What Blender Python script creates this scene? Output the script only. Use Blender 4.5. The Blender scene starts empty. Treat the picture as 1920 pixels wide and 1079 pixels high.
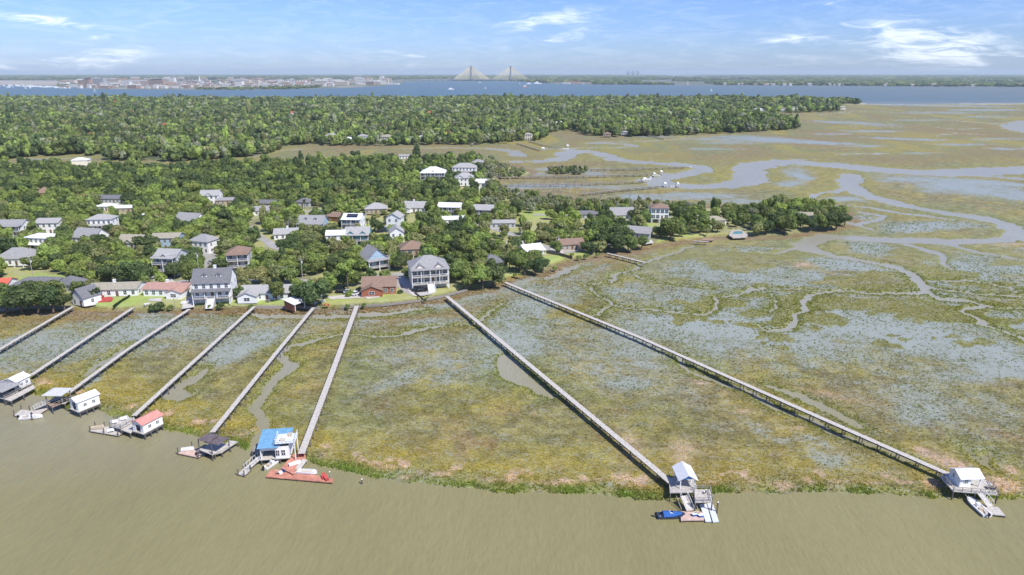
import bpy, math, random
import numpy as np
from mathutils import Vector, Matrix
R = math.radians
scene = bpy.context.scene
col = scene.collection
random.seed(7)
rng = np.random.default_rng(11)

# ------------------------------------------------------------------ camera
CAMH = 85.0
FOC = 1280.0                      # focal length in pixels of a 1920 px wide picture
HORIZON = 137.2
PITCH = math.atan((539.5-HORIZON)/FOC)
cam_d = bpy.data.cameras.new('camera'); cam = bpy.data.objects.new('camera', cam_d); col.objects.link(cam)
cam_d.sensor_width = 36; cam_d.lens = 36*FOC/1920; cam_d.clip_start = 1; cam_d.clip_end = 90000
cam.location = (0, 0, CAMH); cam.rotation_euler = (math.pi/2-PITCH, 0, 0)
scene.camera = cam
SP, CP = math.sin(PITCH), math.cos(PITCH)

def P(u, v, z=0.0):
    """the point of the level z that was measured at (u, v) on the photograph"""
    dx = u-960; dy = FOC*CP+(539.5-v)*SP; dz = -FOC*SP+(539.5-v)*CP
    t = (z-CAMH)/dz
    return Vector((dx*t, dy*t, z))
def proj(X, Y, Z):
    f = Y*CP-(Z-CAMH)*SP; w = Y*SP+(Z-CAMH)*CP
    return 960+FOC*X/f, 539.5-FOC*w/f
def ppm(v, z=0):                   # pixels per metre at a row
    p = P(960, v, z); return FOC/(p.y*CP-(z-CAMH)*SP)
LAND = 1.5                         # level of the dry land
DECK = 2.2                         # level of the boardwalks

# ------------------------------------------------------------------ colour
def lin(c): return c/12.92 if c <= .04045 else ((c+.055)/1.055)**2.4
def hx(s, k=1.0):
    s = s.lstrip('#'); return tuple(lin(int(s[i:i+2], 16)/255)*k for i in (0, 2, 4))
def hxs(s, k=1.0): return np.array(hx(s, k))

# ------------------------------------------------------------------ materials
MATS = {}
def nt(m): m.use_nodes = True; return m.node_tree.nodes, m.node_tree.links
def mat(name, c, rough=.75, var=.18, scale=1.5, bump=.15, metal=0, stripes=None, spec=.4):
    """plain weathered surface: base colour broken up by noise, a little relief; stripes=(axis, period, depth)"""
    if name in MATS: return MATS[name]
    m = bpy.data.materials.new(name); N, L = nt(m); b = N['Principled BSDF']
    tc = N.new('ShaderNodeTexCoord')
    no = N.new('ShaderNodeTexNoise'); no.inputs['Scale'].default_value = scale; no.inputs['Detail'].default_value = 5
    L.new(tc.outputs['Object'], no.inputs['Vector'])
    mr = N.new('ShaderNodeMapRange'); mr.inputs['From Min'].default_value = .3; mr.inputs['From Max'].default_value = .7
    mr.inputs['To Min'].default_value = 1-var; mr.inputs['To Max'].default_value = 1+var
    L.new(no.outputs['Fac'], mr.inputs['Value'])
    mx = N.new('ShaderNodeVectorMath'); mx.operation = 'SCALE'; mx.inputs[0].default_value = c[:3]
    L.new(mr.outputs[0], mx.inputs['Scale']); out = mx.outputs[0]
    hgt = no.outputs['Fac']
    if stripes:
        ax, per, dep = stripes
        w = N.new('ShaderNodeTexWave'); w.wave_type = 'BANDS'; w.bands_direction = ax; w.wave_profile = 'SAW'
        w.inputs['Scale'].default_value = .314/per; w.inputs['Distortion'].default_value = .15
        L.new(tc.outputs['Object'], w.inputs['Vector'])
        r2 = N.new('ShaderNodeMapRange'); r2.inputs['From Min'].default_value = .0; r2.inputs['From Max'].default_value = .25
        r2.inputs['To Min'].default_value = 1-dep; r2.inputs['To Max'].default_value = 1
        L.new(w.outputs['Fac'], r2.inputs['Value'])
        m2 = N.new('ShaderNodeVectorMath'); m2.operation = 'SCALE'; L.new(out, m2.inputs[0]); L.new(r2.outputs[0], m2.inputs['Scale'])
        out = m2.outputs[0]
    L.new(out, b.inputs['Base Color'])
    b.inputs['Roughness'].default_value = rough; b.inputs['Metallic'].default_value = metal
    b.inputs['Specular IOR Level'].default_value = spec
    if bump:
        bp = N.new('ShaderNodeBump'); bp.inputs['Strength'].default_value = bump; bp.inputs['Distance'].default_value = .05
        L.new(hgt, bp.inputs['Height']); L.new(bp.outputs[0], b.inputs['Normal'])
    MATS[name] = m; return m

WH = mat('white_paint', (.82, .82, .80), .6, .08, stripes=('Z', .22, .16))
CREAM = mat('cream_paint', (.80, .73, .60), .6, .08, stripes=('Z', .22, .12))
GREYW = mat('grey_siding', (.48, .50, .51), .65, .1, stripes=('Z', .22, .15))
BLUEW = mat('blue_siding', (.34, .46, .56), .65, .1, stripes=('Z', .22, .15))
TEALW = mat('teal_siding', (.13, .42, .47), .6, .1, stripes=('Z', .22, .15))
TANW = mat('tan_siding', (.42, .34, .25), .7, .12, stripes=('Z', .22, .15))
BRICK = mat('red_brick', (.33, .12, .07), .85, .3, 3, stripes=('Z', .16, .2))
TRIM = mat('white_trim', (.78, .78, .76), .5, .04, bump=0)
GLASS = mat('window_glass', (.03, .04, .05), .08, .1, bump=0, spec=.8)
DGLASS = mat('sky_glass', (.06, .09, .12), .05, .1, bump=0, spec=1)
CHAR = mat('charcoal_shingle', (.165, .165, .172), .85, .3, 2.5, .4, stripes=('Z', .25, .2))
MIDG = mat('grey_shingle', (.30, .295, .29), .85, .28, 2.5, .4, stripes=('Z', .25, .2))
LTG = mat('light_grey_shingle', (.36, .355, .34), .85, .25, 2.5, .4, stripes=('Z', .25, .18))
TANR = mat('tan_shingle', (.34, .31, .235), .88, .25, 2.2, .4, stripes=('Z', .25, .18))
BRNR = mat('brown_shingle', (.25, .17, .125), .88, .28, 2.2, .4, stripes=('Z', .25, .2))
SALR = mat('salmon_shingle', (.42, .25, .20), .85, .25, 2, .4, stripes=('Z', .25, .16))
REDR = mat('red_roof', (.62, .13, .08), .7, .2, 2)
WHR = mat('white_metal_roof', (.74, .74, .73), .4, .06, stripes=('X', .5, .14))
PINKR = mat('faded_red_metal_roof', (.62, .27, .22), .5, .14, 1.5, stripes=('X', .5, .14))
BLUER = mat('blue_metal_roof', (.16, .34, .50), .45, .16, 1.2, stripes=('X', .5, .18))
RUSTR = mat('weathered_brown_metal_roof', (.15, .12, .12), .6, .3, 1.5, stripes=('X', .6, .3))
WOOD = mat('weathered_planks', (.50, .465, .41), .85, .22, 1.8, .3, stripes=('X', .3, .28))
WOODY = mat('weathered_planks_across', (.43, .40, .36), .85, .22, 1.8, .3, stripes=('Y', .3, .28))
PILE = mat('dark_timber', (.13, .115, .10), .9, .3, 3)
BEAM = mat('grey_timber', (.27, .25, .22), .9, .25, 3)
PINKD = mat('pinkish_planks', (.56, .40, .33), .85, .2, 1.6, .3, stripes=('X', .35, .2))
ORNG = mat('orange_red_deck_paint', (.50, .22, .15), .75, .25, .9, .2, stripes=('X', .35, .12))
REDD = mat('red_deck_paint', (.45, .07, .06), .7, .2, 1)
FLOATW = mat('pale_plastic_float', (.62, .65, .68), .5, .07, bump=0)
CONC = mat('pale_concrete', (.50, .47, .43), .9, .14, .4)
ASPH = mat('worn_asphalt', (.34, .325, .30), .92, .14, .25)
BARK = mat('bark', (.14, .105, .075), .95, .3, 3)
DEADW = mat('bleached_dead_wood', (.36, .32, .28), .95, .2, 3)
HULL = mat('white_gelcoat', (.78, .78, .78), .25, .03, bump=0, spec=.6)
NAVY = mat('navy_hull_paint', (.03, .05, .10), .3, .1, bump=0, spec=.6)
BLUEC = mat('blue_canvas', (.02, .10, .34), .8, .15, 2)
TANI = mat('tan_boat_interior', (.52, .44, .33), .6, .1, 3, bump=0)
BLACK = mat('black_plastic', (.02, .02, .022), .35, .1, bump=0)
TYRE = mat('tyre_rubber', (.02, .02, .02), .9, .1, bump=0)
POOL = mat('pool_water', (.12, .30, .32), .05, .1, bump=0, spec=.8)
SOLAR = mat('solar_panel', (.015, .02, .035), .12, .1, bump=0, spec=.8)
SANDM = mat('pale_sand', (.55, .48, .38), .95, .1, .05)
BRG = mat('bridge_concrete', (.30, .30, .31), .9, .05, .01, bump=0)
CABLE = mat('bridge_cable', (.88, .74, .46), .7, .02, .01, bump=0)
CITY = [mat('city_'+n, c, .85, .12, .08, bump=0) for n, c in (('white', (.80, .77, .72)), ('tan', (.66, .55, .44)), ('brown', (.40, .27, .21)), ('grey', (.40, .40, .42)), ('rose', (.60, .42, .35)))]

def leafmat(name, objcol=True, c=(.07, .12, .035)):
    m = bpy.data.materials.new(name); N, L = nt(m); b = N['Principled BSDF']
    g = N.new('ShaderNodeNewGeometry')
    mr = N.new('ShaderNodeMapRange'); mr.inputs['To Min'].default_value = .62 if name == 'leaves' else .8; mr.inputs['To Max'].default_value = 1.4 if name == 'leaves' else 1.2
    L.new(g.outputs['Random Per Island'], mr.inputs['Value'])
    if objcol is True: s = N.new('ShaderNodeObjectInfo').outputs['Color']
    else:
        a = N.new('ShaderNodeAttribute'); a.attribute_name = 'tint'; s = a.outputs['Color']
    mx = N.new('ShaderNodeVectorMath'); mx.operation = 'SCALE'; L.new(s, mx.inputs[0]); L.new(mr.outputs[0], mx.inputs['Scale'])
    L.new(mx.outputs[0], b.inputs['Base Color']); b.inputs['Roughness'].default_value = .65; b.inputs['Specular IOR Level'].default_value = .25
    tr = N.new('ShaderNodeBsdfTranslucent')
    m3 = N.new('ShaderNodeVectorMath'); m3.operation = 'MULTIPLY'; m3.inputs[1].default_value = (1.2, 1.35, .5); L.new(mx.outputs[0], m3.inputs[0])
    L.new(m3.outputs[0], tr.inputs['Color'])
    ms = N.new('ShaderNodeMixShader'); ms.inputs[0].default_value = .42 if name != 'marsh_blades' else .5
    L.new(b.outputs[0], ms.inputs[1]); L.new(tr.outputs[0], ms.inputs[2]); L.new(ms.outputs[0], N['Material Output'].inputs['Surface'])
    return m
LEAF = leafmat('leaves'); LEAFT = leafmat('leaves_of_the_woods', False); GRASSM = leafmat('marsh_blades', False)

# ------------------------------------------------------------------ mesh building
class MB:
    def __init__(s): s.v = []; s.f = []; s.m = []
    def add(s, vs, fs, m=0):
        k = len(s.v); s.v += [tuple(x) for x in vs]; s.f += [tuple(i+k for i in f) for f in fs]; s.m += [m]*len(fs); return s
    def box(s, x0, x1, y0, y1, z0, z1, m=0):
        return s.add([(x0,y0,z0),(x1,y0,z0),(x1,y1,z0),(x0,y1,z0),(x0,y0,z1),(x1,y0,z1),(x1,y1,z1),(x0,y1,z1)],
                     [(0,3,2,1),(4,5,6,7),(0,1,5,4),(1,2,6,5),(2,3,7,6),(3,0,4,7)], m)
    def prism(s, pts, z0, z1, m=0):
        n = len(pts); a = sum(pts[i][0]*pts[(i+1)%n][1]-pts[(i+1)%n][0]*pts[i][1] for i in range(n))
        if a < 0: pts = pts[::-1]
        return s.add([(p[0],p[1],z0) for p in pts]+[(p[0],p[1],z1) for p in pts],
                     [tuple(range(n-1,-1,-1)), tuple(range(n,2*n))]+[(i,(i+1)%n,n+(i+1)%n,n+i) for i in range(n)], m)
    def tube(s, p, q, r0, r1=None, n=6, m=0):
        p, q = Vector(p), Vector(q); r1 = r0 if r1 is None else r1
        d = (q-p).normalized(); a = d.orthogonal().normalized(); b = d.cross(a)
        vs = [p+(a*math.cos(t)+b*math.sin(t))*r0 for t in [i*2*math.pi/n for i in range(n)]]+[q+(a*math.cos(t)+b*math.sin(t))*r1 for t in [i*2*math.pi/n for i in range(n)]]
        return s.add(vs, [(i,(i+1)%n,n+(i+1)%n,n+i) for i in range(n)]+[tuple(range(n-1,-1,-1)), tuple(range(n,2*n))], m)
    def bar(s, p, q, w, h, m=0):       # square bar between two points
        p, q = Vector(p), Vector(q); d = (q-p).normalized(); a = Vector((-d.y, d.x, 0))
        a = a.normalized() if a.length > 1e-4 else Vector((1,0,0)); b = d.cross(a)
        o = [a*w/2+b*h/2, -a*w/2+b*h/2, -a*w/2-b*h/2, a*w/2-b*h/2]
        return s.add([p+x for x in o]+[q+x for x in o], [(0,1,2,3),(7,6,5,4),(0,4,5,1),(1,5,6,2),(2,6,7,3),(3,7,4,0)], m)
    def mesh(s, name, mats):
        me = bpy.data.meshes.new(name); me.from_pydata(s.v, [], s.f)
        for x in (mats if isinstance(mats, (list, tuple)) else [mats]): me.materials.append(x)
        if any(s.m): me.polygons.foreach_set('material_index', s.m)
        me.update(); return me
def link(name, me, parent=None, loc=(0,0,0), rz=0, scale=None):
    o = bpy.data.objects.new(name, me); col.objects.link(o)
    if parent: o.parent = parent
    o.location = loc; o.rotation_euler = (0, 0, rz)
    if scale: o.scale = scale
    return o
def build(name, mb, mats, parent=None, loc=(0,0,0), rz=0): return link(name, mb.mesh(name, mats), parent, loc, rz)
def tag(o, label=None, cat=None, group=None, kind=None):
    if label: o['label'] = label
    if cat: o['category'] = cat
    if group: o['group'] = group
    if kind: o['kind'] = kind
    return o
def thing(name, loc, rz, label, cat, group=None): return tag(link(name, None, None, loc, rz), label, cat, group)
def npmesh(name, V, F, mats, attrs=None, smooth=False):
    """V (n,3), F (m,k) -> mesh with optional float-colour point attributes"""
    me = bpy.data.meshes.new(name); n, (m, k) = len(V), F.shape
    me.vertices.add(n); me.vertices.foreach_set('co', np.ascontiguousarray(V, dtype=np.float32).ravel())
    me.loops.add(m*k); me.loops.foreach_set('vertex_index', np.ascontiguousarray(F, dtype=np.int32).ravel())
    me.polygons.add(m); me.polygons.foreach_set('loop_start', np.arange(0, m*k, k, dtype=np.int32))
    if smooth: me.polygons.foreach_set('use_smooth', np.ones(m, dtype=bool))
    for x in mats: me.materials.append(x)
    for an, av in (attrs or {}).items():
        if av.ndim == 2:
            a = me.attributes.new(an, 'FLOAT_COLOR', 'POINT')
            a.data.foreach_set('color', np.concatenate([av, np.ones((n,1))], 1).astype(np.float32).ravel())
        else:
            a = me.attributes.new(an, 'FLOAT', 'POINT'); a.data.foreach_set('value', av.astype(np.float32))
    me.update(calc_edges=True); return me

# ------------------------------------------------------------------ numeric noise
def _h(ix, iy, s):
    n = (ix.astype(np.int64)*374761393+iy.astype(np.int64)*668265263+s*974634777) & 0xffffffff
    n = ((n ^ (n >> 13))*1274126177) & 0xffffffff
    return ((n ^ (n >> 16)) & 0xffffff)/float(0xffffff)
def vn(x, y, s=0):
    ix, iy = np.floor(x), np.floor(y); fx, fy = x-ix, y-iy; fx = fx*fx*(3-2*fx); fy = fy*fy*(3-2*fy)
    a, b, c, d = _h(ix,iy,s), _h(ix+1,iy,s), _h(ix,iy+1,s), _h(ix+1,iy+1,s)
    return (a*(1-fx)+b*fx)*(1-fy)+(c*(1-fx)+d*fx)*fy
def fbm(x, y, sc, s=0, o=4, g=.5):
    x, y = x/sc, y/sc; t = 0; w = 1; W = 0
    for i in range(o):
        t = t+w*vn(x+i*17.3, y-i*9.1, s+i); W += w; w *= g; x = x*2.03; y = y*2.03
    return t/W
def ss(a, b, x): t = np.clip((x-a)/(b-a), 0, 1); return t*t*(3-2*t)
def wpoly(px, z=0): return np.array([tuple(P(u, v, z))[:2] for u, v in px])
def seg_d(X, Y, a, b):
    dx, dy = b[0]-a[0], b[1]-a[1]; L2 = dx*dx+dy*dy+1e-9
    t = np.clip(((X-a[0])*dx+(Y-a[1])*dy)/L2, 0, 1)
    return np.hypot(X-a[0]-t*dx, Y-a[1]-t*dy), t
def inside(X, Y, poly):
    c = np.zeros(X.shape, bool); n = len(poly)
    for i in range(n):
        (x1, y1), (x2, y2) = poly[i], poly[(i+1) % n]
        if y1 == y2: continue
        c ^= ((y1 > Y) != (y2 > Y)) & (X < (x2-x1)*(Y-y1)/(y2-y1)+x1)
    return c
def sdist(X, Y, poly):             # positive inside
    d = np.full(X.shape, 1e9); n = len(poly)
    for i in range(n): d = np.minimum(d, seg_d(X, Y, poly[i], poly[(i+1) % n])[0])
    return np.where(inside(X, Y, poly), d, -d)
# ------------------------------------------------------------------ the map of the place
RIVER = [(-900,650),(-300,712),(0,740),(36,737),(62,744),(90,748),(126,764),(175,769),(195,777),(214,783),(250,792),(302,804),(344,814),(400,826),(438,834),(467,847),(474,858),(495,856),(520,856),(573,868),(588,876),(634,884),(696,897),(780,906),(860,915),(940,922),(1050,925),(1130,931),(1250,937),(1300,936),(1340,933),(1420,925),(1500,925),(1600,927),(1700,932),(1780,935),(1830,932),(1890,940),(1920,936),(2000,945),(2700,985),(2700,1700),(-900,1700)]
LANDP = [(-900,640),(-300,600),(0,587),(60,580),(150,583),(300,583),(400,580),(500,580),(590,582),(640,579),(719,575),(794,566),(833,558),(876,546),(912,546),(943,528),(988,517),(1025,508),(1040,498),(1073,488),(1104,485),(1130,476),(1169,475),(1210,463),(1241,458),(1294,451),(1350,445),(1410,445),(1462,444),(1537,433),(1590,422),(1596,410),(1560,396),(1450,387),(1370,392),(1300,395),(1270,385),(1200,382),(1100,380),(1030,374),(990,365),(930,352),(900,345),(935,338),(985,334),(994,326),(960,312),(905,303),(850,300),(760,300),(620,305),(560,306),(480,312),(400,312),(300,318),(190,318),(100,314),(0,314),(-900,330)]
ISLE = [(-900,300),(0,300),(60,294),(150,288),(200,300),(290,304),(380,300),(450,296),(520,286),(545,272),(620,273),(700,274),(800,271),(900,271),(1000,266),(1026,260),(1028,249),(1072,243),(1092,253),(1150,256),(1240,256),(1360,250),(1460,245),(1504,241),(1492,229),(1440,223),(1400,215),(1385,210),(1415,212),(1480,212),(1585,209),(1588,203),(1530,201),(1440,201),(1500,198),(1560,196),(1622,195),(1560,189),(1480,187),(1300,186),(900,186),(400,188),(0,187),(-900,189)]
HARB = [(-900,188),(400,187),(900,185),(1480,186),(1560,188),(1625,195),(1700,196),(1800,195),(1920,194),(2700,196),(2700,163),(1920,163),(1700,162),(1500,160.5),(1300,159.5),(1220,159),(1100,158.5),(1040,157),(985,153.5),(960,151.8),(900,151.6),(800,152.2),(752,154),(748,158),(700,162.5),(640,165.5),(560,167),(460,168.5),(300,168),(180,167),(100,162),(0,159.5),(-900,158)]
FARL = [(-900,158),(0,159.5),(100,162),(180,167),(300,168),(460,168.5),(560,167),(640,165.5),(700,162.5),(748,158),(752,154),(800,152.2),(900,151.6),(960,151.8),(985,153.5),(1040,157),(1100,158.5),(1220,159),(1300,159.5),(1500,160.5),(1700,162),(1920,163),(2700,163),(2700,139),(-900,139)]
# tidal creeks: (u, v, width in metres)
CREEKS = [
 [(2600,300,60),(1920,319,48),(1762,326,44),(1669,321,42),(1612,315,42),(1537,308,40),(1481,304,40),(1432,308,38),(1402,317,32),(1412,330,30),(1405,341,28),(1369,348,26),(1312,351,24),(1256,348,26),(1222,341,26),(1262,330,24),(1312,322,22),(1322,317,20),(1294,311,22),(1237,307,22),(1200,305,22),(1153,299,20),(1131,290,22),(1100,284,20),(1069,282,18),(1040,279,14),(1020,280,10)],
 [(1100,284,22),(1062,287,26),(1060,295,24),(1037,302,20),(997,304,14),(960,303,8)],
 [(972,292,18),(962,285,20),(940,281,16),(900,279,12),(840,278,9),(760,279,8)],
 [(560,280,12),(520,284,12),(480,293,10),(420,297,9),(330,306,7)],
 [(160,297,9),(100,299,14),(40,298,12)],
 [(1040,279,10),(1100,278,7),(1160,278,8),(1190,275,12),(1180,271,11),(1130,269,14),(1103,269,14),(1140,267,10),(1231,265,9),(1278,261,8),(1300,257,8),(1350,254,4)],
 [(1597,330,22),(1590,346,18),(1612,363,17),(1669,380,17),(1725,391,16),(1800,404,15),(1856,413,14),(1894,425,13),(1906,437,11),(1893,447,12),(1837,452,13),(1762,454,13),(1687,452,13),(1612,448,12),(1556,445,11),(1519,452,12),(1506,462,12),(1530,474,9),(1575,482,6.5),(1631,493,6),(1680,502,5.5),(1706,516,5.5),(1725,538,5),(1738,550,4.5),(1762,562,3.6),(1819,567,3),(1852,575,3),(1807,586,2.6),(1845,601,2.8),(1830,609,2.4),(1875,620,2.2),(1960,655,2)],
 [(2400,180,0),(2300,215,60),(1990,226,50),(1900,233,26),(1860,232,14),(1790,227,8),(1650,224,5)],
 [(1894,440,10),(1940,452,12),(2100,470,14)],
 [(1840,331,12),(1920,336,14),(2100,340,14)],
 [(1732,550,4),(1706,553,3),(1612,549,2.6),(1556,549,2.6),(1522,558,2.4),(1507,569,2.4),(1519,581,2.4),(1492,590,2.4),(1487,605,2.4),(1477,620,2.2),(1447,624,1.6),(1425,612,1.2)],
 [(1556,549,2.2),(1492,543,2),(1444,541,1.8),(1410,543,1.8),(1369,556,1.8),(1342,562,1.6),(1344,579,1.6),(1324,590,1.8),(1267,586,1.6),(1200,581,1.7),(1169,577,1.7),(1145,572,1.7),(1133,564,1.5),(1116,550,1.4),(1092,536,1.2)],
 [(1410,543,1.6),(1445,553,1.4),(1456,565,1.2),(1440,585,.8)],
 [(1295,463,3),(1256,476,2.4),(1227,485,2.2),(1205,497,2.2),(1169,512,2),(1150,519,1.8),(1140,531,1.5),(1111,536,1.2)],
 [(1169,512,1.6),(1193,519,1.5),(1229,528,1.3),(1270,535,1),(1330,540,.9)],
 [(1145,572,1.4),(1130,585,1),(1110,592,.8)],
 [(1725,529,2.2),(1800,528,2.4),(1856,532,2),(1920,547,2),(2000,560,2)],
 [(1736,537,2.4),(1781,549,2.6),(1837,554,2.6),(1920,558,2.6),(2000,562,2.5)],
 [(1852,577,1.8),(1880,582,1.4),(1920,581,1.4)],
 [(1702,459,5),(1744,472,4),(1770,481,3.5),(1777,500,2.5),(1790,507,1.5)],
 [(1777,457,6),(1819,472,4.5),(1870,480,4),(1920,487,4),(2050,500,4)],
 [(1579,357,6),(1537,363,5.5),(1519,376,5),(1526,389,4.5),(1505,393,3)],
 [(1537,386,4),(1612,388,6),(1669,397,6),(1725,404,5),(1781,412,3)],
 [(1612,399,3),(1657,406,4),(1645,414,3.5),(1605,421,4),(1640,431,3)],
 [(1500,468,5),(1470,473,3),(1445,478,2)],
 [(940,570,1),(905,600,1.1),(880,612,1.2),(830,615,1.3),(780,620,1.4),(750,628,1.4),(696,630,1.4),(642,629,1.5),(600,635,1.8),(550,651,2.2),(521,668,2.6),(546,684,3.4),(525,709,3.4),(496,739,3.2),(477,764,3),(494,793,3),(488,830,3.6),(484,870,5)],
 [(1264,669,1),(1294,695,1.5),(1324,710,1.8),(1369,725,1.8),(1417,742,1.8),(1455,768,2),(1519,787,2),(1549,808,1.8),(1605,826,1.6),(1669,851,1.4),(1744,880,1)],
 [(1440,727,1.5),(1492,744,3),(1556,772,4),(1600,797,3),(1615,806,1.5)],
 [(1815,845,.8),(1840,870,1),(1860,850,.8)],[(1840,870,.9),(1862,885,.7)],
 [(1460,300,5),(1530,300,4)],
 [(1320,242,9),(1360,240,6),(1300,244,4)],[(1590,236,4),(1640,238,7),(1700,240,5)],[(1600,209,6),(1560,214,9),(1510,216,8)],
 [(1600,210,5),(1640,208,9),(1680,212,4)],[(1760,240,5),(1800,243,9),(1840,241,4)],[(1740,258,3),(1790,250,8),(1850,254,4)],
 [(1560,290,5),(1630,289,10),(1660,288,6)],[(1300,250,6),(1200,246,10),(1150,249,5)],
]
# shallow standing water over the flats: (u, v, ru, rv, tilt, strength)
WET = [(1500,600,400,100,6,.56),(1230,570,170,45,8,.52),(900,655,190,45,-6,.48),(230,640,330,36,-6,.5),(560,620,260,20,0,.46),(1850,560,160,90,0,.55),(1150,680,200,50,18,.42),(1000,560,200,40,-14,.5),(1780,760,200,50,10,.4),(60,640,120,20,-8,.62),(20,690,60,14,0,.5),(250,612,170,11,0,.6),(190,690,14,44,38,.6),(410,603,190,7,0,.6),(470,640,80,22,-10,.55),(420,670,50,22,-20,.55),(150,592,90,4,0,.55),(290,591,40,4,0,.6),(395,592,30,4,0,.7),
 (620,590,170,6.5,-1,.88),(800,579,90,6,-5,.82),(905,557,60,7,-14,.72),(1010,522,100,5,-15,.85),(950,545,60,6,-20,.8),(640,607,160,4,-2,.5),(840,606,110,9,-4,.66),(960,585,110,26,-12,.7),(1040,560,110,20,-20,.6),(1090,515,70,6,-18,.6),
 (830,650,60,20,20,.55),(850,690,100,30,-8,.45),(760,715,80,14,-14,.45),(900,680,60,24,0,.45),(1140,640,150,30,14,.5),(1060,610,60,14,0,.5),
 (1230,560,130,20,8,.55),(1190,540,120,20,0,.5),(1290,600,170,26,8,.74),(1420,620,190,34,12,.8),(1400,530,170,24,8,.82),(1340,500,100,18,10,.66),(1500,520,120,16,10,.7),(1600,500,100,14,6,.7),(1290,475,80,8,0,.45),
 (1640,620,220,34,6,.72),(1500,650,180,26,12,.7),(1760,650,180,34,6,.8),(1850,690,120,34,0,.72),(1600,600,70,30,0,.75),(1720,590,70,24,0,.6),(1860,560,100,26,0,.6),(1870,510,90,16,0,.75),(1800,500,70,10,0,.7),(1400,470,60,6,0,.5),
 (1680,700,120,20,10,.45),(1720,780,60,22,10,.42),(1540,850,60,24,30,.45),(1440,815,60,14,30,.4),(1850,855,36,18,0,.36),(1140,690,150,34,20,.4),
 (1500,328,28,13,20,.85),(1480,345,30,6,0,.75),(1260,370,120,8,0,.7),(1180,352,120,4,0,.5),(1390,380,80,5,0,.6),(1040,350,80,5,0,.6),(960,352,60,4,0,.5),(1100,325,50,4,0,.6),(1060,318,60,4,0,.6),(1120,330,40,3,0,.5),
 (1800,350,150,17,6,.74),(1700,340,60,6,0,.7),(1900,365,60,12,8,.8),(1870,345,60,5,6,.85),(1580,375,60,5,0,.72),(1620,413,40,9,0,.66),(1760,425,110,9,0,.72),(1700,432,60,7,0,.8),(1640,470,60,14,12,.72),(1560,495,60,5,0,.4),(1900,470,60,4,0,.5),
 (1430,262,90,5,3,.95),(1520,268,80,3,2,.85),(1700,262,90,2,2,.7),(1800,272,60,2,0,.7),(1640,247,60,2,0,.7),(1560,252,40,2,0,.6),(1850,207,80,1.6,0,.7),(1740,226,60,1.6,0,.7),(1900,280,50,2,0,.6),(1330,262,60,3,0,.6),(1560,230,40,2.5,5,.6),(1630,233,60,3,4,.55),(1300,238,40,3,0,.5),(1760,212,80,2.5,0,.45),(1860,220,60,2,0,.45),(1780,199,120,1.6,1,.7),(1690,197,50,1.6,0,.7),(1340,280,60,2.5,0,.4),(1880,262,60,3,0,.4),(1620,275,40,2,0,.5),(1230,257,50,2,0,.5),(1720,289,40,2,0,.5),(1600,360,20,20,0,.0),
 (980,328,50,4,0,.5),(1380,268,60,4,0,.5),(1480,390,60,3,0,.5),(700,1,1,1,0,0)]
ISL = [(1288,597,24,8),(1273,610,11,5),(1326,599,11,5),(1408,590,26,9),(1358,606,15,5),(1395,609,17,5),(1422,614,13,4),(1434,627,17,6),(1421,634,11,5),(1458,636,19,7),(1464,653,15,5),(1484,640,8,4),(1437,645,6,3),(1462,606,28,13),(1530,618,13,5),(1583,607,12,5),(1675,633,9,4),(1650,645,15,7),(1678,650,13,5),(1698,638,8,3),(1805,650,11,4),(1790,634,19,5),(1800,644,18,5),(1748,637,7,3),(1838,644,30,6),(1310,577,28,9),(1350,570,50,9),(1500,545,40,5),(1530,570,60,14),(1480,565,22,6),(1420,555,30,5),(1640,575,90,14),(1760,590,90,16),(1820,600,40,8),(1600,525,55,8),(1640,540,70,9),(1560,533,40,4),(1390,500,60,12),(1330,480,90,12),(1480,480,60,9),(1700,480,40,10),(1780,520,60,8),(1850,535,60,6),(1640,515,50,7),(1880,575,50,8),(1880,605,60,8),(1500,590,40,14),(1270,568,20,5),(1550,600,30,12),(1430,535,20,3),(1450,575,14,4),(1740,505,40,5),(1840,470,60,5),(1900,495,50,5),(1490,600,14,8)]
PONDS = [[(928,678),(946,667),(965,674),(985,690),(1010,715),(1044,744),(1030,747),(1002,730),(965,714),(940,704)],
 [(308,739),(337,720),(363,707),(386,689),(384,705),(350,728),(372,738),(340,751),(318,749)],
 [(160,707),(195,677),(230,650),(222,666),(185,696)],
 [(1870,236),(1895,229),(1925,226),(2100,224),(2400,240),(2100,262),(1925,251),(1890,243)],
 [(430,591),(470,590),(600,592),(700,588),(780,581),(800,583),(700,595),(600,599),(470,596)],
 [(1020,520),(1060,507),(1085,500),(1085,506),(1050,518),(1025,526)]]
BROWN = [(110,603,170,6,0,.9),(440,606,230,4.5,0,.9),(740,603,190,6,-3,.95),(900,578,110,7,-14,.95),(1000,545,110,8,-20,.9),(1100,512,120,8,-22,.8),(1190,490,90,6,-18,.6),(960,282,60,9,0,.8),(1000,296,50,6,0,.7),(700,277,170,3,0,.8),(1140,308,140,4,0,.6),(1130,322,120,3,0,.5),
 (1380,296,170,8,0,.5),(1700,300,300,7,0,.45),(1620,408,45,7,0,.8),(900,622,140,6,0,.4),(60,596,90,5,0,.6),(1200,640,90,12,14,.35),(1780,250,250,10,0,.4),(1600,262,200,6,0,.5),(1860,290,120,8,0,.6),(1450,215,80,4,0,.5),(1430,900,160,18,0,.3),(1640,858,60,8,24,.4),(740,620,160,6,0,.3)]
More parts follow.
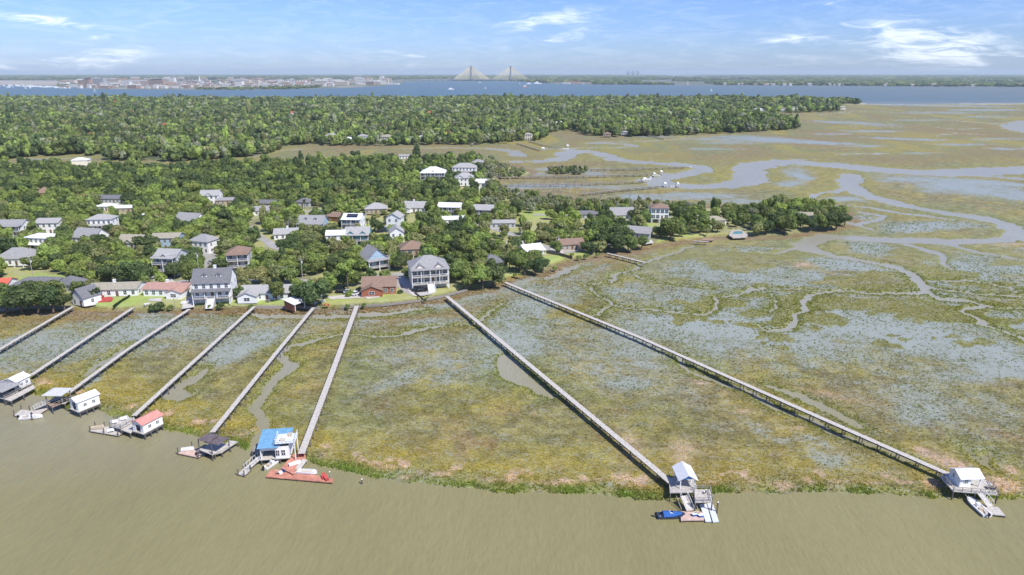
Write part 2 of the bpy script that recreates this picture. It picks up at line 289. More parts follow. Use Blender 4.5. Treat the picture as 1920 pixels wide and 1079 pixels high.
YELLOW = [(1370,328,46,16,0,.9),(1400,300,90,7,0,.6),(1230,290,60,5,0,.4),(1700,275,250,8,0,.5),(1560,345,60,18,0,.5),(1170,300,40,4,0,.6),(200,735,120,28,-10,.7),(380,780,130,30,0,.8),(540,720,70,60,0,.6),(650,830,90,34,0,.55),(1000,860,260,36,4,.6),(1200,880,120,30,0,.75),(1420,860,120,40,0,.4),(100,725,60,14,-20,.7),(1840,870,40,18,20,.7),(1200,800,120,50,20,.35),(900,800,200,50,0,.3),(450,720,60,40,0,.5),(1500,290,80,4,0,.6),(1400,265,120,4,0,.5),(1650,250,120,4,0,.5),(1850,300,140,4,0,.5),(1100,300,60,5,0,.5),(1180,345,80,3,0,.6),(1240,360,60,3,0,.5),(640,290,60,4,0,.4)]
TAN = [(1728,852,22,7,24,.9),(1772,868,42,11,22,.95),(1893,882,16,8,20,.95),(1880,914,34,14,12,.9),(1314,720,24,4.5,8,.8),(1520,499,34,4.5,-6,.8),(1465,914,26,6,0,.7),(1590,910,30,7,0,.45),(1345,914,16,6,0,.7),(1640,908,18,5,0,.6),(825,890,22,3.5,0,.7),(930,902,40,3.5,0,.7),(1050,906,50,4,0,.7),(1180,842,30,22,60,.45),(1160,905,50,6,0,.5),(1280,850,24,24,50,.5),(1360,738,20,3,20,.4),(1560,745,80,5,12,.45),(1650,568,22,4,0,.6),(1560,532,30,2.5,0,.6),(1620,560,18,4,0,.5),(1900,460,60,2.5,0,.5),(1400,505,30,3,0,.5),(1570,536,20,2,0,.5),(760,897,16,3,0,.6),(1500,806,12,3,0,.6),(1400,775,14,3,0,.5),(700,660,20,2,-20,.35),(1800,355,60,2,6,.4),(1750,905,20,6,20,.4)]
LAWN = [[(155,584),(190,560),(250,556),(262,548),(350,540),(362,545),(362,584)],[(362,584),(362,552),(440,548),(555,560),(560,584)],[(600,584),(612,556),(682,548),(742,552),(752,526),(790,540),(770,548),(800,552),(850,534),(880,546),(833,560),(794,568),(719,577)],
 [(940,530),(950,505),(1000,510),(1025,500),(1020,480),(1060,474),(1100,470),(1110,484),(1070,490),(1030,508),(985,518)],[(1180,476),(1210,455),(1290,440),(1300,452),(1240,462)],[(0,532),(30,516),(110,512),(130,528)],[(330,530),(390,505),(400,515),(370,538)],[(1400,444),(1470,440),(1600,418),(1590,424),(1537,434)],
 [(640,440),(690,418),(720,425),(700,445)],[(590,418),(640,412),(690,418),(640,428)],[(960,400),(1040,390),(1030,412),(980,418)],[(1150,430),(1200,415),(1230,425),(1180,436)],[(1280,452),(1294,440),(1360,440),(1360,447)]]
# roads and drives: centre lines (u, v) + width in metres
ROADS = [([(-400,548),(-20,537),(70,533),(140,536),(230,536),(300,533),(350,528),(380,522),(397,510),(396,495),(392,480),(398,464),(430,452)],6),
 ([(380,523),(440,524),(500,526),(571,528),(661,525),(700,519),(760,513),(820,500),(888,484),(912,476),(925,458),(996,458),(1042,470),(1062,472),(1120,462),(1180,452)],6),
 ([(990,457),(960,440),(910,425),(880,415),(840,425),(780,430),(700,425)],5),([(1000,403),(1045,403),(1180,405),(1225,404),(1270,412)],5),
 ([(741,518),(752,532),(770,548),(800,552)],4.5),([(571,528),(590,540),(600,556)],4),([(470,425),(480,440),(500,452),(520,465),(560,470)],5),([(0,470),(40,458),(90,452),(190,446),(240,430)],5),([(560,398),(600,396),(590,410)],6)]
DRIVES = [[(740,520),(757,517),(800,543),(812,552),(776,556)],[(348,560),(366,552),(364,576),(340,580)],[(293,533),(330,531),(320,520),(285,522)],[(612,556),(690,550),(690,558),(620,562)],[(940,456),(1000,450),(996,466),(935,464)],[(1030,466),(1058,466),(1056,478),(1040,478)],[(170,558),(186,556),(180,572),(160,575)],[(1200,452),(1222,450),(1226,456),(1206,459)]]

# ------------------------------------------------------------------ ground: one sheet, finer near the camera
us = np.concatenate([np.arange(-900,-60,9), np.arange(-60,1980,2.3), np.arange(1980,2750,9)])
vs_ = []
v = 1500.0
while v > 140.2:
    vs_.append(v); v -= 14 if v > 1110 else (2.6 if v > 935 else (1.7 if v > 300 else (.8 if v > 170 else .45)))
vs_ = np.array(vs_)
U, VV = np.meshgrid(us, vs_)
gdy = FOC*CP+(539.5-VV)*SP; gdz = -FOC*SP+(539.5-VV)*CP
GT = -CAMH/gdz; GX = (U-960)*GT; GY = gdy*GT
D = GY
wa = np.clip(D*.006, .8, 14)
WX = GX+(fbm(GX, GY, 9, 1)-.5)*4*wa+(fbm(GX, GY, 1.6, 5, 2)-.5)*np.clip(1.2*wa,0,3); WY = GY+(fbm(GX, GY, 9, 2)-.5)*4*wa+(fbm(GX, GY, 1.6, 6, 2)-.5)*np.clip(1.2*wa,0,3)
def local(poly_w, margin, fn, default):
    x0, y0 = poly_w.min(0)-margin; x1, y1 = poly_w.max(0)+margin
    m = (WX > x0) & (WX < x1) & (WY > y0) & (WY < y1); o = np.full(GX.shape, default)
    if m.any(): o[m] = fn(WX[m], WY[m])
    return o
sd_r = sdist(WX, WY, wpoly(RIVER)); sd_l = sdist(GX+(WX-GX)*.5, GY+(WY-GY)*.5, wpoly(LANDP)); sd_i = sdist(WX, WY, wpoly(ISLE)); sd_h = sdist(WX, WY, wpoly(HARB)); 
sd_f = sdist(WX, WY, wpoly(FARL))
h = .42+.25*(fbm(GX, GY, 6, 9)-.5)
h = np.minimum(h, -sd_r*.22)
creek_d = np.full(GX.shape, 1e3)         # distance outside the nearest creek edge
for line in CREEKS:
    wp = wpoly([(a[0], a[1]) for a in line])
    for i in range(len(line)-1):
        a, b = wp[i], wp[i+1]; wa_, wb_ = [q*(.94 if q > 9 else 1) for q in (line[i][2], line[i+1][2])]; mg = 25+max(wa_, wb_)
        m = (WX > min(a[0],b[0])-mg) & (WX < max(a[0],b[0])+mg) & (WY > min(a[1],b[1])-mg) & (WY < max(a[1],b[1])+mg)
        if m.any():
            d, t = seg_d(WX[m], WY[m], a, b); creek_d[m] = np.minimum(creek_d[m], d-(wa_*(1-t)+wb_*t)/2)
for pd in PONDS:
    wp = wpoly(pd); creek_d = np.minimum(creek_d, local(wp, 20, lambda x, y: -sdist(x, y, wp), 1e3))
h = np.minimum(h, np.clip(creek_d*.25, -.8, 5))
h = np.minimum(h, -sd_h*.1)
land = ss(-1, 4, sd_l); landi = ss(-4, 10, sd_i); landf = ss(-10, 40, sd_f)
h = np.maximum(h, np.where(sd_l > -1, .3+1.2*land, -9)); h = np.maximum(h, np.where(sd_i > -4, .3+1.2*landi, -9)); h = np.maximum(h, np.where(sd_f > -10, .3+2*landf, -9))
h = np.clip(h, -1.2, 9)
UW = 960+(WX/GT); # pixel-space coordinates of the warped point, used to lay the soft patches
def px_of(X, Y):
    f = Y*CP+CAMH*SP; w = Y*SP-CAMH*CP; return 960+FOC*X/f, 539.5-FOC*w/f
PU, PV = px_of(WX, np.maximum(WY, 20))
def patches(lst, soft=1.0):
    o = np.zeros(GX.shape)
    for (cu, cv, ru, rv, ti, s) in lst:
        if s <= 0: continue
        c, n = math.cos(R(ti)), math.sin(R(ti)); a, b = PU-cu, PV-cv
        q = ((a*c+b*n)/ru)**2+((-a*n+b*c)/rv)**2
        o = np.maximum(o, s*np.exp(-np.maximum(q-.35, 0)*1.3*soft))
    return o
isl = np.zeros(GX.shape)
for (cu, cv, ru, rv) in ISL: isl = np.maximum(isl, ss(1.5, .7, ((PU-cu)/ru)**2+((PV-cv)/rv)**2+(fbm(GX, GY, 4, 121, 3)-.5)*2.2))
n1 = fbm(GX, GY, 22, 21, 5); n2 = fbm(GX, GY, 5, 31, 4); n3 = fbm(GX, GY, 70, 41, 4); n4 = fbm(GX, GY*.35, 40, 51, 4)
n5 = fbm(GX*.6, GY, 1.4, 61, 3); n6 = fbm(GX*.8+GY*.5, GY*.9-GX*.5, 11, 71, 5); n7 = fbm(GX, GY, 3.2, 81, 4)
wet = patches(WET)
edge_c = np.exp(-np.clip(creek_d, 0, 99)/np.clip(D*.012, 2, 8))*(creek_d > 0)
edge_r = np.exp(-np.clip(-sd_r, 0, 999)/3.2)
wet = np.clip(wet*1.1+(n1-.5)*1.1+(n2-.5)*.7-edge_r*.5, 0, 1)*ss(.02, .45, wet+.1); wet = wet*(1-isl*.92)*(1-np.clip(edge_c*1.5-.25+(n2-.5)*1.2, 0, 1)*.9)
C = {k: hxs(vv, .80) for k, vv in dict(olive='#8b8558', green='#7f8350', yell='#a59543', brown='#907a50', tan='#cdb097', edge='#7b923c', mud='#948d78', lawn='#a8b85e', lawn2='#b0ac6c', soil='#8d8a62', road='#b0aaa0', forest='#4d5a38', farm='#66705f', fart='#b3aa9c', red='#967460', sand='#d8cfbe').items()}
def mixc(a, b, t): return a*(1-t[..., None])+b*t[..., None]
G = np.broadcast_to(C['olive'], GX.shape+(3,)).copy()
G = mixc(G, C['green'], ss(.42, .62, n1)*.7)
G = mixc(G, C['brown'], ss(.55, .72, n3)*.45)
G = mixc(G, C['yell'], np.clip(patches(YELLOW)*(.5+1.1*(n2-.2)), 0, 1)*.85)
G = mixc(G, C['brown'], ss(.56, .70, n6)*.35*(D < 700)); G = mixc(G, C['yell'], ss(.50, .66, fbm(GX, GY, 24, 111, 5))*.4*(D < 700)); G = G*(.82+.36*ss(.35,.65,n7))[..., None]
far = ss(480, 900, D)
G = mixc(G, C['green'], far*ss(.47, .58, n4)*.6); G = mixc(G, C['yell'], far*ss(.54, .66, n4)*.75); G = mixc(G, C['brown'], far*ss(.47, .36, n4)*.6)
G = mixc(G, C['brown'], np.clip(patches(BROWN)*(.45+1.3*(n2-.15)), 0, 1)*.9)
G = mixc(G, C['red'], ss(.62, .75, fbm(GX, GY, 7, 77, 4))*ss(700, 850, VV)*.4)
G = mixc(G, hxs('#82894a', .8), np.clip(edge_c*.8, 0, .7)*(D < 900)); G = mixc(G, C['yell'], np.clip(edge_c*.7, 0, .8)*(D >= 450)*.8)
G = mixc(G, C['yell'], np.clip(np.exp(-((-sd_r-9)/7.0)**2)*(.2+1.2*(n2-.2)), 0, .8)); G = mixc(G, C['edge'], np.clip(np.exp(-((-sd_r-1)/1.6)**2)*(.1+1.5*(n2-.25)), 0, 1)); G = mixc(G, C['tan'], ss(.60, .68, fbm(GX, GY, 4, 91, 3))*np.exp(-((-sd_r-6)/2.5)**2)*.9)
G = mixc(G, C['tan'], np.clip(patches(TAN)*(.2+1.7*(n5-.1)), 0, 1))
G = mixc(G, C['mud'], ss(.12, -.1, h)*.8)
G = mixc(G, hxs('#6a7052', .8), ss(.3, .7, wet)*.75)
G = mixc(G, hxs('#8a874c', .8)*1.0, isl*.7); G = G*.98
# dry land
inl = ss(.5, 3, sd_l)
soil = mixc(np.broadcast_to(C['soil'], G.shape), C['lawn2'], ss(.36, .54, n1)); soil = mixc(soil, C['lawn'], ss(.5, .62, n2)*.5); soil = mixc(soil, C['fart'], ss(.58, .66, n2)*.4)
lawn = np.zeros(GX.shape)
for pl in LAWN:
    wp = wpoly(pl, LAND); lawn = np.maximum(lawn, local(wp, 6, lambda x, y: ss(-.6, .6, sdist(x, y, wp)), 0.0))
soil = mixc(soil, C['lawn']*1.0, lawn); soil = mixc(soil, C['lawn2'], lawn*ss(.45, .62, n1)*.8)
G = mixc(G, hxs('#8d7250', .8), np.exp(-((sd_l+4.5)/3.6)**2)*(sd_i < -50)*.9)
G = mixc(G, soil, inl)
G = mixc(G, C['forest'], ss(0, 12, sd_i)*.85)
cityn = fbm(GX*.5, GY*.12, 60, 101, 4)
Gf = mixc(np.broadcast_to(C['farm'], G.shape), C['fart'], ss(.56, .66, cityn)*np.where((U < 780), .55, .25)); Gf = mixc(Gf, C['tan'], ss(12, 0, sd_f)[...]*.3)
G = mixc(G, Gf, ss(-5, 20, sd_f))
G = mixc(G, C['sand'], ss(3, 0, np.hypot((PU-1665)/55, (PV-194.6)/1.1))); G = mixc(G, C['sand'], ss(2, 0, np.hypot((PU-1850)/80, (PV-195.5)/.8)))
G = mixc(G, C['fart'], ss(1.6, .8, np.hypot((PU-30)/140, (PV-156)/3.5))); G = mixc(G, C['sand'], ss(1.6, .8, np.hypot((PU-60)/25, (PV-144)/1)))
wet = wet*(1-inl)*(1-ss(7, 2, -sd_l)*.8*(sd_i < -50))*(1-ss(0, 4, sd_i))*(1-ss(-5, 5, sd_f))
nr, nc = GX.shape
idx = np.arange(nr*nc).reshape(nr, nc)
F = np.stack([idx[:-1,:-1], idx[:-1,1:], idx[1:,1:], idx[1:,:-1]], -1).reshape(-1, 4)
Vv = np.stack([GX, GY, h], -1).reshape(-1, 3)

gm = bpy.data.materials.new('marsh_and_land'); N, L = nt(gm); b = N['Principled BSDF']
ca = N.new('ShaderNodeAttribute'); ca.attribute_name = 'albedo'; wt = N.new('ShaderNodeAttribute'); wt.attribute_name = 'wet'; gr = N.new('ShaderNodeAttribute'); gr.attribute_name = 'dry'
tc = N.new('ShaderNodeTexCoord')
def noise(sc, det=4, vec=None, rough=.6):
    n = N.new('ShaderNodeTexNoise'); n.inputs['Scale'].default_value = sc; n.inputs['Detail'].default_value = det; n.inputs['Roughness'].default_value = rough
    L.new(vec or tc.outputs['Object'], n.inputs['Vector']); return n.outputs['Fac']
def mrange(v, a, b_, c, d):
    m = N.new('ShaderNodeMapRange'); L.new(v, m.inputs['Value'])
    for k, x in zip(('From Min','From Max','To Min','To Max'), (a, b_, c, d)): m.inputs[k].default_value = x
    return m.outputs[0]
def mth(op, a, b_=None):
    m = N.new('ShaderNodeMath'); m.operation = op
    for i, x in enumerate((a, b_)):
        if x is None: continue
        if isinstance(x, (int, float)): m.inputs[i].default_value = x
        else: L.new(x, m.inputs[i])
    return m.outputs[0]
mp = N.new('ShaderNodeMapping'); mp.inputs['Rotation'].default_value = (0, 0, R(35)); mp.inputs['Scale'].default_value = (1, 2.2, 1); L.new(tc.outputs['Object'], mp.inputs['Vector'])
fine = noise(1.1, 5, mp.outputs[0], .7); mid = noise(.28, 4); finer = noise(3.2, 3)
k1 = mrange(fine, .32, .68, .62, 1.38); k2 = mrange(mid, .35, .65, .85, 1.15); k3 = mrange(finer, .3, .7, .8, 1.2)
kk = mth('MULTIPLY', mth('MULTIPLY', k1, k2), k3)
kk = mth('ADD', mth('MULTIPLY', mth('SUBTRACT', kk, 1.0), gr.outputs['Fac']), 1.0)
sc_ = N.new('ShaderNodeVectorMath'); sc_.operation = 'SCALE'; L.new(ca.outputs['Color'], sc_.inputs[0]); L.new(kk, sc_.inputs['Scale'])
# flooded parts: shallow water between the stems
wn = mth('ADD', mth('MULTIPLY', mth('SUBTRACT', noise(.95, 6, mp.outputs[0], .85), .5), 4.2), mth('MULTIPLY', mth('SUBTRACT', noise(.11, 6, mp.outputs[0], .7), .5), 1.6))
wf = mth('SUBTRACT', mth('SUBTRACT', wt.outputs['Fac'], wn), .40)
wfac = mrange(wf, -.4, .4, 0, .9)
mx = N.new('ShaderNodeMixRGB'); L.new(wfac, mx.inputs['Fac']); L.new(sc_.outputs[0], mx.inputs['Color1']); mx.inputs['Color2'].default_value = (*hx('#a3a89c', .86), 1)
L.new(mx.outputs[0], b.inputs['Base Color']); L.new(mrange(wfac, 0, .93, .9, .3), b.inputs['Roughness']); L.new(mrange(wfac, 0, .93, .15, .28), b.inputs['Specular IOR Level'])
bp = N.new('ShaderNodeBump'); bp.inputs['Distance'].default_value = .35; L.new(mth('ADD', fine, mth('MULTIPLY', finer, .4)), bp.inputs['Height']); L.new(mth('MULTIPLY', mrange(wfac, 0, .9, .8, .08), gr.outputs['Fac']), bp.inputs['Strength']); L.new(bp.outputs[0], b.inputs['Normal'])
dry = np.where(inl > .5, .45, 1.0)*np.where(D > 1500, .5, 1.0)*np.clip(1-.0*D, 0, 1)
g_me = npmesh('ground', Vv, F, [gm], {'albedo': G.reshape(-1, 3), 'wet': wet.ravel(), 'dry': dry.ravel()}, smooth=True)
tag(link('ground', g_me), kind='structure')

# ------------------------------------------------------------------ water: one level sheet under the marsh
wm = bpy.data.materials.new('estuary_water'); N, L = nt(wm); b = N['Principled BSDF']
tc = N.new('ShaderNodeTexCoord'); sx = N.new('ShaderNodeSeparateXYZ'); L.new(tc.outputs['Object'], sx.inputs[0])
f1 = mrange(sx.outputs['Y'], 125, 215, 0, 1)
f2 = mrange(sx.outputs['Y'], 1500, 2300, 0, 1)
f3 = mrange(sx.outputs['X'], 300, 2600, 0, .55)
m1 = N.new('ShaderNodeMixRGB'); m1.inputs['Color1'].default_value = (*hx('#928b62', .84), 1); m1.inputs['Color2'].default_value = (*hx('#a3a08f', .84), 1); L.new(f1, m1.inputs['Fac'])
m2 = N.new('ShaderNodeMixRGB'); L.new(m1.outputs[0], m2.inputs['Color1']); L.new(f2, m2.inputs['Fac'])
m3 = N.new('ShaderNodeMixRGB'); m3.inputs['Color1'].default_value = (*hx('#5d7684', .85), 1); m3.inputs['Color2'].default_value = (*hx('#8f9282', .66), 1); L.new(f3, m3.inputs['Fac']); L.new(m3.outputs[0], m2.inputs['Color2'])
mp = N.new('ShaderNodeMapping'); mp.inputs['Rotation'].default_value = (0, 0, R(-28)); mp.inputs['Scale'].default_value = (1, .3, 1); L.new(tc.outputs['Object'], mp.inputs['Vector'])
big = noise(.02, 4, mp.outputs[0]); rip = noise(1.3, 5, mp.outputs[0], .55); rip2 = noise(.35, 3, mp.outputs[0]); chop = noise(2.2, 4)
kw = mth('MULTIPLY', mth('MULTIPLY', mrange(big, .3, .7, .93, 1.07), mrange(rip2, .3, .7, .97, 1.03)), mrange(rip, .3, .7, .955, 1.045))
s2 = N.new('ShaderNodeVectorMath'); s2.operation = 'SCALE'; L.new(m2.outputs[0], s2.inputs[0]); L.new(kw, s2.inputs['Scale'])
L.new(s2.outputs[0], b.inputs['Base Color']); L.new(mrange(sx.outputs['Y'], 150, 2200, .2, .5), b.inputs['Roughness']); b.inputs['Specular Tint'].default_value = (.72, .66, .42, 1); b.inputs['IOR'].default_value = 1.33; b.inputs['Specular IOR Level'].default_value = .3
bp = N.new('ShaderNodeBump'); bp.inputs['Strength'].default_value = .5; bp.inputs['Distance'].default_value = .25
L.new(mth('ADD', mth('ADD', rip, mth('MULTIPLY', chop, .35)), mth('MULTIPLY', rip2, 1.2)), bp.inputs['Height']); L.new(bp.outputs[0], b.inputs['Normal'])
wb = MB(); wb.add([(-30000,-300,0),(30000,-300,0),(60000,40000,0),(-60000,40000,0)], [(0,1,2,3)])
tag(build('water', wb, wm), kind='structure')
# ------------------------------------------------------------------ roads, drives and paths (real sheets just above the land)
def strip(name, pts, width, z, m):
    w = [P(u, v_, z) for u, v_ in pts]; fine = []
    for i in range(len(w)-1):           # Catmull-Rom so that bends are smooth
        p0, p1, p2, p3 = w[max(i-1,0)], w[i], w[i+1], w[min(i+2,len(w)-1)]
        for k in range(6):
            t = k/6; fine.append(.5*((2*p1)+(p2-p0)*t+(2*p0-5*p1+4*p2-p3)*t*t+(3*p1-p0-3*p2+p3)*t**3))
    fine.append(w[-1]); mb = MB(); vs = []
    for i, p in enumerate(fine):
        d = (fine[min(i+1,len(fine)-1)]-fine[max(i-1,0)]).normalized(); n = Vector((-d.y, d.x, 0))*width/2
        vs += [p+n, p-n]
    mb.add([(p.x, p.y, z) for p in vs], [(2*i, 2*i+1, 2*i+3, 2*i+2) for i in range(len(fine)-1)])
    return tag(build(name, mb, m), kind='structure')
for i, (pts, wd) in enumerate(ROADS): strip('road', pts, wd, LAND+.05+.004*i, ASPH)
for i, pl in enumerate(DRIVES):
    z = LAND+.1+.005*i; mb = MB(); mb.add([P(u, v_, z) for u, v_ in pl], [tuple(range(len(pl)))])
    tag(build('driveway', mb, CONC), kind='structure')

# ------------------------------------------------------------------ houses
WIN = {}
def window_mesh(w, h_, big=False):
    k = (w, h_, big)
    if k not in WIN:
        mb = MB(); f = .09
        mb.box(-w/2-f, w/2+f, -.06, 0, -f, h_+f, 0); mb.box(-w/2, w/2, -.075, -.061, 0, h_, 1)
        mb.box(-.035, .035, -.1, -.076, 0, h_, 0); mb.box(-w/2, w/2, -.098, -.0765, h_/2-.03, h_/2+.03, 0)
        WIN[k] = mb.mesh('window', [TRIM, DGLASS if big else GLASS])
    return WIN[k]
HOUSES = []
def house(px, w=12, d=10, st=1, stilt=0, rot=0, roof='gable', ridge='x', rc=MIDG, wc=WH, porch=0, dorm=0, chim=0, solar=0, steps=0, wing=0, crossg=0, pitch=.5, hs=2.9, short='', label='', name='house', nowin=False, keep=1, side_porch=0, group=None, bigwin=False, garage=0, rear=1):
    """px = (u0, u1, v_top, v_base) as measured on the photograph. Front faces -y of the house's own frame."""
    u0, u1, vt, vb = px; um = (u0+u1)/2
    p = P(um, vb, LAND); view = math.atan2(p.x, p.y); rz = R(rot)
    c = Vector((p.x, p.y, LAND-.05))+Vector((-math.sin(rz), math.cos(rz), 0))*(d/2)
    t = thing(name, c, rz, label, 'house', group); HOUSES.append(dict(px=px, c=c, w=w, d=d, short=short, keep=keep, h=stilt+st*hs))
    x, y = w/2, d/2; z0 = stilt; z1 = z0+st*hs; rh = (d if ridge == 'x' else w)/2*pitch
    wm_ = MB()
    if stilt:
        wm_.box(-x+.3, x-.3, -y+1.2, y-.3, 0, z0-.15); wm_.box(-x, x, -y, y, z0-.15, z0+.0, 0)
    if roof == 'gable':
        if ridge == 'x':
            pr = [(-y,z0),(y,z0),(y,z1),(0,z1+rh),(-y,z1)]; a = [(-x,q[0],q[1]) for q in pr]; b_ = [(x,q[0],q[1]) for q in pr]
        else:
            pr = [(-x,z0),(x,z0),(x,z1),(0,z1+rh),(-x,z1)]; a = [(q[0],y,q[1]) for q in pr]; b_ = [(q[0],-y,q[1]) for q in pr]
        wm_.add(a+b_, [(0,1,2,3,4),(9,8,7,6,5)]+[((i+1)%5,i,5+i,5+(i+1)%5) for i in (0,1,4)]+[(3,2,7,8),(4,3,8,9)])
    else: wm_.box(-x, x, -y, y, z0+.001, z1)
    build('wall', wm_, wc, t)
    if stilt:
        for qx in np.linspace(-x+.25, x-.25, max(3, int(w/3.2))): build('pier', MB().box(qx-.16, qx+.16, -y+.06, -y+.38, 0, z0-.16), TRIM, t)
        if garage:
            for qx in (-x*.45, x*.45): build('garage_door', MB().box(qx-1.3, qx+1.3, -y+1.08, -y+1.19, 0, 2.2), GLASS if garage == 2 else TRIM, t)
    # roof
    rm = MB(); o = .45; th = .16
    if roof == 'gable':
        L_, S = (x+o, y) if ridge == 'x' else (y+o, x)
        for s in (-1, 1):
            e = (s*(S+o), z1-o*pitch+.03); r_ = (0, z1+rh+.03)
            q = [(e[0], e[1]), (r_[0], r_[1]), (r_[0], r_[1]+th), (e[0], e[1]+th)]
            pts = [(-L_, a_, b_) for a_, b_ in q]+[(L_, a_, b_) for a_, b_ in q]
            if ridge == 'y': pts = [(b_[1], -b_[0], b_[2]) for b_ in pts]
            rm.add(pts, [(0,3,2,1),(4,5,6,7),(0,1,5,4),(1,2,6,5),(2,3,7,6),(3,0,4,7)])
    else:
        X, Y = x+o, y+o; k = min(X, Y); rr = k*pitch
        rx, ry = max(X-k, .01), max(Y-k, .01)
        rm.add([(-X,-Y,z1),(X,-Y,z1),(X,Y,z1),(-X,Y,z1),(-X,-Y,z1+th),(X,-Y,z1+th),(X,Y,z1+th),(-X,Y,z1+th),(-rx,-ry,z1+th+rr),(rx,-ry,z1+th+rr),(rx,ry,z1+th+rr),(-rx,ry,z1+th+rr)],
               [(0,3,2,1),(0,1,5,4),(1,2,6,5),(2,3,7,6),(3,0,4,7),(4,5,9,8),(5,6,10,9),(6,7,11,10),(7,4,8,11),(8,9,10,11)])
        rh = rr
    roofo = build('roof', rm, rc, t)
    if crossg:        # a gable facing forward, set in the roof
        for cx in ([0] if crossg == 1 else [-x*.5, x*.5]):
            hw = min(x*.38, 2.6); g = MB(); zb = z1-.1; gh = hw*.75
            g.add([(cx-hw,-y-.5,zb),(cx+hw,-y-.5,zb),(cx,-y-.5,zb+gh),(cx-hw,0,zb),(cx+hw,0,zb),(cx,0,zb+gh)], [(0,1,2),(3,5,4),(0,3,4,1)], 0)
            for s in (-1, 1):
                g.add([(cx+s*(hw+.3),-y-.9,zb-.22+.04),(cx,-y-.9,zb+gh+.06),(cx,0,zb+gh+.06),(cx+s*(hw+.3),0,zb-.22+.04),(cx+s*(hw+.3),-y-.9,zb-.1),(cx,-y-.9,zb+gh+.2),(cx,0,zb+gh+.2),(cx+s*(hw+.3),0,zb-.1)],
                      [(0,3,2,1),(4,5,6,7),(0,1,5,4),(1,2,6,5),(2,3,7,6),(3,0,4,7)], 1)
            build('front_gable', g, [wc, rc], t)
    for k in range(dorm):
        cx = (k-(dorm-1)/2)*w/(dorm+.6); g = MB(); yb = -y*.62; zb = z1+rh*.3; hw = .95
        if roof == 'gable' and ridge == 'x' or roof == 'hip':
            g.box(cx-hw, cx+hw, yb, -y*.05, zb-.2, zb+1.35, 0)
            g.add([(cx-hw-.2,yb-.25,zb+1.36),(cx+hw+.2,yb-.25,zb+1.36),(cx,yb-.25,zb+2.1),(cx-hw-.2,0,zb+1.36),(cx+hw+.2,0,zb+1.36),(cx,0,zb+2.1)], [(0,1,2),(3,5,4),(0,3,4,1),(0,2,5,3),(1,4,5,2)], 1)
            dd = build('dormer', g, [TRIM, rc], t)
            link('window', window_mesh(1.0, 1.0), dd, (cx, yb-.002, zb+.15))
    if not nowin:
        W1 = window_mesh(1.1, 1.5, bigwin) if not bigwin else window_mesh(1.9, 2.0, True)
        n = max(2, int(w/(2.6 if not bigwin else 2.5)))
        for s in range(st):
            zz = z0+s*hs+.75-(.35 if bigwin else 0)
            for i in range(n):
                qx = -x+w*(i+.5)/n
                if s == 0 and i == n//2:
                    build('door', MB().box(qx-.5, qx+.5, -y-.07, -y-.003, z0+.03, z0+2.1, 0), mat('painted_door', (.16,.10,.07), .5), t); continue
                link('window', W1, t, (qx, -y-.003, zz))
            m = max(1, int(d/3.6))
            for i in range(m):
                for sgn in (-1, 1):
                    if (sgn == 1) == (c.x > 0): continue     # the side towards the middle of the place is the one seen
                    q = link('window', window_mesh(1.0, 1.4), t, (sgn*(x+.003), -y+d*(i+.5)/m, zz)); q.rotation_euler = (0, 0, math.pi/2*sgn)
    if porch:
        for s in range(porch):
            zf = z0+s*hs; pd = 2.2
            pm = MB(); pm.box(-x, x, -y-pd, -y-.004, zf-.16, zf+.02); build('porch_floor', pm, WOODY, t)
            for qx in np.linspace(-x+.15, x-.15, max(3, int(w/2.8))): build('column', MB().box(qx-.11, qx+.11, -y-pd+.02, -y-pd+.24, (0 if s == 0 else zf+.021), zf-.17 if s == 0 and zf > 1 else zf+.0201) if False else MB().box(qx-.11, qx+.11, -y-pd+.02, -y-pd+.24, zf+.021, zf+hs-.17), TRIM, t)
            if zf > 1 and s == 0:
                for qx in (-x+.2, 0, x-.2): build('pier', MB().box(qx-.15, qx+.15, -y-pd+.05, -y-pd+.35, 0, zf-.165), TRIM, t)
            rl = MB(); rl.box(-x+.1, x-.1, -y-pd+.08, -y-pd+.14, zf+.85, zf+.95)
            for qx in np.arange(-x+.4, x-.2, .55): rl.box(qx-.03, qx+.03, -y-pd+.09, -y-pd+.13, zf+.03, zf+.849)
            build('railing', rl, TRIM, t)
        zt = z0+porch*hs; pm = MB()
        pm.add([(-x-.3,-y-2.6,zt-.16),(x+.3,-y-2.6,zt-.16),(x+.3,-y-.01,zt+.35),(-x-.3,-y-.01,zt+.35),(-x-.3,-y-2.6,zt-.02),(x+.3,-y-2.6,zt-.02),(x+.3,-y-.01,zt+.52),(-x-.3,-y-.01,zt+.52)],
               [(0,3,2,1),(4,5,6,7),(0,1,5,4),(1,2,6,5),(2,3,7,6),(3,0,4,7)])
        build('porch_roof', pm, rc, t)
    if chim:
        cx = x*.35*chim; g = MB().box(cx-.45, cx+.45, -.2, .7, z1-.2, z1+rh+1.0); g.box(cx-.55, cx+.55, -.3, .8, z1+rh+1.0, z1+rh+1.2)
        build('chimney', g, WH if wc is not BRICK else BRICK, roofo)
    if solar:
        sm = MB(); n_ = Vector((0, -pitch, 1)).normalized()
        for k, (qa, qb) in enumerate(((.18, .5), (.52, .84))):
            sm.add([(-x*.6,-y*(1-qa),z1+rh*qa+.24),(x*.6,-y*(1-qa),z1+rh*qa+.24),(x*.6,-y*(1-qb),z1+rh*qb+.24),(-x*.6,-y*(1-qb),z1+rh*qb+.24)], [(0,1,2,3)])
        build('solar_panel', sm, SOLAR, roofo)
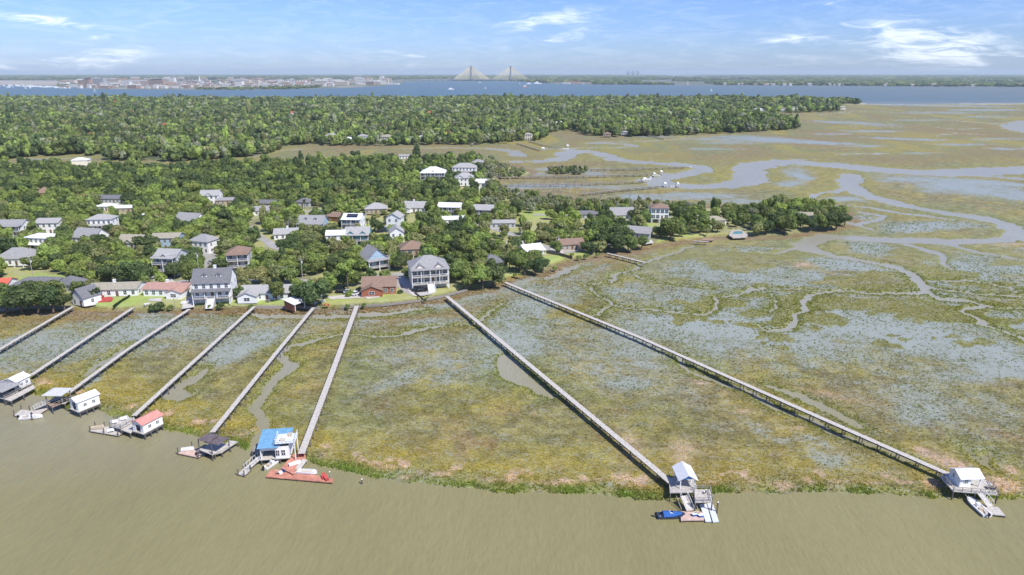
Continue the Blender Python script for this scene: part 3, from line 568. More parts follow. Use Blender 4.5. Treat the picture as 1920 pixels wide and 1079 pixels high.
    if steps:
        g = MB(); n = max(4, int(z0/.2)); yb = -y-(2.2 if porch else 0)
        for k in range(n): g.box(-1.3, 1.3, yb-.3*(n-k)-.01, yb-.3*(n-k-1)-.012, max(0, z0*(k+1)/n-.2), z0*(k+1)/n-.02)
        build('stair', g, TRIM, t)
        for s in (-1, 1):
            g = MB(); g.bar((s*1.4, yb-.3*n, .95), (s*1.4, yb-.02, z0+.95), .09, .09)
            for k in range(0, n+1, 3): g.box(s*1.4-.05, s*1.4+.05, yb-.3*n+.3*k-.1, yb-.3*n+.3*k+.0, 0, z0*k/n+.95)
            build('stair_railing', g, TRIM, t)
    if wing:
        ww = abs(wing); sg = 1 if wing > 0 else -1; g = MB(); gx = sg*(x-ww/2); yy = -y-3.4
        g.box(gx-ww/2, gx+ww/2, yy, -y-.003, z0, z0+2.7); g.add([(gx-ww/2,yy,z0+2.7),(gx+ww/2,yy,z0+2.7),(gx,yy,z0+2.7+ww*.2)], [(0,1,2)])
        wg = build('front_wing', g, wc, t); g = MB()
        for s in (-1, 1):
            g.add([(gx+s*(ww/2+.35),yy-.4,z0+2.55),(gx,yy-.4,z0+2.74+ww*.2),(gx,-y*.2,z0+2.74+ww*.2),(gx+s*(ww/2+.35),-y*.2,z0+2.55),(gx+s*(ww/2+.35),yy-.4,z0+2.7),(gx,yy-.4,z0+2.9+ww*.2),(gx,-y*.2,z0+2.9+ww*.2),(gx+s*(ww/2+.35),-y*.2,z0+2.7)],
                  [(0,3,2,1),(4,5,6,7),(0,1,5,4),(1,2,6,5),(2,3,7,6),(3,0,4,7)])
        build('wing_roof', g, rc, t)
        link('window', window_mesh(2.0, 1.2), wg, (gx, yy-.003, z0+1))
    return t

H_ = house
# along the shore, left to right
H_((130,165,543,573), 6.5, 7, 1, 0, -24, 'gable', 'y', CHAR, WH, pitch=.95, hs=3.4, short='the small white gabled cottage', label='small white cottage with steep grey gable roof at the marsh edge', garage=0)
H_((172,254,533,556), 18, 9, 1, 0, 6, 'gable', 'x', TANR, WH, pitch=.33, chim=-.3, short='the long tan-roofed ranch house', label='long white ranch house with tan roof behind a red patio')
H_((266,352,535,556), 17, 9, 1, 0, -3, 'gable', 'x', SALR, WH, pitch=.3, chim=-.3, wing=6, short='the salmon-roofed ranch house', label='low white ranch house with salmon pink roof on green lawn')
H_((364,437,515,569), 13.5, 10, 2, 2.6, 8, 'gable', 'x', CHAR, WH, pitch=.85, dorm=2, chim=.3, porch=1, steps=1, hs=2.8, short='the big white stilted house', label='big white raised house with dark roof, dormers and front stairs')
H_((453,549,534,563), 20, 9, 1, 0, 4, 'gable', 'x', LTG, WH, pitch=.42, chim=0, wing=-7, short='the long grey-roofed cottage', label='long white cottage with pale grey roof and front wing')
H_((680,742,518,552), 13, 9, 1, 0, 6, 'gable', 'x', BRNR, BRICK, pitch=.62, hs=3.3, dorm=0, wing=-8, short='the red brick house', label='red brick house with brown roof on lawn above the marsh')
H_((768,846,493,541), 15, 12, 2, 2.5, 14, 'hip', 'x', MIDG, CREAM, pitch=.6, porch=2, crossg=2, steps=1, hs=3.0, short='the large cream mansion', label='large cream mansion with grey hipped roof, balconies and front stairs', bigwin=True)
H_((908,943,482,507), 8, 8, 1, 1.2, 20, 'hip', 'x', CHAR, GREYW, pitch=.5, porch=1, short='the dark-roofed shore cabin', label='small grey cabin with dark hipped roof beside shore oaks')
H_((981,1022,459,479), 10, 8, 1, 0, 24, 'gable', 'x', WHR, WH, pitch=.45, short='the white-roofed bungalow', label='white bungalow with bright white roof beside round trees', porch=1)
H_((1049,1097,447,469), 13, 9, 1, 0, 16, 'gable', 'x', BRNR, TANW, pitch=.42, short='the brown-roofed ranch near the inlet', label='tan ranch house with brown roof and small front lawn', wing=4)
H_((1174,1216,428,447), 13, 10, 1, 0, -20, 'gable', 'x', MIDG, GREYW, pitch=.5, short='the grey gabled shore house', label='grey gabled house on the shore half hidden by trees')
H_((1219,1254,389,419), 10, 11, 2, 2.6, -4, 'hip', 'x', BRNR, WH, pitch=.35, short='the tall glass-fronted house', label='tall white house with wide windows on stilts near the point', bigwin=True, porch=0, hs=3.1, garage=2)
H_((1145,1188,394,413), 15, 10, 1, 0, 6, 'gable', 'x', MIDG, WH, pitch=.7, hs=3.2, short='the steep grey-roofed white house', label='white house with long steep grey roof behind trees')
H_((1085,1119,397,411), 13, 8, 1, 0, 4, 'gable', 'x', CHAR, GREYW, pitch=.35, short='the dark-roofed ranch', label='low ranch house with dark roof on small green lawn')
# middle of the neighbourhood
H_((685,733,471,506), 10, 10, 1, 1.6, 34, 'gable', 'y', MIDG, BLUEW, pitch=.95, hs=3.2, porch=1, short='the blue-grey gabled house', label='blue grey house with steep gable and white front deck')
H_((753,798,461,484), 12, 11, 1, 1.3, 12, 'hip', 'x', BRNR, TANW, pitch=.5, short='the brown hip-roofed house', label='square house with brown hipped roof and screened windows', bigwin=True)
H_((723,753,404,437), 7.5, 9, 2, 2.6, -6, 'gable', 'y', LTG, WH, pitch=.6, short='the tall narrow white house', label='tall narrow white house on stilts beside mown yard')
H_((641,680,403,439), 10, 9, 2, 2.6, -4, 'gable', 'x', WHR, WH, pitch=.45, porch=2, solar=1, short='the solar-panelled white house', label='three level white house with dark solar panels on its roof', bigwin=True)
H_((648,693,430,459), 12, 9, 1, 2.4, 4, 'gable', 'x', LTG, TEALW, pitch=.65, crossg=2, porch=1, short='the teal house', label='teal house with pale roof, twin front gables and porch', hs=3)
H_((612,648,436,462), 9, 8, 2, 0, 8, 'gable', 'x', WHR, WH, pitch=.4, short='the white-roofed two-storey house', label='white two storey house with white roof beside the teal house')
H_((558,608,406,437), 14, 9, 1, 2.4, -5, 'gable', 'x', MIDG, BLUEW, pitch=.8, dorm=2, porch=1, steps=1, short='the blue house with two dormers', label='blue raised house with grey roof, two dormers and porch')
H_((604,649,396,416), 14, 10, 1, 0, -18, 'hip', 'x', BRNR, BRICK, pitch=.35, short='the low brown-roofed brick house', label='low brick house with broad brown hipped roof behind lawn')
H_((517,556,430,449), 12, 8, 1, 0, 10, 'gable', 'x', LTG, WH, pitch=.55, chim=.3, short='the small grey-roofed white house', label='small white house with pale grey gable roof amid trees')
H_((433,466,470,509), 9, 9, 2, 2.3, 12, 'hip', 'x', BRNR, GREYW, pitch=.5, porch=2, short='the grey house on stilts', label='grey three level stilt house with brown hipped roof')
H_((356,392,449,475), 11, 9, 2, 0, -16, 'hip', 'x', MIDG, WH, pitch=.55, short='the white house by the lane bend', label='white two storey house with grey hipped roof beside the lane')
H_((374,413,359,383), 12, 10, 2, 0, 6, 'gable', 'x', LTG, WH, pitch=.55, crossg=1, short='the white house below the woods', label='white two storey house against the dark woods')
H_((294,334,470,518), 10, 9, 2, 2.7, -8, 'gable', 'x', LTG, GREYW, pitch=.55, porch=2, crossg=1, short='the three-level porch house', label='three level grey house with double porches and cars below')
H_((167,210,404,435), 13, 9, 2, 1, 6, 'hip', 'x', LTG, WH, pitch=.45, porch=1, steps=1, short='the white two-storey porch house', label='white two storey house with pale roof and full front porch')
H_((131,185,434,460), 14, 10, 1, 1, -14, 'gable', 'x', MIDG, WH, pitch=.75, hs=3, short='the blue-shuttered house', label='white house with broad steep grey roof and gabled ends')
H_((48,94,440,468), 13, 9, 2, 0, -10, 'hip', 'x', WHR, WH, pitch=.3, short='the white house with stepped roofs', label='bright white house with low white roofs among trees', porch=1)
H_((0,54,476,502), 16, 11, 1, 1, 4, 'hip', 'x', MIDG, WH, pitch=.65, short='the wide hip-roofed house', label='wide white house with grey hipped roof and roof deck', hs=3)
H_((-2,40,415,447), 14, 9, 2, 1, 2, 'gable', 'x', MIDG, WH, pitch=.5, porch=2, short='the double-porch house at the edge', label='white double porch house with grey roof at the left edge of the photo')
H_((71,110,414,438), 12, 9, 2, 0, 4, 'gable', 'x', LTG, WH, pitch=.4, short='the pale-roofed two-storey house', label='two storey white house with flat pale roof behind trees')
H_((224,262,446,466), 12, 9, 1, 0, -5, 'gable', 'x', TANR, GREYW, pitch=.7, crossg=1, short='the tan-roofed house', label='grey house with tan gable roof deep among trees')
H_((290,333,444,468), 13, 9, 2, 0, 6, 'gable', 'x', TANR, BLUEW, pitch=.35, short='the tan-roofed blue house', label='blue two storey house with tan roof among oaks')
H_((329,368,405,423), 14, 9, 1, 0, -14, 'gable', 'x', MIDG, WH, pitch=.8, short='the grey A-roofed house', label='white house with tall grey gable roof amid oaks')
H_((173,248,368,381), 26, 10, 1, 0, -3, 'gable', 'x', CHAR, GREYW, pitch=.35, short='the long charcoal-roofed house', label='long low house with charcoal roof at the edge of woods')
H_((214,260,387,399), 18, 11, 1, 0, 8, 'gable', 'x', WHR, TANW, pitch=.12, short='the low white-roofed house', label='low house with nearly flat white roof among trees')
H_((182,209,386,396), 11, 8, 1, 0, 0, 'hip', 'x', WHR, WH, pitch=.3, short='the little white-roofed cottage', label='little cottage with white hipped roof beside a low white roof')
H_((756,797,381,401), 14, 10, 1, 1, -5, 'gable', 'x', LTG, WH, pitch=.6, chim=-.4, dorm=0, wing=-5, short='the white house with tall chimney', label='white house with grey gables and a tall pale chimney')
H_((687,724,384,404), 13, 10, 1, 1, 8, 'hip', 'x', LTG, TANW, pitch=.55, short='the pale grey hip-roofed house', label='tan house with pale grey hipped roof beside small lawn')
H_((821,864,382,405), 14, 9, 2, 0, -6, 'gable', 'x', WHR, WH, pitch=.35, porch=2, short='the white house with stacked decks', label='white house with two stacked glassy front porches', bigwin=True)
H_((889,922,386,407), 12, 9, 1, 1.8, -8, 'gable', 'x', LTG, BLUEW, pitch=.45, short='the pale blue raised house', label='pale blue raised house with light grey roof and red stairs', porch=1)
H_((732,758,434,457), 7, 9, 2, 0, 12, 'gable', 'y', LTG, WH, pitch=.7, short='the narrow gabled house', label='narrow white house with grey gable below the tall narrow house')
H_((919,960,417,428), 16, 8, 1, 0, 4, 'gable', 'x', LTG, GREYW, pitch=.25, short='the flat-roofed workshop', label='long grey workshop with pale low roof among trees')
H_((833,870,405,421), 13, 8, 1, 0, 8, 'gable', 'x', WHR, WH, pitch=.3, short='the low white bungalow', label='low white bungalow under trees beside the lane')
H_((1490,1524,398,417), 12, 9, 1, 0, -12, 'gable', 'x', TANR, mat('pink_stucco', (.55,.42,.36), .8), pitch=.5, short='the pink house in the grove', label='pink stucco house hidden in the grove at the point')
H_((1284,1322,402,421), 15, 9, 1, 0, -4, 'gable', 'x', TANR, TANW, pitch=.35, short='the tan house near the point', label='tan house with low tan roof between dark oaks')
H_((1326,1360,404,423), 12, 9, 1, 0, 10, 'hip', 'x', TANR, WH, pitch=.35, short='the low pale house by the pool', label='low pale house with tan hipped roof beside the pool terrace')
H_((485,519,376,390), 15, 9, 1, 0, -3, 'gable', 'x', CHAR, TANW, pitch=.35, short='the black-roofed house', label='low house with black roof in front of the woods')
H_((472,500,394,404), 11, 8, 1, 0, 12, 'gable', 'x', MIDG, WH, pitch=.5, short='the small grey-gabled house', label='small house with grey gable peeping out of trees')
H_((556,578,376,388), 10, 8, 1, 0, -10, 'hip', 'x', CHAR, GREYW, pitch=.5, short='the little dark hip roof', label='little house with dark hipped roof by the upper lane')
H_((40,84,531,547), 15, 9, 1, 0, 6, 'hip', 'x', CHAR, GREYW, pitch=.4, short='the charcoal hip-roofed house', label='charcoal roofed low house behind the big shore oaks')
H_((108,134,525,547), 8, 8, 1, 0, -16, 'hip', 'x', CHAR, GREYW, pitch=.6, short='the little charcoal-roofed house', label='little grey house with charcoal hipped roof beside the road')
H_((-34,8,532,548), 11, 8, 1, 0, 8, 'gable', 'x', REDR, WH, pitch=.4, short='the bright red-roofed house', label='white house with bright red roof at left edge of photo')
H_((268,290,409,417), 9, 7, 1, 0, 0, 'gable', 'x', WHR, WH, pitch=.4, short='the tiny white gable', label='tiny white gable roof showing between tree crowns', keep=0)
H_((410,436,375,384), 12, 8, 1, 0, 8, 'gable', 'x', MIDG, TANW, pitch=.3, short='the grey roof by the woods', label='low grey roofed house right of the white one below the woods')
H_((72,94,354,370), 9, 8, 1, 0, 20, 'hip', 'x', BRNR, BRICK, pitch=.8, short='the brown steep roof', label='steep brown roof rising from the trees on the left')
# beyond the belt of woods
H_((792,832,315,345), 19, 14, 2, 3, 0, 'hip', 'x', WHR, WH, pitch=.5, porch=2, crossg=1, short='the white villa with hipped roofs', label='grand white villa with pale roofs by the inner marsh', bigwin=True)
H_((850,890,310,331), 20, 12, 2, 1.5, -4, 'hip', 'x', LTG, WH, pitch=.5, porch=1, short='the broad white villa', label='broad white villa with grey hipped roof above a smaller white house')
H_((857,889,332,351), 15, 11, 2, 1, 8, 'hip', 'x', LTG, WH, pitch=.6, crossg=2, short='the smaller white villa', label='smaller white villa with grey gables just below the broad villa')
H_((888,905,301,311), 12, 9, 1, 0, 0, 'hip', 'x', MIDG, GREYW, pitch=.5, short='the grey roof by the inlet', label='grey hipped roof in trees beside the inner marsh')
H_((752,766,291,298), 12, 9, 1, 0, 0, 'gable', 'x', LTG, WH, pitch=.2, short='the pale flat roof', label='pale flat roof alone in the belt of woods')
H_((896,914,346,358), 10, 9, 2, 0, 0, 'gable', 'x', WHR, WH, pitch=.5, short='the white cottage in dead trees', label='white cottage half hidden by bare trees')
# far shore of the wooded island: pale houses along the marsh
def far_house(u0, u1, vt, vb, rc, wc, lab, hip=True):
    s = ppm(vb, LAND); w_ = (u1-u0)/s*.85
    H_((u0,u1,vt,vb), w_, min(w_*.7, 14), 2 if (vb-vt)/s > 9 else 1, 1, random.uniform(-15,15), 'hip' if hip else 'gable', 'x', rc, wc, pitch=.5, short='', label=lab, hs=3, crossg=0)
for a in [(606,634,251,266,LTG,CREAM,'cream house on the far marsh shore, leftmost of its row'),(642,662,256,267,WHR,TANW,'tan house with white roof on the far marsh shore'),(668,692,252,267,MIDG,WH,'white house with grey roof on far shore, left of tan gables'),
          (711,737,250,268,TANR,CREAM,'large cream house with tan roof on far marsh shore'),(748,760,256,265,WHR,WH,'tiny white house right of the cream one on far shore'),(780,800,254,264,LTG,TANW,'tan house in trees left of the orange roof'),
          (832,849,247,255,mat('orange_tile', (.62,.2,.1), .8),WH,'house with orange tile roof on the wooded island'),(857,873,251,261,MIDG,GREYW,'grey house in trees right of the orange roof'),
          (920,938,246,256,WHR,WH,'bright white house on far shore left of the cove'),(938,952,250,258,LTG,WH,'white house with grey roof beside the bright white one'),(961,977,253,261,LTG,CREAM,'cream house near the end of the far shore row'),
          (980,998,248,263,TANR,CREAM,'tall tan house at the right end of far shore row'),(1003,1014,247,256,BRNR,TANW,'brown roofed house beside the cove'),
          (1224,1232,238,247,WHR,WH,'small white tower house before the dark grove'),(1130,1146,250,257,BRNR,TANW,'brown cabin under the dark grove shore'),(1164,1180,247,254,MIDG,GREYW,'grey cabin under the dark grove shore'),
          (1415,1432,202,209,WHR,WH,'long white house on the far neck of land'),(1463,1474,200,209,BRNR,GREYW,'brown roofed house on the far neck of land'),(1482,1492,200,208,LTG,CREAM,'cream house on the far neck of land'),(1573,1586,197,207,TANR,CREAM,'tall tan house at the tip of the far neck')]:
    far_house(*a)
for i, (u, v_, k) in enumerate([(430,240,0),(245,215,0),(620,232,1),(735,232,0),(40,255,0),(310,240,0),(870,238,0),(1190,222,0),(660,210,0),(30,222,1),(890,205,0),(1050,236,0),(520,268,0),(215,194,0),(360,198,1),(95,206,0),(190,207,0),(270,231,1),(300,256,0),(280,282,0),(110,273,1),(170,259,0),(60,287,0),(150,312,0),(400,222,0),(548,216,0),(585,202,1),(690,246,0),(512,228,0),(805,216,0),(340,210,1),(140,200,0),(1012,232,1),(956,222,0),(560,246,1),(480,262,0)]):
    s = ppm(v_, LAND); H_((u-5,u+5,v_-5,v_+1), 8+i%3*3, 9, 2, 0, i*17%40-20, 'hip', 'x', [LTG, WHR, BRNR, REDR][(i*7)%4] if k == 0 else TANR, CREAM if i%2 else WH, pitch=.45, label='roof of a house standing deep in the far woods', group='house roofs scattered through the far woods', nowin=True)

# ------------------------------------------------------------------ yards: patios, pool, cars, poles, fences, hedges, seawall
def pxslab(name, pl, z, th, m, parent=None):
    mb = MB(); mb.prism([tuple(P(u, v_, z))[:2] for u, v_ in pl], z-th, z); return build(name, mb, m, parent)
tag(pxslab('patio', [(178,562),(206,556),(212,560),(208,565),(184,566)], LAND+.35, .3, REDD), 'red painted patio deck behind the long ranch house', 'patio')
tag(pxslab('patio', [(282,560),(304,559),(302,565),(276,564)], LAND+.25, .2, CONC), 'pale patio at the foot of the salmon-roofed house', 'patio')
tag(pxslab('patio', [(682,556),(708,552),(712,557),(688,560)], LAND+.25, .2, CONC), 'small pale patio in front of the brick house', 'patio')
tag(pxslab('pool_terrace', [(1366,441),(1371,432),(1390,431),(1402,440),(1400,445),(1374,446)], LAND+.5, .45, mat('worn_terrace', (.42,.38,.33), .9, .25, .8)), 'pale terrace around a swimming pool near the point', 'terrace')
tag(pxslab('swimming_pool', [(1372,439),(1378,434),(1392,434),(1392,439)], LAND+.54, .035, POOL), 'turquoise swimming pool in the pale terrace', 'pool')
tag(pxslab('swimming_pool', [(403,466),(414,462),(424,464),(418,469)], LAND+.2, .1, POOL), 'blue swimming pool behind the white house at the lane bend', 'pool')
def car(u, v_, rz, paint, label, h_=1.5, L_=4.6):
    p = P(u, v_, LAND+.1); t = thing('parked_car', (p.x, p.y, LAND+.14), R(rz), label, 'car', 'cars parked by the houses')
    a = L_/2; b = MB(); prof = [(-a,.35),(a,.35),(a,.75),(a*.55,.92),(-a*.9,.98),(-a,.8)]
    b.add([(x_,-.9,z_) for x_, z_ in prof]+[(x_,.9,z_) for x_, z_ in prof], [(0,1,2,3,4,5),(11,10,9,8,7,6)]+[((i+1)%6,i,6+i,6+(i+1)%6) for i in range(6)])
    build('body', b, paint, t)
    c = MB(); pr = [(-a*.8,.97),(a*.42,.93),(a*.12,h_),(-a*.7,h_)]
    c.add([(x_,-.78,z_) for x_, z_ in pr]+[(x_,.78,z_) for x_, z_ in pr], [(0,1,2,3),(7,6,5,4)]+[((i+1)%4,i,4+i,4+(i+1)%4) for i in range(4)]); build('window', c, GLASS, t)
    build('roof', MB().box(-a*.68, a*.1, -.74, .74, h_+.002, h_+.05), paint, t)
    for sx_ in (-a*.62, a*.62):
        for sy in (-.86, .86): build('wheel', MB().tube((sx_, sy-.1, .33), (sx_, sy+.1, .33), .33, n=10), TYRE, t)
PW, PS, PB, PR = mat('white_car_paint', (.7,.7,.7), .25, .02, bump=0), mat('silver_car_paint', (.38,.4,.42), .3, .02, bump=0), mat('black_car_paint', (.015,.016,.02), .2, .02, bump=0), mat('red_car_paint', (.35,.02,.02), .25, .02, bump=0)
car(781,545,70,PB,'black car beside the garage of the cream mansion'); car(790,547,20,PB,'black car parked crosswise by the cream mansion'); car(282,523,10,PS,'silver car on the drive left of the stilted porch house')
car(303,524,-20,PW,'white car under the three level porch house'); car(668,553,60,PW,'white car left of the brick house'); car(655,550,20,PS,'silver car by the shrubs left of the brick house'); car(640,549,0,PB,'black car parked in the shade right of the oak')
car(1047,472,80,PB,'dark car before the brown-roofed ranch'); car(712,436,20,PB,'dark car on the drive of the tall narrow house'); car(1206,452,-60,PW,'white car before the tall house near the point'); car(313,520,80,PB,'dark car right of the white one under the porch house')
car(400,494,50,PS,'silver car on the lane bend'); car(620,525,85,PR,'red car on the road behind the leaning oak'); car(960,474,0,PW,'white car on the lane left of the bungalow')
def pole(u, v_, h_, label, lamp=False):
    p = P(u, v_, LAND); t = thing('utility_pole', (p.x, p.y, LAND), R(20), label, 'utility pole', 'wooden utility poles along the lanes')
    build('post', MB().tube((0,0,-.3), (0,0,h_), .17, .12, 8), DEADW, t); build('crossarm', MB().box(-1.1, 1.1, -.06, .06, h_-.8, h_-.66), DEADW, t)
    for x_ in (-1, -.4, .4, 1): build('insulator', MB().tube((x_,0,h_-.65), (x_,0,h_-.45), .05, n=6), FLOATW, t)
    build('transformer', MB().tube((.32,0,h_-2.2), (.32,0,h_-1.3), .24, n=8), FLOATW, t); return Vector((p.x, p.y, LAND+h_-.55))
PT = [pole(64,526,10,'utility pole by the left road'), pole(374,517,10.5,'utility pole at the lane bend near the big white house'), pole(568,530,10.5,'pale utility pole above the road in the middle'), pole(730,521,10.5,'utility pole between the brick house and the blue gable'), pole(977,462,9,'utility pole near the white-roofed bungalow'), pole(1046,474,8.5,'utility pole before the brown-roofed ranch')]
for i, (a, b_) in enumerate(zip(PT[:-1], PT[1:])):
    mb = MB(); pv_ = None
    for k in range(13):
        t_ = k/12; q = a.lerp(b_, t_); q.z -= 5*t_*(1-t_)*min(1, (b_-a).length/80)
        if pv_ is not None: mb.tube(pv_, q, .035, n=4)
        pv_ = q
    tag(build('power_line', mb, BLACK), ['power line from the left road to the lane bend','power line from the lane bend to the middle pole','power line from the middle pole to the brick house','power line from the brick house to the bungalow','short power line above the brown-roofed ranch'][i], 'power line')
def wallpx(name, pts, z0, h_, th, m, label, cat, posts=0):
    w = [P(u, v_, z0) for u, v_ in pts]; t = thing(name, w[0], 0, label, cat); mb = MB()
    for a, b_ in zip(w[:-1], w[1:]): mb.bar(a-w[0]+Vector((0,0,h_/2)), b_-w[0]+Vector((0,0,h_/2)), th, h_)
    build('panel' if posts else 'wall', mb, m, t)
    if posts:
        for a, b_ in zip(w[:-1], w[1:]):
            n = max(1, int((b_-a).length/posts))
            for k in range(n+1):
                q = a.lerp(b_, k/n)-w[0]; build('post', MB().box(q.x-.07, q.x+.07, q.y-.07, q.y+.07, 0, h_+.12), PILE if m is PILE else BEAM, t)
wallpx('seawall', [(640,579),(719,574.5),(794,565.5),(833,557.5),(876,546)], .7, .9, .22, BEAM, 'low pale seawall curving round the mansion lawn', 'seawall')
wallpx('seawall', [(0,586),(60,580),(128,581)], .2, 1.5, .3, BEAM, 'grey timber seawall below the big left oaks', 'seawall')
wallpx('seawall', [(480,580),(545,580),(600,582)], .2, 1.4, .3, DEADW, 'low weathered seawall below the grey-roofed cottage', 'seawall')
wallpx('garden_fence', [(1026,476),(1050,480),(1073,487)], LAND, 1.5, .1, PILE, 'dark fence beside the bungalow lawn', 'fence', 2.5)
wallpx('garden_fence', [(777,550),(794,564)], LAND, .9, .06, BLACK, 'thin black fence crossing the mansion lawn', 'fence', 2.5)
wallpx('garden_fence', [(604,425),(640,423),(690,420)], LAND, 1.6, .1, BEAM, 'grey board fence behind the solar-panelled house', 'fence', 3)
wallpx('garden_fence', [(722,417),(760,415)], LAND, 1.6, .1, BEAM, 'grey board fence beyond the tall narrow house', 'fence', 3)
wallpx('garden_fence', [(391,502),(405,492),(410,486)], LAND, 1.5, .1, DEADW, 'pale board fence along the lane bend', 'fence', 3)
# leaf-metal shed and clutter by the leaning oak
p = P(570, 573, LAND); t = thing('boat_shed', (p.x, p.y, LAND), R(58), 'open shed with long pale metal roof beside the leaning oak', 'shed')
build('roof', MB().add([(-7,-3,2.6),(7,-3,2.6),(7,3,3.6),(-7,3,3.6),(-7,-3,2.72),(7,-3,2.72),(7,3,3.72),(-7,3,3.72)], [(0,3,2,1),(4,5,6,7),(0,1,5,4),(1,2,6,5),(2,3,7,6),(3,0,4,7)]), WHR, t)
build('wall', MB().box(-6.6, 6.6, 2.5, 2.8, 0, 3.4).box(-6.6, -6.4, -2.6, 2.49, 0, 2.5), BRICK, t)
for x_ in (-6.4, -2, 2, 6.4): build('post', MB().box(x_-.1, x_+.1, -2.8, -2.6, 0, 2.6), TRIM, t)
for i, (u, v_, c_, lb) in enumerate([(612,574,REDD,'red garden table near the oak'),(605,567,TRIM,'white garden table near the oak'),(590,570,TRIM,'white garden table beside the metal-roofed shed'),(344,570,TRIM,'white picnic table beside the big white house'),(504,566,BEAM,'grey picnic table before the grey-roofed cottage'),(190,560,REDD,'red picnic table on the red patio'),(276,573,TRIM,'white garden bench on the shore lawn')]):
    p = P(u, v_, LAND); t = thing('picnic_table', (p.x, p.y, LAND+(.36 if i == 5 else .02)), R(i*37), lb, 'table')
    build('tabletop', MB().box(-1, 1, -.45, .45, .72, .78), c_, t)
    for s in (-1, 1): build('bench', MB().box(-1, 1, s*.75-.14, s*.75+.14, .42, .47), c_, t); build('leg', MB().box(s*.75-.05, s*.75+.05, -.7, .7, 0, .719), c_, t)

# ------------------------------------------------------------------ boardwalks over the marsh
def boardwalk(pts, label, z=DECK, wd=1.3, rails=0, stringer=True, deckm=WOOD, sp=3.6, pile_h=0.0, z_end=None, name='boardwalk'):
    w = [P(u, v_, z) for u, v_ in pts]; o = w[0].copy(); o.z = 0; a0 = math.atan2(w[-1].y-w[0].y, w[-1].x-w[0].x)
    t = thing(name, o, a0, label, 'boardwalk', 'timber boardwalks across the marsh'); inv = Matrix.Rotation(-a0, 3, 'Z'); w = [inv @ (p-o) for p in w]
    if z_end is not None: w[-1].z = z_end
    mb = MB(); st = MB(); rl = MB(); k = 0
    for a, b_ in zip(w[:-1], w[1:]):
        mb.bar(a, b_, wd, .09)
        d = (b_-a).normalized(); n = Vector((-d.y, d.x, 0))
        for s in (-1, 1): st.bar(a+n*s*(wd/2-.12)-Vector((0,0,.2)), b_+n*s*(wd/2-.12)-Vector((0,0,.2)), .1, .29)
        if rails:
            for s in ((-1, 1) if rails == 2 else (-1,)):
                rl.bar(a+n*s*(wd/2-.03)+Vector((0,0,.95)), b_+n*s*(wd/2-.03)+Vector((0,0,.95)), .1, .08)
    build('deck', mb, deckm, t); build('stringer', st, PILE, t)
    if rails: build('handrail', rl, BEAM, t)
    me = None; total = 0
    for a, b_ in zip(w[:-1], w[1:]):
        L_ = (b_-a).length; n = max(1, int(L_/sp)); ang = math.atan2(b_.y-a.y, b_.x-a.x)
        for i in range(n):
            if total > 98: break
            if me is None:
                g = MB()
                for s in (-1, 1): g.tube((0, s*(wd/2+.02), -2.2-.6), (0, s*(wd/2+.02), (1.0 if rails else .12+pile_h)), .13, n=6)
                g.box(-.09, .09, -wd/2-.1, wd/2+.1, -.62, -.36); me = g.mesh('trestle', PILE)
            q = a.lerp(b_, (i+.5)/n); link('trestle', me, t, q, ang); total += 1
    return t
boardwalk([(-300,780),(0,655),(137,575)], 'boardwalk leaving the picture at the left edge, ending at the white cottage')
boardwalk([(58,704),(250,577)], 'boardwalk from the left white boathouse to the tan-roofed ranch lawn')
boardwalk([(128,737),(240,655),(355,580)], 'boardwalk from the hip-roofed pavilion to the salmon-roofed house')
boardwalk([(251,780),(370,672),(477,575)], 'boardwalk from the red-roofed boathouse to the grey-roofed cottage')
boardwalk([(398,811),(517,663),(588,577)], 'boardwalk from the brown-roofed dock shed to the leaning oak', rails=0)
boardwalk([(565,851),(617,714),(669,574)], 'boardwalk from the orange deck to the brick house lawn', wd=1.6, rails=0)
boardwalk([(1258,905),(1218,871),(838,556)], 'long dark-shadowed boardwalk from the white-roofed pavilion to the mansion lawn', wd=1.5, sp=4.2)
boardwalk([(1780,890),(1537,783),(1200,633),(945,529)], 'longest boardwalk, from the right white boathouse to the shore oaks', wd=1.5, sp=4.2)
boardwalk([(1138,475),(1175,484),(1210,493)], 'short boardwalk with small end deck by the brown-roofed ranch', rails=0)
boardwalk([(1300,452),(1330,454)], 'very short pier before the pool terrace', rails=0)
for a, lb in [([(991,264),(1020,272),(1050,277)],'distant dark boardwalk from the cove to the creek bend'),([(1087,364),(1160,356),(1237,349)],'distant pale boardwalk ending at the creek floats'),([(919,347),(1070,346),(1206,340)],'distant boardwalk crossing the inner marsh, nearest the dead trees'),
              ([(916,332),(1060,331),(1220,327)],'distant boardwalk crossing the inner marsh from the villas'),([(1103,318),(1200,316),(1285,313)],'distant boardwalk from the small wooded islet'),([(969,268),(1012,281)],'distant dark boardwalk beside the cove'),
              ([(1215,254),(1245,260)],'distant dark boardwalk below the dark grove'),([(1345,246),(1372,251)],'distant dark boardwalk at the right end of the grove'),([(860,268),(890,266),(884,272)],'distant dark boardwalk on the far marsh shore')]:
    boardwalk(a, lb, sp=6, wd=1.8, rails=0, deckm=BEAM)
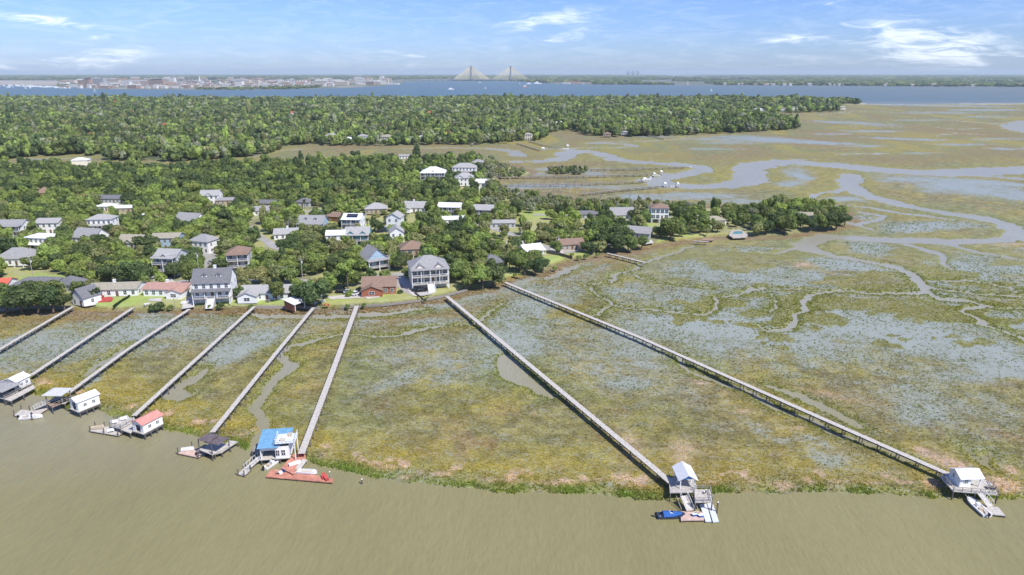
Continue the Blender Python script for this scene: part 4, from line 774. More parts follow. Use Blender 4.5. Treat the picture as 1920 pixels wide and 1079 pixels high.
# ------------------------------------------------------------------ boats
def boat(u, v_, rz, L_, label, z=0.0, hullm=HULL, inner=TANI, console=True, cover=None, motor=True, name='motorboat', cat='boat', group=None, canopy=None, b_=None):
    p = P(u, v_, z) if b_ is None else b_; t = thing(name, (p.x, p.y, z), R(rz), label, cat, group)
    B = L_*.18; secs = []; n = 9
    for i in range(n):
        s = i/(n-1); x_ = -L_/2+L_*s; w_ = B*(1-.12*(1-s))*(1 if s < .5 else math.sqrt(max(0, 1-((s-.5)/.5)**2.2))); w_ = max(w_, .03); sh = .62+.28*s*s; ke = -.25+.35*max(0, s-.75)*3
        secs.append([(x_,-w_,sh),(x_,-w_*.85,.1+.1*s),(x_,0,ke),(x_,w_*.85,.1+.1*s),(x_,w_,sh),(x_,w_*.78,sh+.02),(x_,w_*.74,.3 if .05 < s < .72 else sh-.03),(x_,-w_*.74,.3 if .05 < s < .72 else sh-.03),(x_,-w_*.78,sh+.02)])
    mb = MB(); k = 9
    vs = [q for s in secs for q in s]; fs = []; ms = []
    for i in range(n-1):
        for j in range(k):
            fs.append((i*k+j, i*k+(j+1)%k, (i+1)*k+(j+1)%k, (i+1)*k+j)[::-1])
    mb.add(vs, fs, 0); mb.add(secs[0], [tuple(range(k))]); mb.add(secs[-1], [tuple(range(k))[::-1]])
    build('hull', mb, hullm, t)
    build('cockpit_floor', MB().box(-L_*.42, L_*.18, -B*.62, B*.62, .31, .36), inner, t)
    if console:
        c = MB().box(-.35, .35, -.4, .4, .37, 1.25); build('console', c, HULL, t); build('windscreen', MB().add([(.36,-.4,1.2),(.36,.4,1.2),(.1,.4,1.65),(.1,-.4,1.65),(.40,-.4,1.2),(.40,.4,1.2),(.14,.4,1.65),(.14,-.4,1.65)], [(0,3,2,1),(4,5,6,7),(0,1,5,4),(1,2,6,5),(2,3,7,6),(3,0,4,7)]), GLASS, t)
        build('seat', MB().box(-1.3, -.85, -.5, .5, .37, .85), inner, t)
    if motor:
        build('outboard_motor', MB().box(-L_/2-.5, -L_/2-.08, -.17, .17, .55, 1.15).box(-L_/2-.34, -L_/2-.2, -.07, .07, -.4, .549), BLACK, t)
    if canopy is not None:
        build('canopy', MB().box(-.95, .95, -.85, .85, 2.02, 2.1), canopy, t)
        for x_ in (-.8, .8):
            for y_ in (-.7, .7): build('canopy_post', MB().tube((x_, y_, .36), (x_, y_, 2.02), .03, n=5), TRIM, t)
    if cover is not None:
        c = MB(); sec = []
        for i in range(6):
            s = i/5; x_ = -L_*.3+L_*.66*s; w_ = B*1.0*(1 if s < .5 else 1-.75*(s-.5)*1.6)
            sec += [(x_,-w_,.72+.2*s),(x_,-w_*.6,1.15-.1*s),(x_,0,1.4-.25*s),(x_,w_*.6,1.15-.1*s),(x_,w_,.72+.2*s)]
        c.add(sec, [(i*5+j, i*5+j+1, i*5+5+j+1, i*5+5+j)[::-1] for i in range(5) for j in range(4)]+[(0,1,2,3,4),(29,28,27,26,25)]); build('cover', c, cover, t)
    return t
# ------------------------------------------------------------------ dock buildings
def framepx(A, B, z):
    a, b_ = P(*A, z), P(*B, z); return a, math.atan2(b_.y-a.y, b_.x-a.x), (b_-a).length
def piles(t, xs, ys, z0, z1, m=PILE, r=.15):
    me = MB().tube((0,0,z0), (0,0,z1), r, n=7).mesh('pile', m)
    for x_ in xs:
        for y_ in ys: link('pile', me, t, (x_, y_, 0))
def boathouse(A, B, W, hw, label, roofm, wallm=WH, z=1.9, pitch=.42, door='front', name='boathouse', vent=None):
    """A->B the long side nearest the camera at floor level, W = width away to the left, gable at A"""
    a, ang, L_ = framepx(A, B, z); t = thing(name, (a.x, a.y, 0), ang, label, 'boathouse', 'boathouses at the ends of the boardwalks')
    g = MB(); zt = z+hw; r_ = W/2*pitch
    # shell with an open doorway in the gable at x=0
    g.box(0, L_, 0, .14, z, zt).box(0, L_, W-.14, W, z, zt)
    g.box(L_-.14, L_, .141, W-.141, z, zt); g.add([(L_,0,zt),(L_,W,zt),(L_,W/2,zt+r_),(L_-.14,0,zt),(L_-.14,W,zt),(L_-.14,W/2,zt+r_)], [(0,1,2),(3,5,4),(0,3,4,1)])
    g.box(0, .14, .141, W*.28, z, zt).box(0, .14, W*.72, W-.141, z, zt).box(0, .14, W*.28, W*.72, z+hw*.82, zt); g.add([(0,0,zt),(0,W,zt),(0,W/2,zt+r_),(.14,0,zt),(.14,W,zt),(.14,W/2,zt+r_)], [(0,2,1),(3,4,5),(0,1,4,3)])
    build('wall', g, wallm, t)
    rm = MB(); o = .3
    for s in (0, 1):
        ye = -o if s == 0 else W+o; q = [(ye, zt-o*pitch+.03), (W/2, zt+r_+.03), (W/2, zt+r_+.13), (ye, zt-o*pitch+.13)]
        pts = [(-.35, c_, d_) for c_, d_ in q]+[(L_+.35, c_, d_) for c_, d_ in q]; rm.add(pts, [(0,3,2,1),(4,5,6,7),(0,1,5,4),(1,2,6,5),(2,3,7,6),(3,0,4,7)])
    build('roof', rm, roofm, t)
    build('floor', MB().box(-.3, L_+.1, -.1, W+.1, z-.22, z-.002), WOODY, t)
    link('window', window_mesh(.7, .7), t, (L_*.72, -.003, z+hw*.35)); link('window', window_mesh(.7, .7), t, (L_*.32, -.003, z+hw*.35))
    piles(t, np.linspace(.2, L_-.2, 4), (.1, W-.1), -1.2, z-.23); build('brace', MB().box(0, L_, -.05, .05, z-.65, z-.45), PILE, t)
    return t
def platform(name, quad, z, label, cat, m=WOOD, th=.2, pil=True, rail=None, float_=False, group=None, zb=-1.2, ph=None):
    w = [P(u, v_, z) for u, v_ in quad]; c = sum(w, Vector())/len(w); c.z = 0; a0 = math.atan2(w[1].y-w[0].y, w[1].x-w[0].x); inv = Matrix.Rotation(-a0, 3, 'Z')
    t = thing(name, c, a0, label, cat, group); l_ = [inv @ (p-c) for p in w]
    build('deck', MB().prism([(p.x, p.y) for p in l_], z-th, z), m, t)
    if float_: build('float', MB().prism([(p.x*.96, p.y*.96) for p in l_], -.25, z-th-.002), mat('black_float', (.03,.03,.03), .7), t)
    if pil:
        n = len(l_)
        for i in range(n):
            a, b_ = l_[i], l_[(i+1)%n]; k = max(1, int((b_-a).length/3.2))
            for j in range(k):
                q = a.lerp(b_, j/k)*.97; build('pile', MB().tube((q.x,q.y,zb), (q.x,q.y,z-th-.003 if ph is None else ph), .14, n=7), PILE, t)
    if rail:
        n = len(l_); g = MB()
        for i in rail:
            a, b_ = l_[i]*.98, l_[(i+1)%n]*.98; g.bar(a+Vector((0,0,1.0)), b_+Vector((0,0,1.0)), .12, .07); g.bar(a+Vector((0,0,.55)), b_+Vector((0,0,.55)), .05, .09)
            k = max(1, int((b_-a).length/1.5))
            for j in range(k+1):
                q = a.lerp(b_, j/k); g.box(q.x-.05, q.x+.05, q.y-.05, q.y+.05, z+.002, z+1.03)
        build('railing', g, BEAM, t)
    return t
def gangway(A, zA, B, zB, wd, label, m=WOOD, rail=1):
    a, b_ = P(*A, zA), P(*B, zB); o = Vector((a.x, a.y, 0)); ang = math.atan2(b_.y-a.y, b_.x-a.x); t = thing('gangway', o, ang, label, 'gangway', 'gangways down to the floats')
    L_ = math.hypot(b_.x-a.x, b_.y-a.y); build('deck', MB().bar((0,0,zA), (L_,0,zB), wd, .1), m, t)
    if rail:
        for s in (-1, 1):
            g = MB().bar((0,s*wd/2,zA+.95), (L_,s*wd/2,zB+.95), .06, .06)
            for k in range(6): f = k/5; g.box(L_*f-.03, L_*f+.03, s*wd/2-.03, s*wd/2+.03, zA+(zB-zA)*f+.05, zA+(zB-zA)*f+.92)
            build('railing', g, TRIM, t)
def hip_pavilion(quad, z, hw, pitch, label, roofm, name='pavilion', rail=None, deckm=WOODY, ov=.5):
    t = platform(name, quad, z, label, 'pavilion', deckm, rail=rail); inv = Matrix.Rotation(-t.rotation_euler[2], 3, 'Z'); w = [inv @ (P(u, v_, z)-t.location) for u, v_ in quad]
    x0, x1 = min(p.x for p in w), max(p.x for p in w); y0, y1 = min(p.y for p in w), max(p.y for p in w)
    return t, x0, x1, y0, y1
# --- far left: grey open shed and white boathouse
t, x0, x1, y0, y1 = hip_pavilion([(-40,741),(8,748),(36,733),(-8,727)], 1.9, 2.6, .3, 'open dock shed with wide grey roof at the left edge of the photo', MIDG)
for x_ in np.linspace(x0+.3, x1-.3, 4):
    for y_ in (y0+.3, y1-.3): build('post', MB().box(x_-.1, x_+.1, y_-.1, y_+.1, 1.901, 4.0), PILE, t)
def hiproof(x0, x1, y0, y1, z, pitch, m, t, o=.6, th=.12):
    X0, X1, Y0, Y1 = x0-o, x1+o, y0-o, y1+o; k = min(X1-X0, Y1-Y0)/2; rr = k*pitch
    rx0, rx1, ry0, ry1 = X0+k-.01, X1-k+.01, Y0+k-.01, Y1-k+.01
    b_ = [(X0,Y0),(X1,Y0),(X1,Y1),(X0,Y1)]
    return build('roof', MB().add([(*p_, z) for p_ in b_]+[(*p_, z+th) for p_ in b_]+[(rx0,ry0,z+th+rr),(rx1,ry0,z+th+rr),(rx1,ry1,z+th+rr),(rx0,ry1,z+th+rr)], [(0,3,2,1),(0,1,5,4),(1,2,6,5),(2,3,7,6),(3,0,4,7),(4,5,9,8),(5,6,10,9),(6,7,11,10),(7,4,8,11),(8,9,10,11)]), m, t)
hiproof(x0, x1, y0, y1, 4.0, .3, MIDG, t)
boathouse((34,731), (58,719), 4.2, 2.3, 'white boathouse with white metal roof, leftmost of the boathouses', WHR)
platform('dock_walkway', [(8,749),(62,722),(66,727),(20,752)], 1.9, 'narrow timber walkway in front of the leftmost boathouse', 'dock', WOOD, rail=[0])
# --- pavilion with floating dock
t, x0, x1, y0, y1 = hip_pavilion([(88,757),(122,757),(137,744),(103,744)], 2.0, 2.5, .5, 'hip-roofed dock pavilion between two boathouses', LTG)
for x_ in (x0+.3, x1-.8):
    for y_ in (y0+.3, y1-.3): build('post', MB().box(x_-.1, x_+.1, y_-.1, y_+.1, 2.001, 4.3), BEAM, t)
hiproof(x0, x1-.6, y0, y1, 4.3, .5, mat('pale_metal_roof', (.5,.5,.48), .45, .1, 1.5, stripes=('X', .5, .12)), t, .4)
platform('timber_deck', [(97,764),(140,747),(130,743),(88,757)], 2.0, 'brown timber deck beside the hip-roofed pavilion', 'deck', mat('brown_planks', (.34,.23,.16), .85, .25, 2, stripes=('X',.3,.25)), rail=[0])
gangway((88,757), 1.9, (62,768), .6, 1.6, 'gangway from the pavilion down to the left float')
platform('floating_dock', [(26,779),(60,785),(90,766),(76,762),(56,770),(40,768)], .55, 'grey L-shaped floating dock beside the left motorboat', 'floating dock', WOOD, float_=True, ph=1.9)
boat(59, 785, 10, 5.4, 'white motorboat moored at the left floating dock', canopy=None)
boathouse((148,772), (188,756), 3.7, 2.6, 'white boathouse with white roof and dark doorway, right of the pavilion', WHR)
# --- red-roofed boathouse
boathouse((270,813), (306,794), 3.7, 2.3, 'white boathouse with faded red metal roof', PINKR)
platform('timber_deck', [(206,799),(226,804),(250,790),(238,778),(222,784)], 2.0, 'raised square deck with pale benches beside the red-roofed boathouse', 'deck', WOOD, rail=[0,1,4])
platform('dock_walkway', [(226,806),(244,812),(262,802),(250,780),(240,786)], 1.6, 'timber landing between raised deck and red-roofed boathouse', 'dock', WOOD)
platform('floating_dock', [(168,808),(222,817),(242,803),(232,800),(196,800),(178,800)], .55, 'low grey floating dock left of the red-roofed boathouse', 'floating dock', WOOD, float_=True, ph=1.8)
boat(184, 804, 12, 3.0, 'small tan skiff lying on the low grey floating dock', z=.6, console=False, motor=False, hullm=TANI, name='skiff')
for (u, v_, lb) in [(214,795,'white bench on the raised deck, left one'),(232,789,'white bench on the raised deck, right one'),(208,811,'white chair on the low grey float')]:
    p = P(u, v_, 2.0 if v_ < 800 else .56); z_ = 2.0 if v_ < 800 else .56; t = thing('bench', (p.x, p.y, z_), R(20), lb, 'bench')
    build('seat', MB().box(-.8, .8, -.25, .25, .4, .46), TRIM, t); build('backrest', MB().box(-.8, .8, .26, .31, .3, .95), TRIM, t)
    for s in (-1, 1): build('leg', MB().box(s*.7-.04, s*.7+.04, -.22, .22, 0, .399), TRIM, t)
# --- brown double shed
t = platform('dock_shed', [(372,843),(398,853),(432,836),(404,826)], 1.7, 'dark dock shed under two weathered brown metal roofs', 'dock shed', WOOD)
inv = Matrix.Rotation(-t.rotation_euler[2], 3, 'Z'); q = [inv @ (P(u, v_, 1.7)-t.location) for u, v_ in [(372,843),(398,853),(432,836),(404,826)]]
for a in q: build('post', MB().box(a.x*.93-.1, a.x*.93+.1, a.y*.93-.1, a.y*.93+.1, 1.701, 4.0), PILE, t)
for k, (qq, z_) in enumerate(([[(369,824),(392,812),(411,816),(391,830)], 4.35], [[(382,829),(404,817),(429,821),(409,835)], 4.05])):
    w = [inv @ (P(u, v_, z_)-t.location) for u, v_ in qq]; g = MB(); g.prism([(p_.x, p_.y) for p_ in w], z_-.1, z_); build('roof', g, RUSTR, t)
platform('floating_dock', [(333,850),(372,858),(384,848),(360,838)], .5, 'pinkish floating dock before the brown dock shed', 'floating dock', PINKD, float_=True, ph=1.9)
platform('dock_walkway', [(402,852),(416,848),(446,828),(430,826)], 1.4, 'narrow timber walkway right of the brown dock shed', 'dock', WOOD)
boat(394, 851, 28, 5.2, 'dark-hulled motorboat under the brown dock shed', hullm=NAVY); boat(352, 845, 10, 2.8, 'small white dinghy on the pinkish float', z=.55, console=False, motor=False, name='dinghy')
# --- blue-roofed boathouse with orange decks
a, ang, L_ = framepx((489,861), (543,857), 1.6); t = thing('boathouse', (a.x, a.y, 0), ang, 'white boathouse with blue metal roof and rooftop deck', 'boathouse', 'boathouses at the ends of the boardwalks')
Wd = 6.2; z = 1.5; ht = 2.9; g = MB()
g.box(0, .14, 0, Wd, z, z+ht).box(L_-.14, L_, 0, Wd, z, z+ht).box(.141, L_-.141, Wd-.14, Wd, z, z+ht).box(L_*.52, L_-.141, 0, .14, z, z+ht).box(.141, L_*.519, 0, .14, z+ht*.72, z+ht); build('wall', g, WH, t)
build('floor', MB().box(-.2, L_+.2, -.2, Wd+.2, z-.2, z-.002), WOOD, t)
o = .5; rx_ = L_*.62
build('roof', MB().add([(-o,-o,z+ht),(rx_,-o,z+ht+.001),(L_+.2,Wd*.45,z+ht+.75),(L_+.2,Wd+o,z+ht+.9),(-o,Wd+o,z+ht+.9),(-o,-o,z+ht+.14),(rx_,-o,z+ht+.141),(L_+.2,Wd*.45,z+ht+.89),(L_+.2,Wd+o,z+ht+1.04),(-o,Wd+o,z+ht+1.04)], [(4,3,2,1,0),(5,6,7,8,9),(0,1,6,5),(1,2,7,6),(2,3,8,7),(3,4,9,8),(4,0,5,9)]), BLUER, t)
rd = build('roof_deck', MB().box(L_*.56, L_+1.6, -.5, Wd*.62, z+ht+.95, z+ht+1.08), FLOATW, t)
g = MB()
for (xa, ya, xb, yb) in ((L_*.56,-.45,L_+1.55,-.45),(L_+1.55,-.45,L_+1.55,Wd*.6),(L_*.56,-.45,L_*.56,Wd*.6)):
    g.bar((xa,ya,z+ht+2.0), (xb,yb,z+ht+2.0), .07, .07)
    for k in range(6): f = k/5; g.box(xa+(xb-xa)*f-.035, xa+(xb-xa)*f+.035, ya+(yb-ya)*f-.035, ya+(yb-ya)*f+.035, z+ht+1.081, z+ht+2)
build('railing', g, TRIM, rd)
for x_ in (L_+1.4,):
    for y_ in (-.3, Wd*.55): build('post', MB().box(x_-.1, x_+.1, y_-.1, y_+.1, .9, z+ht+.94), TRIM, t)
for (xa, ya, wa2, ha) in ((L_*.7, .4, 1.2, .5), (L_*.95, 2.2, .8, .8), (L_*.75, 2.4, 1.5, .35)): build('bench', MB().box(xa, xa+wa2, ya, ya+.6, z+ht+1.081, z+ht+1.08+ha), [TRIM, BEAM, TANI][int(ha*10) % 3], rd)
for x_ in (L_*.6, L_*.8): link('window', window_mesh(.8, 1.3), t, (x_, -.003, z+.7))
piles(t, np.linspace(.1, L_-.1, 4), (0, Wd/2, Wd), -1.2, z-.21)
platform('timber_deck', [(527,878),(550,851),(572,849),(574,863),(549,889)], .95, 'orange painted upper deck beside the blue-roofed boathouse', 'deck', ORNG, ph=.74)
platform('floating_dock', [(498,894),(500,891),(509,880),(534,882),(592,891),(624,897),(624,905)], .5, 'long orange floating dock in front of the blue-roofed boathouse', 'floating dock', ORNG, float_=True, ph=.3)
gangway((572,862), 1.4, (552,888), .7, 1.3, 'grey gangway lying across the orange decks', WOOD, 0)
platform('floating_dock', [(446,889),(458,892),(470,881),(460,875)], .5, 'small grey float at the end of the left gangway', 'floating dock', WOOD, float_=True, ph=1.7)
gangway((488,857), 1.5, (462,880), .6, 1.4, 'grey railed gangway left of the blue-roofed boathouse')
platform('dock_walkway', [(472,846),(488,850),(494,842),(476,835)], 1.5, 'tiny timber landing at the creek mouth', 'dock', BEAM)
boat(511, 873, 62, 4.6, 'white motorboat between the blue-roofed boathouse and orange float'); boat(577, 888, -8, 4.4, 'long white skiff lying on the orange float', z=.52, console=False, motor=False, name='skiff')
boat(553, 872, 30, 2.6, 'small white dinghy on the orange upper deck', z=.97, console=False, motor=False, name='dinghy')
for (u, v_, m_, lb) in [(607,898,REDD,'red deck chair near the tip of the orange float'),(613,901,REDD,'red deck chair at the tip of the orange float'),(526,888,TRIM,'white deck chair on the orange float by the boathouse'),(565,855,REDD,'dark red deck chair on the orange upper deck'),(534,884,BLUEC,'blue deck chair on the orange float')]:
    z_ = .5 if v_ > 880 else .95; p = P(u, v_, z_); t = thing('deck_chair', (p.x, p.y, z_+.004), R(u*3%180), lb, 'chair')
    build('seat', MB().box(-.35, .35, -.4, .4, .36, .42), m_, t); build('backrest', MB().bar((0,.42,.4), (0,.75,1.1), .7, .06), m_, t)
    for s in (-1, 1): build('leg', MB().box(s*.3-.04, s*.3+.04, -.38, .38, 0, .359), m_, t)
p = P(619, 897, .5); t = thing('mooring_post', (p.x, p.y, 0), 0, 'pale mooring post at the tip of the orange float', 'post'); build('post', MB().tube((0,0,-1), (0,0,2.1), .14, n=8), BEAM, t); build('cap', MB().tube((0,0,2.101), (0,0,2.3), .17, .02, 8), TRIM, t)
# --- pavilion with blue gable, boat lift, floats
quad = [(1256,924),(1308,923),(1302,893),(1254,896)]
t = platform('pavilion', quad, DECK, 'white-roofed pavilion with blue gable at the end of the long boardwalk', 'pavilion', PILE and WOODY)
a, ang, L_ = framepx((1276,917), (1304,915), DECK); inv = Matrix.Rotation(-t.rotation_euler[2], 3, 'Z'); la = inv @ (a-t.location)
Wp, Lp = L_*1.0, 4.8; g = MB(); r_ = Wp/2*.6; zt = DECK+2.3; x0 = la.x-.2; y0 = la.y
for s in (0, 1):
    xe = x0-.45 if s == 0 else x0+Wp+.45; qd = [(xe, zt-.45*.6), (x0+Wp/2, zt+r_), (x0+Wp/2, zt+r_+.12), (xe, zt-.45*.6+.12)]
    g.add([(c_, y0-.4, d_) for c_, d_ in qd]+[(c_, y0+Lp+.4, d_) for c_, d_ in qd], [(0,1,2,3),(7,6,5,4),(0,4,5,1),(1,5,6,2),(2,6,7,3),(3,7,4,0)])
build('roof', g, WHR, t)
g = MB()
for yy in (y0-.02, y0+Lp-.1): g.add([(x0,yy,zt-.02),(x0+Wp,yy,zt-.02),(x0+Wp/2,yy,zt+r_-.04),(x0,yy+.1,zt-.02),(x0+Wp,yy+.1,zt-.02),(x0+Wp/2,yy+.1,zt+r_-.04)], [(0,1,2),(3,5,4),(0,3,4,1),(1,4,5,2),(0,2,5,3)])
build('gable_board', g, mat('blue_paint', (.06,.25,.55), .6, .08), t)
for x_ in (x0+.15, x0+Wp-.15):
    for y_ in (y0+.15, y0+Lp/2, y0+Lp-.15): build('post', MB().box(x_-.09, x_+.09, y_-.09, y_+.09, DECK+.002, zt), TRIM, t)
build('bench', MB().box(x0+.4, x0+Wp-.4, y0+Lp-.8, y0+Lp-.4, DECK+.4, DECK+.5), BEAM, t)
platform('sun_deck', [(1303,942),(1336,941),(1331,918),(1302,918)], DECK+.3, 'raised square sun deck with low railing right of the blue-gabled pavilion', 'deck', WOOD, rail=[0,1,2])
gangway((1282,930), DECK-.1, (1294,958), .7, 1.5, 'grey railed gangway below the blue-gabled pavilion', WOOD)
platform('floating_dock', [(1277,976),(1320,975),(1318,960),(1276,959)], .5, 'pinkish floating dock behind the blue-covered boat', 'floating dock', PINKD, float_=True, ph=.29)
platform('jet_ski_float', [(1323,978),(1334,978),(1325,945),(1312,946)], .4, 'pale plastic drive-on float, left of the pair', 'floating dock', FLOATW, pil=False, float_=True)
platform('jet_ski_float', [(1337,979),(1348,978),(1336,943),(1326,944)], .4, 'pale plastic drive-on float, right of the pair', 'floating dock', FLOATW, pil=False, float_=True)
boat(1258, 970, 2, 5.6, 'motorboat under a blue canvas cover at the pinkish float', hullm=NAVY, cover=BLUEC)
for k, (u0_, v0_, u1_, v1_) in enumerate([(1268,930,1278,956),(1298,930,1309,956)]):
    a, b_ = P(u0_, v0_, DECK), P(u1_, v1_, .6); mb = MB().bar(Vector((0,0,DECK)), Vector((b_.x-a.x, b_.y-a.y, .6)), .09, .09)
    tag(build('stiff_arm', mb, DEADW, None, (a.x, a.y, 0)), ['pale stiff arm left of the gangway, from pavilion to float','pale stiff arm right of the gangway, from pavilion to float'][k], 'stiff arm')
def mooring(u, v_, h_, lb):
    p = P(u, v_, 0); t = thing('mooring_pile', (p.x, p.y, 0), 0, lb, 'pile'); build('post', MB().tube((0,0,-1.5), (0,0,h_), .16, n=8), PILE, t); build('cap', MB().tube((0,0,h_+.002), (0,0,h_+.25), .19, .03, 8), TRIM, t)
mooring(1344,963,2.6,'lone pile with white cap right of the plastic floats'); mooring(1318,946,3,'pile between sun deck and plastic floats'); mooring(1321,944,3.2,'pile with pale cap at the corner of the sun deck')
mooring(679,908,1.2,'lone white-capped pile out in the river')
for (u, v_, m_, lb) in [(1302,967,BLUEC,'blue cooler on the pinkish float right of the covered boat'),(1314,969,BLUEC,'dark blue cooler at the right end of the pinkish float'),(1306,964,TANI,'tan locker box on the pinkish float')]:
    p = P(u, v_, .5); t = thing('dock_box', (p.x, p.y, .504), R(10), lb, 'box'); build('body', MB().box(-.5, .5, -.28, .28, 0, .4), m_, t); build('lid', MB().box(-.53, .53, -.31, .31, .402, .48), m_ if m_ is TANI else TRIM, t)
# --- right white boathouse
t = platform('timber_deck', [(1762,893),(1787,921),(1872,928),(1858,905),(1846,900),(1782,890)], DECK, 'wide railed timber deck round the right white boathouse', 'deck', WOOD, rail=[0,1,2])
a, ang, L_ = framepx((1798,914), (1836,913), DECK); t = thing('boathouse', (a.x, a.y, DECK), ang, 'white dock cabin with bright white roof, rightmost building on the river', 'boathouse', 'boathouses at the ends of the boardwalks')
Wd = 3.4; ht = 2.3; r_ = .9; Lw = L_*.55
build('wall', MB().add([(0,0,0),(0,Wd,0),(0,Wd,ht),(0,Wd/2,ht+r_),(0,0,ht),(Lw,0,0),(Lw,Wd,0),(Lw,Wd,ht),(Lw,Wd/2,ht+r_),(Lw,0,ht)], [(4,3,2,1,0),(5,6,7,8,9),(0,5,9,4),(1,2,7,6),(4,9,8,3),(3,8,7,2),(0,1,6,5)]), WH, t)
g = MB()
for s in (0, 1):
    ye = -.5 if s == 0 else Wd+.5; q = [(ye, ht-.22), (Wd/2, ht+r_+.04), (Wd/2, ht+r_+.15), (ye, ht-.11)]
    g.add([(-.35, c_, d_) for c_, d_ in q]+[(L_+.5, c_, d_) for c_, d_ in q], [(0,3,2,1),(4,5,6,7),(0,1,5,4),(1,2,6,5),(2,3,7,6),(3,0,4,7)])
build('roof', g, WHR, t); link('window', window_mesh(.7, .7), t, (Lw*.55, -.003, 1.0)); q = link('window', window_mesh(.5, .8), t, (-.003, Wd*.6, 1.2)); q.rotation_euler = (0, 0, -math.pi/2)
build('door', MB().box(Lw+.003, Lw+.06, .6, 1.5, .05, 2.0), BLUEW, t)
for y_ in (.1, Wd-.1): build('post', MB().box(L_-.1, L_+.1, y_-.09, y_+.09, 0, ht), TRIM, t)
gangway((1838,925), DECK-.1, (1857,950), .7, 1.5, 'grey gangway right of the right-hand motorboat', WOOD)
platform('floating_dock', [(1848,963),(1885,967),(1872,951),(1839,948)], .55, 'grey rectangular floating dock at the far right', 'floating dock', WOOD, float_=True, ph=.34)
a, b_ = P(1822, 940, 0), P(1846, 962, 0)
boat(1832, 953, math.degrees(math.atan2(a.y-b_.y, a.x-b_.x)), 6.2, 'white centre-console motorboat at the rightmost float'); 
a, b_ = P(1800, 916, DECK), P(1820, 940, .6); tag(build('stiff_arm', MB().bar(Vector((0,0,DECK)), Vector((b_.x-a.x, b_.y-a.y, .6)), .09, .09), DEADW, None, (a.x, a.y, 0)), 'pale stiff arm left of the rightmost gangway', 'stiff arm')
for (u, v_, lb) in [(1852,916,'timber chair on the wide deck, left one'),(1862,918,'timber chair on the wide deck, right one')]:
    p = P(u, v_, DECK); t = thing('deck_chair', (p.x, p.y, DECK+.004), R(200), lb, 'chair'); build('seat', MB().box(-.35, .35, -.4, .4, .36, .42), BEAM, t); build('backrest', MB().bar((0,.42,.4), (0,.7,1.1), .7, .06), BEAM, t)
    for s in (-1, 1): build('leg', MB().box(s*.3-.04, s*.3+.04, -.38, .38, 0, .359), BEAM, t)
# --- floats, lifts and boats on the tidal creek
for (u, v_, w_, lb) in [(1208,341,14,'white-roofed boat lift on the creek, leftmost'),(1226,331,9,'creek float with small boat, second from left'),(1239,327,10,'white-roofed float at the upper end of the creek row'),(1246,350,12,'white-roofed boat lift on the near creek bank'),(1270,350,9,'small pale-roofed float right of the others on the creek'),(1064,277,10,'boat lift at the far creek bend'),(1018,282,14,'white-roofed dock at the far creek bank'),(886,268,8,'small dock on the far marsh shore')]:
    p = P(u, v_, .5); t = thing('boat_lift', (p.x, p.y, 0), R(15), lb, 'boat lift', 'docks and boat lifts on the tidal creek')
    s = w_/ppm(v_)*.6; build('deck', MB().box(-s/2, s/2, -2, 2, .3, .6), BEAM, t); build('roof', MB().add([(-s*.35,-2,2.9),(s*.3,-2,2.9),(s*.3,2,2.9),(-s*.35,2,2.9),(-s*.35,0,3.9),(s*.3,0,3.9)], [(0,3,2,1),(0,1,5,4),(2,3,4,5),(0,4,3),(1,2,5)]), WHR, t)
    for x_ in (-s*.33, s*.28):
        for y_ in (-1.8, 1.8): build('post', MB().tube((x_,y_,-1), (x_,y_,2.9), .13, n=6), TRIM, t)
for (u, v_, a, L_, lb) in [(1212,338,20,9,'white boat at the leftmost creek lift'),(1219,334,60,6,'small white boat between the creek lifts'),(1230,330,10,7,'white boat at the upper creek floats'),(1290,314,-30,6,'white boat alone on the creek bend'),(1263,351,5,6,'white boat between near-bank creek docks'),(1060,280,10,8,'white boat at the far creek bend')]: boat(u, v_, a, L_, lb)
p = P(1345, 449, 1.6); tag(pxslab('timber_deck', [(1312,451),(1322,447),(1341,448),(1336,451)], 1.6, .2, mat('brown_planks', (.3,.2,.14))), 'brown deck at the water below the tan house', 'deck')
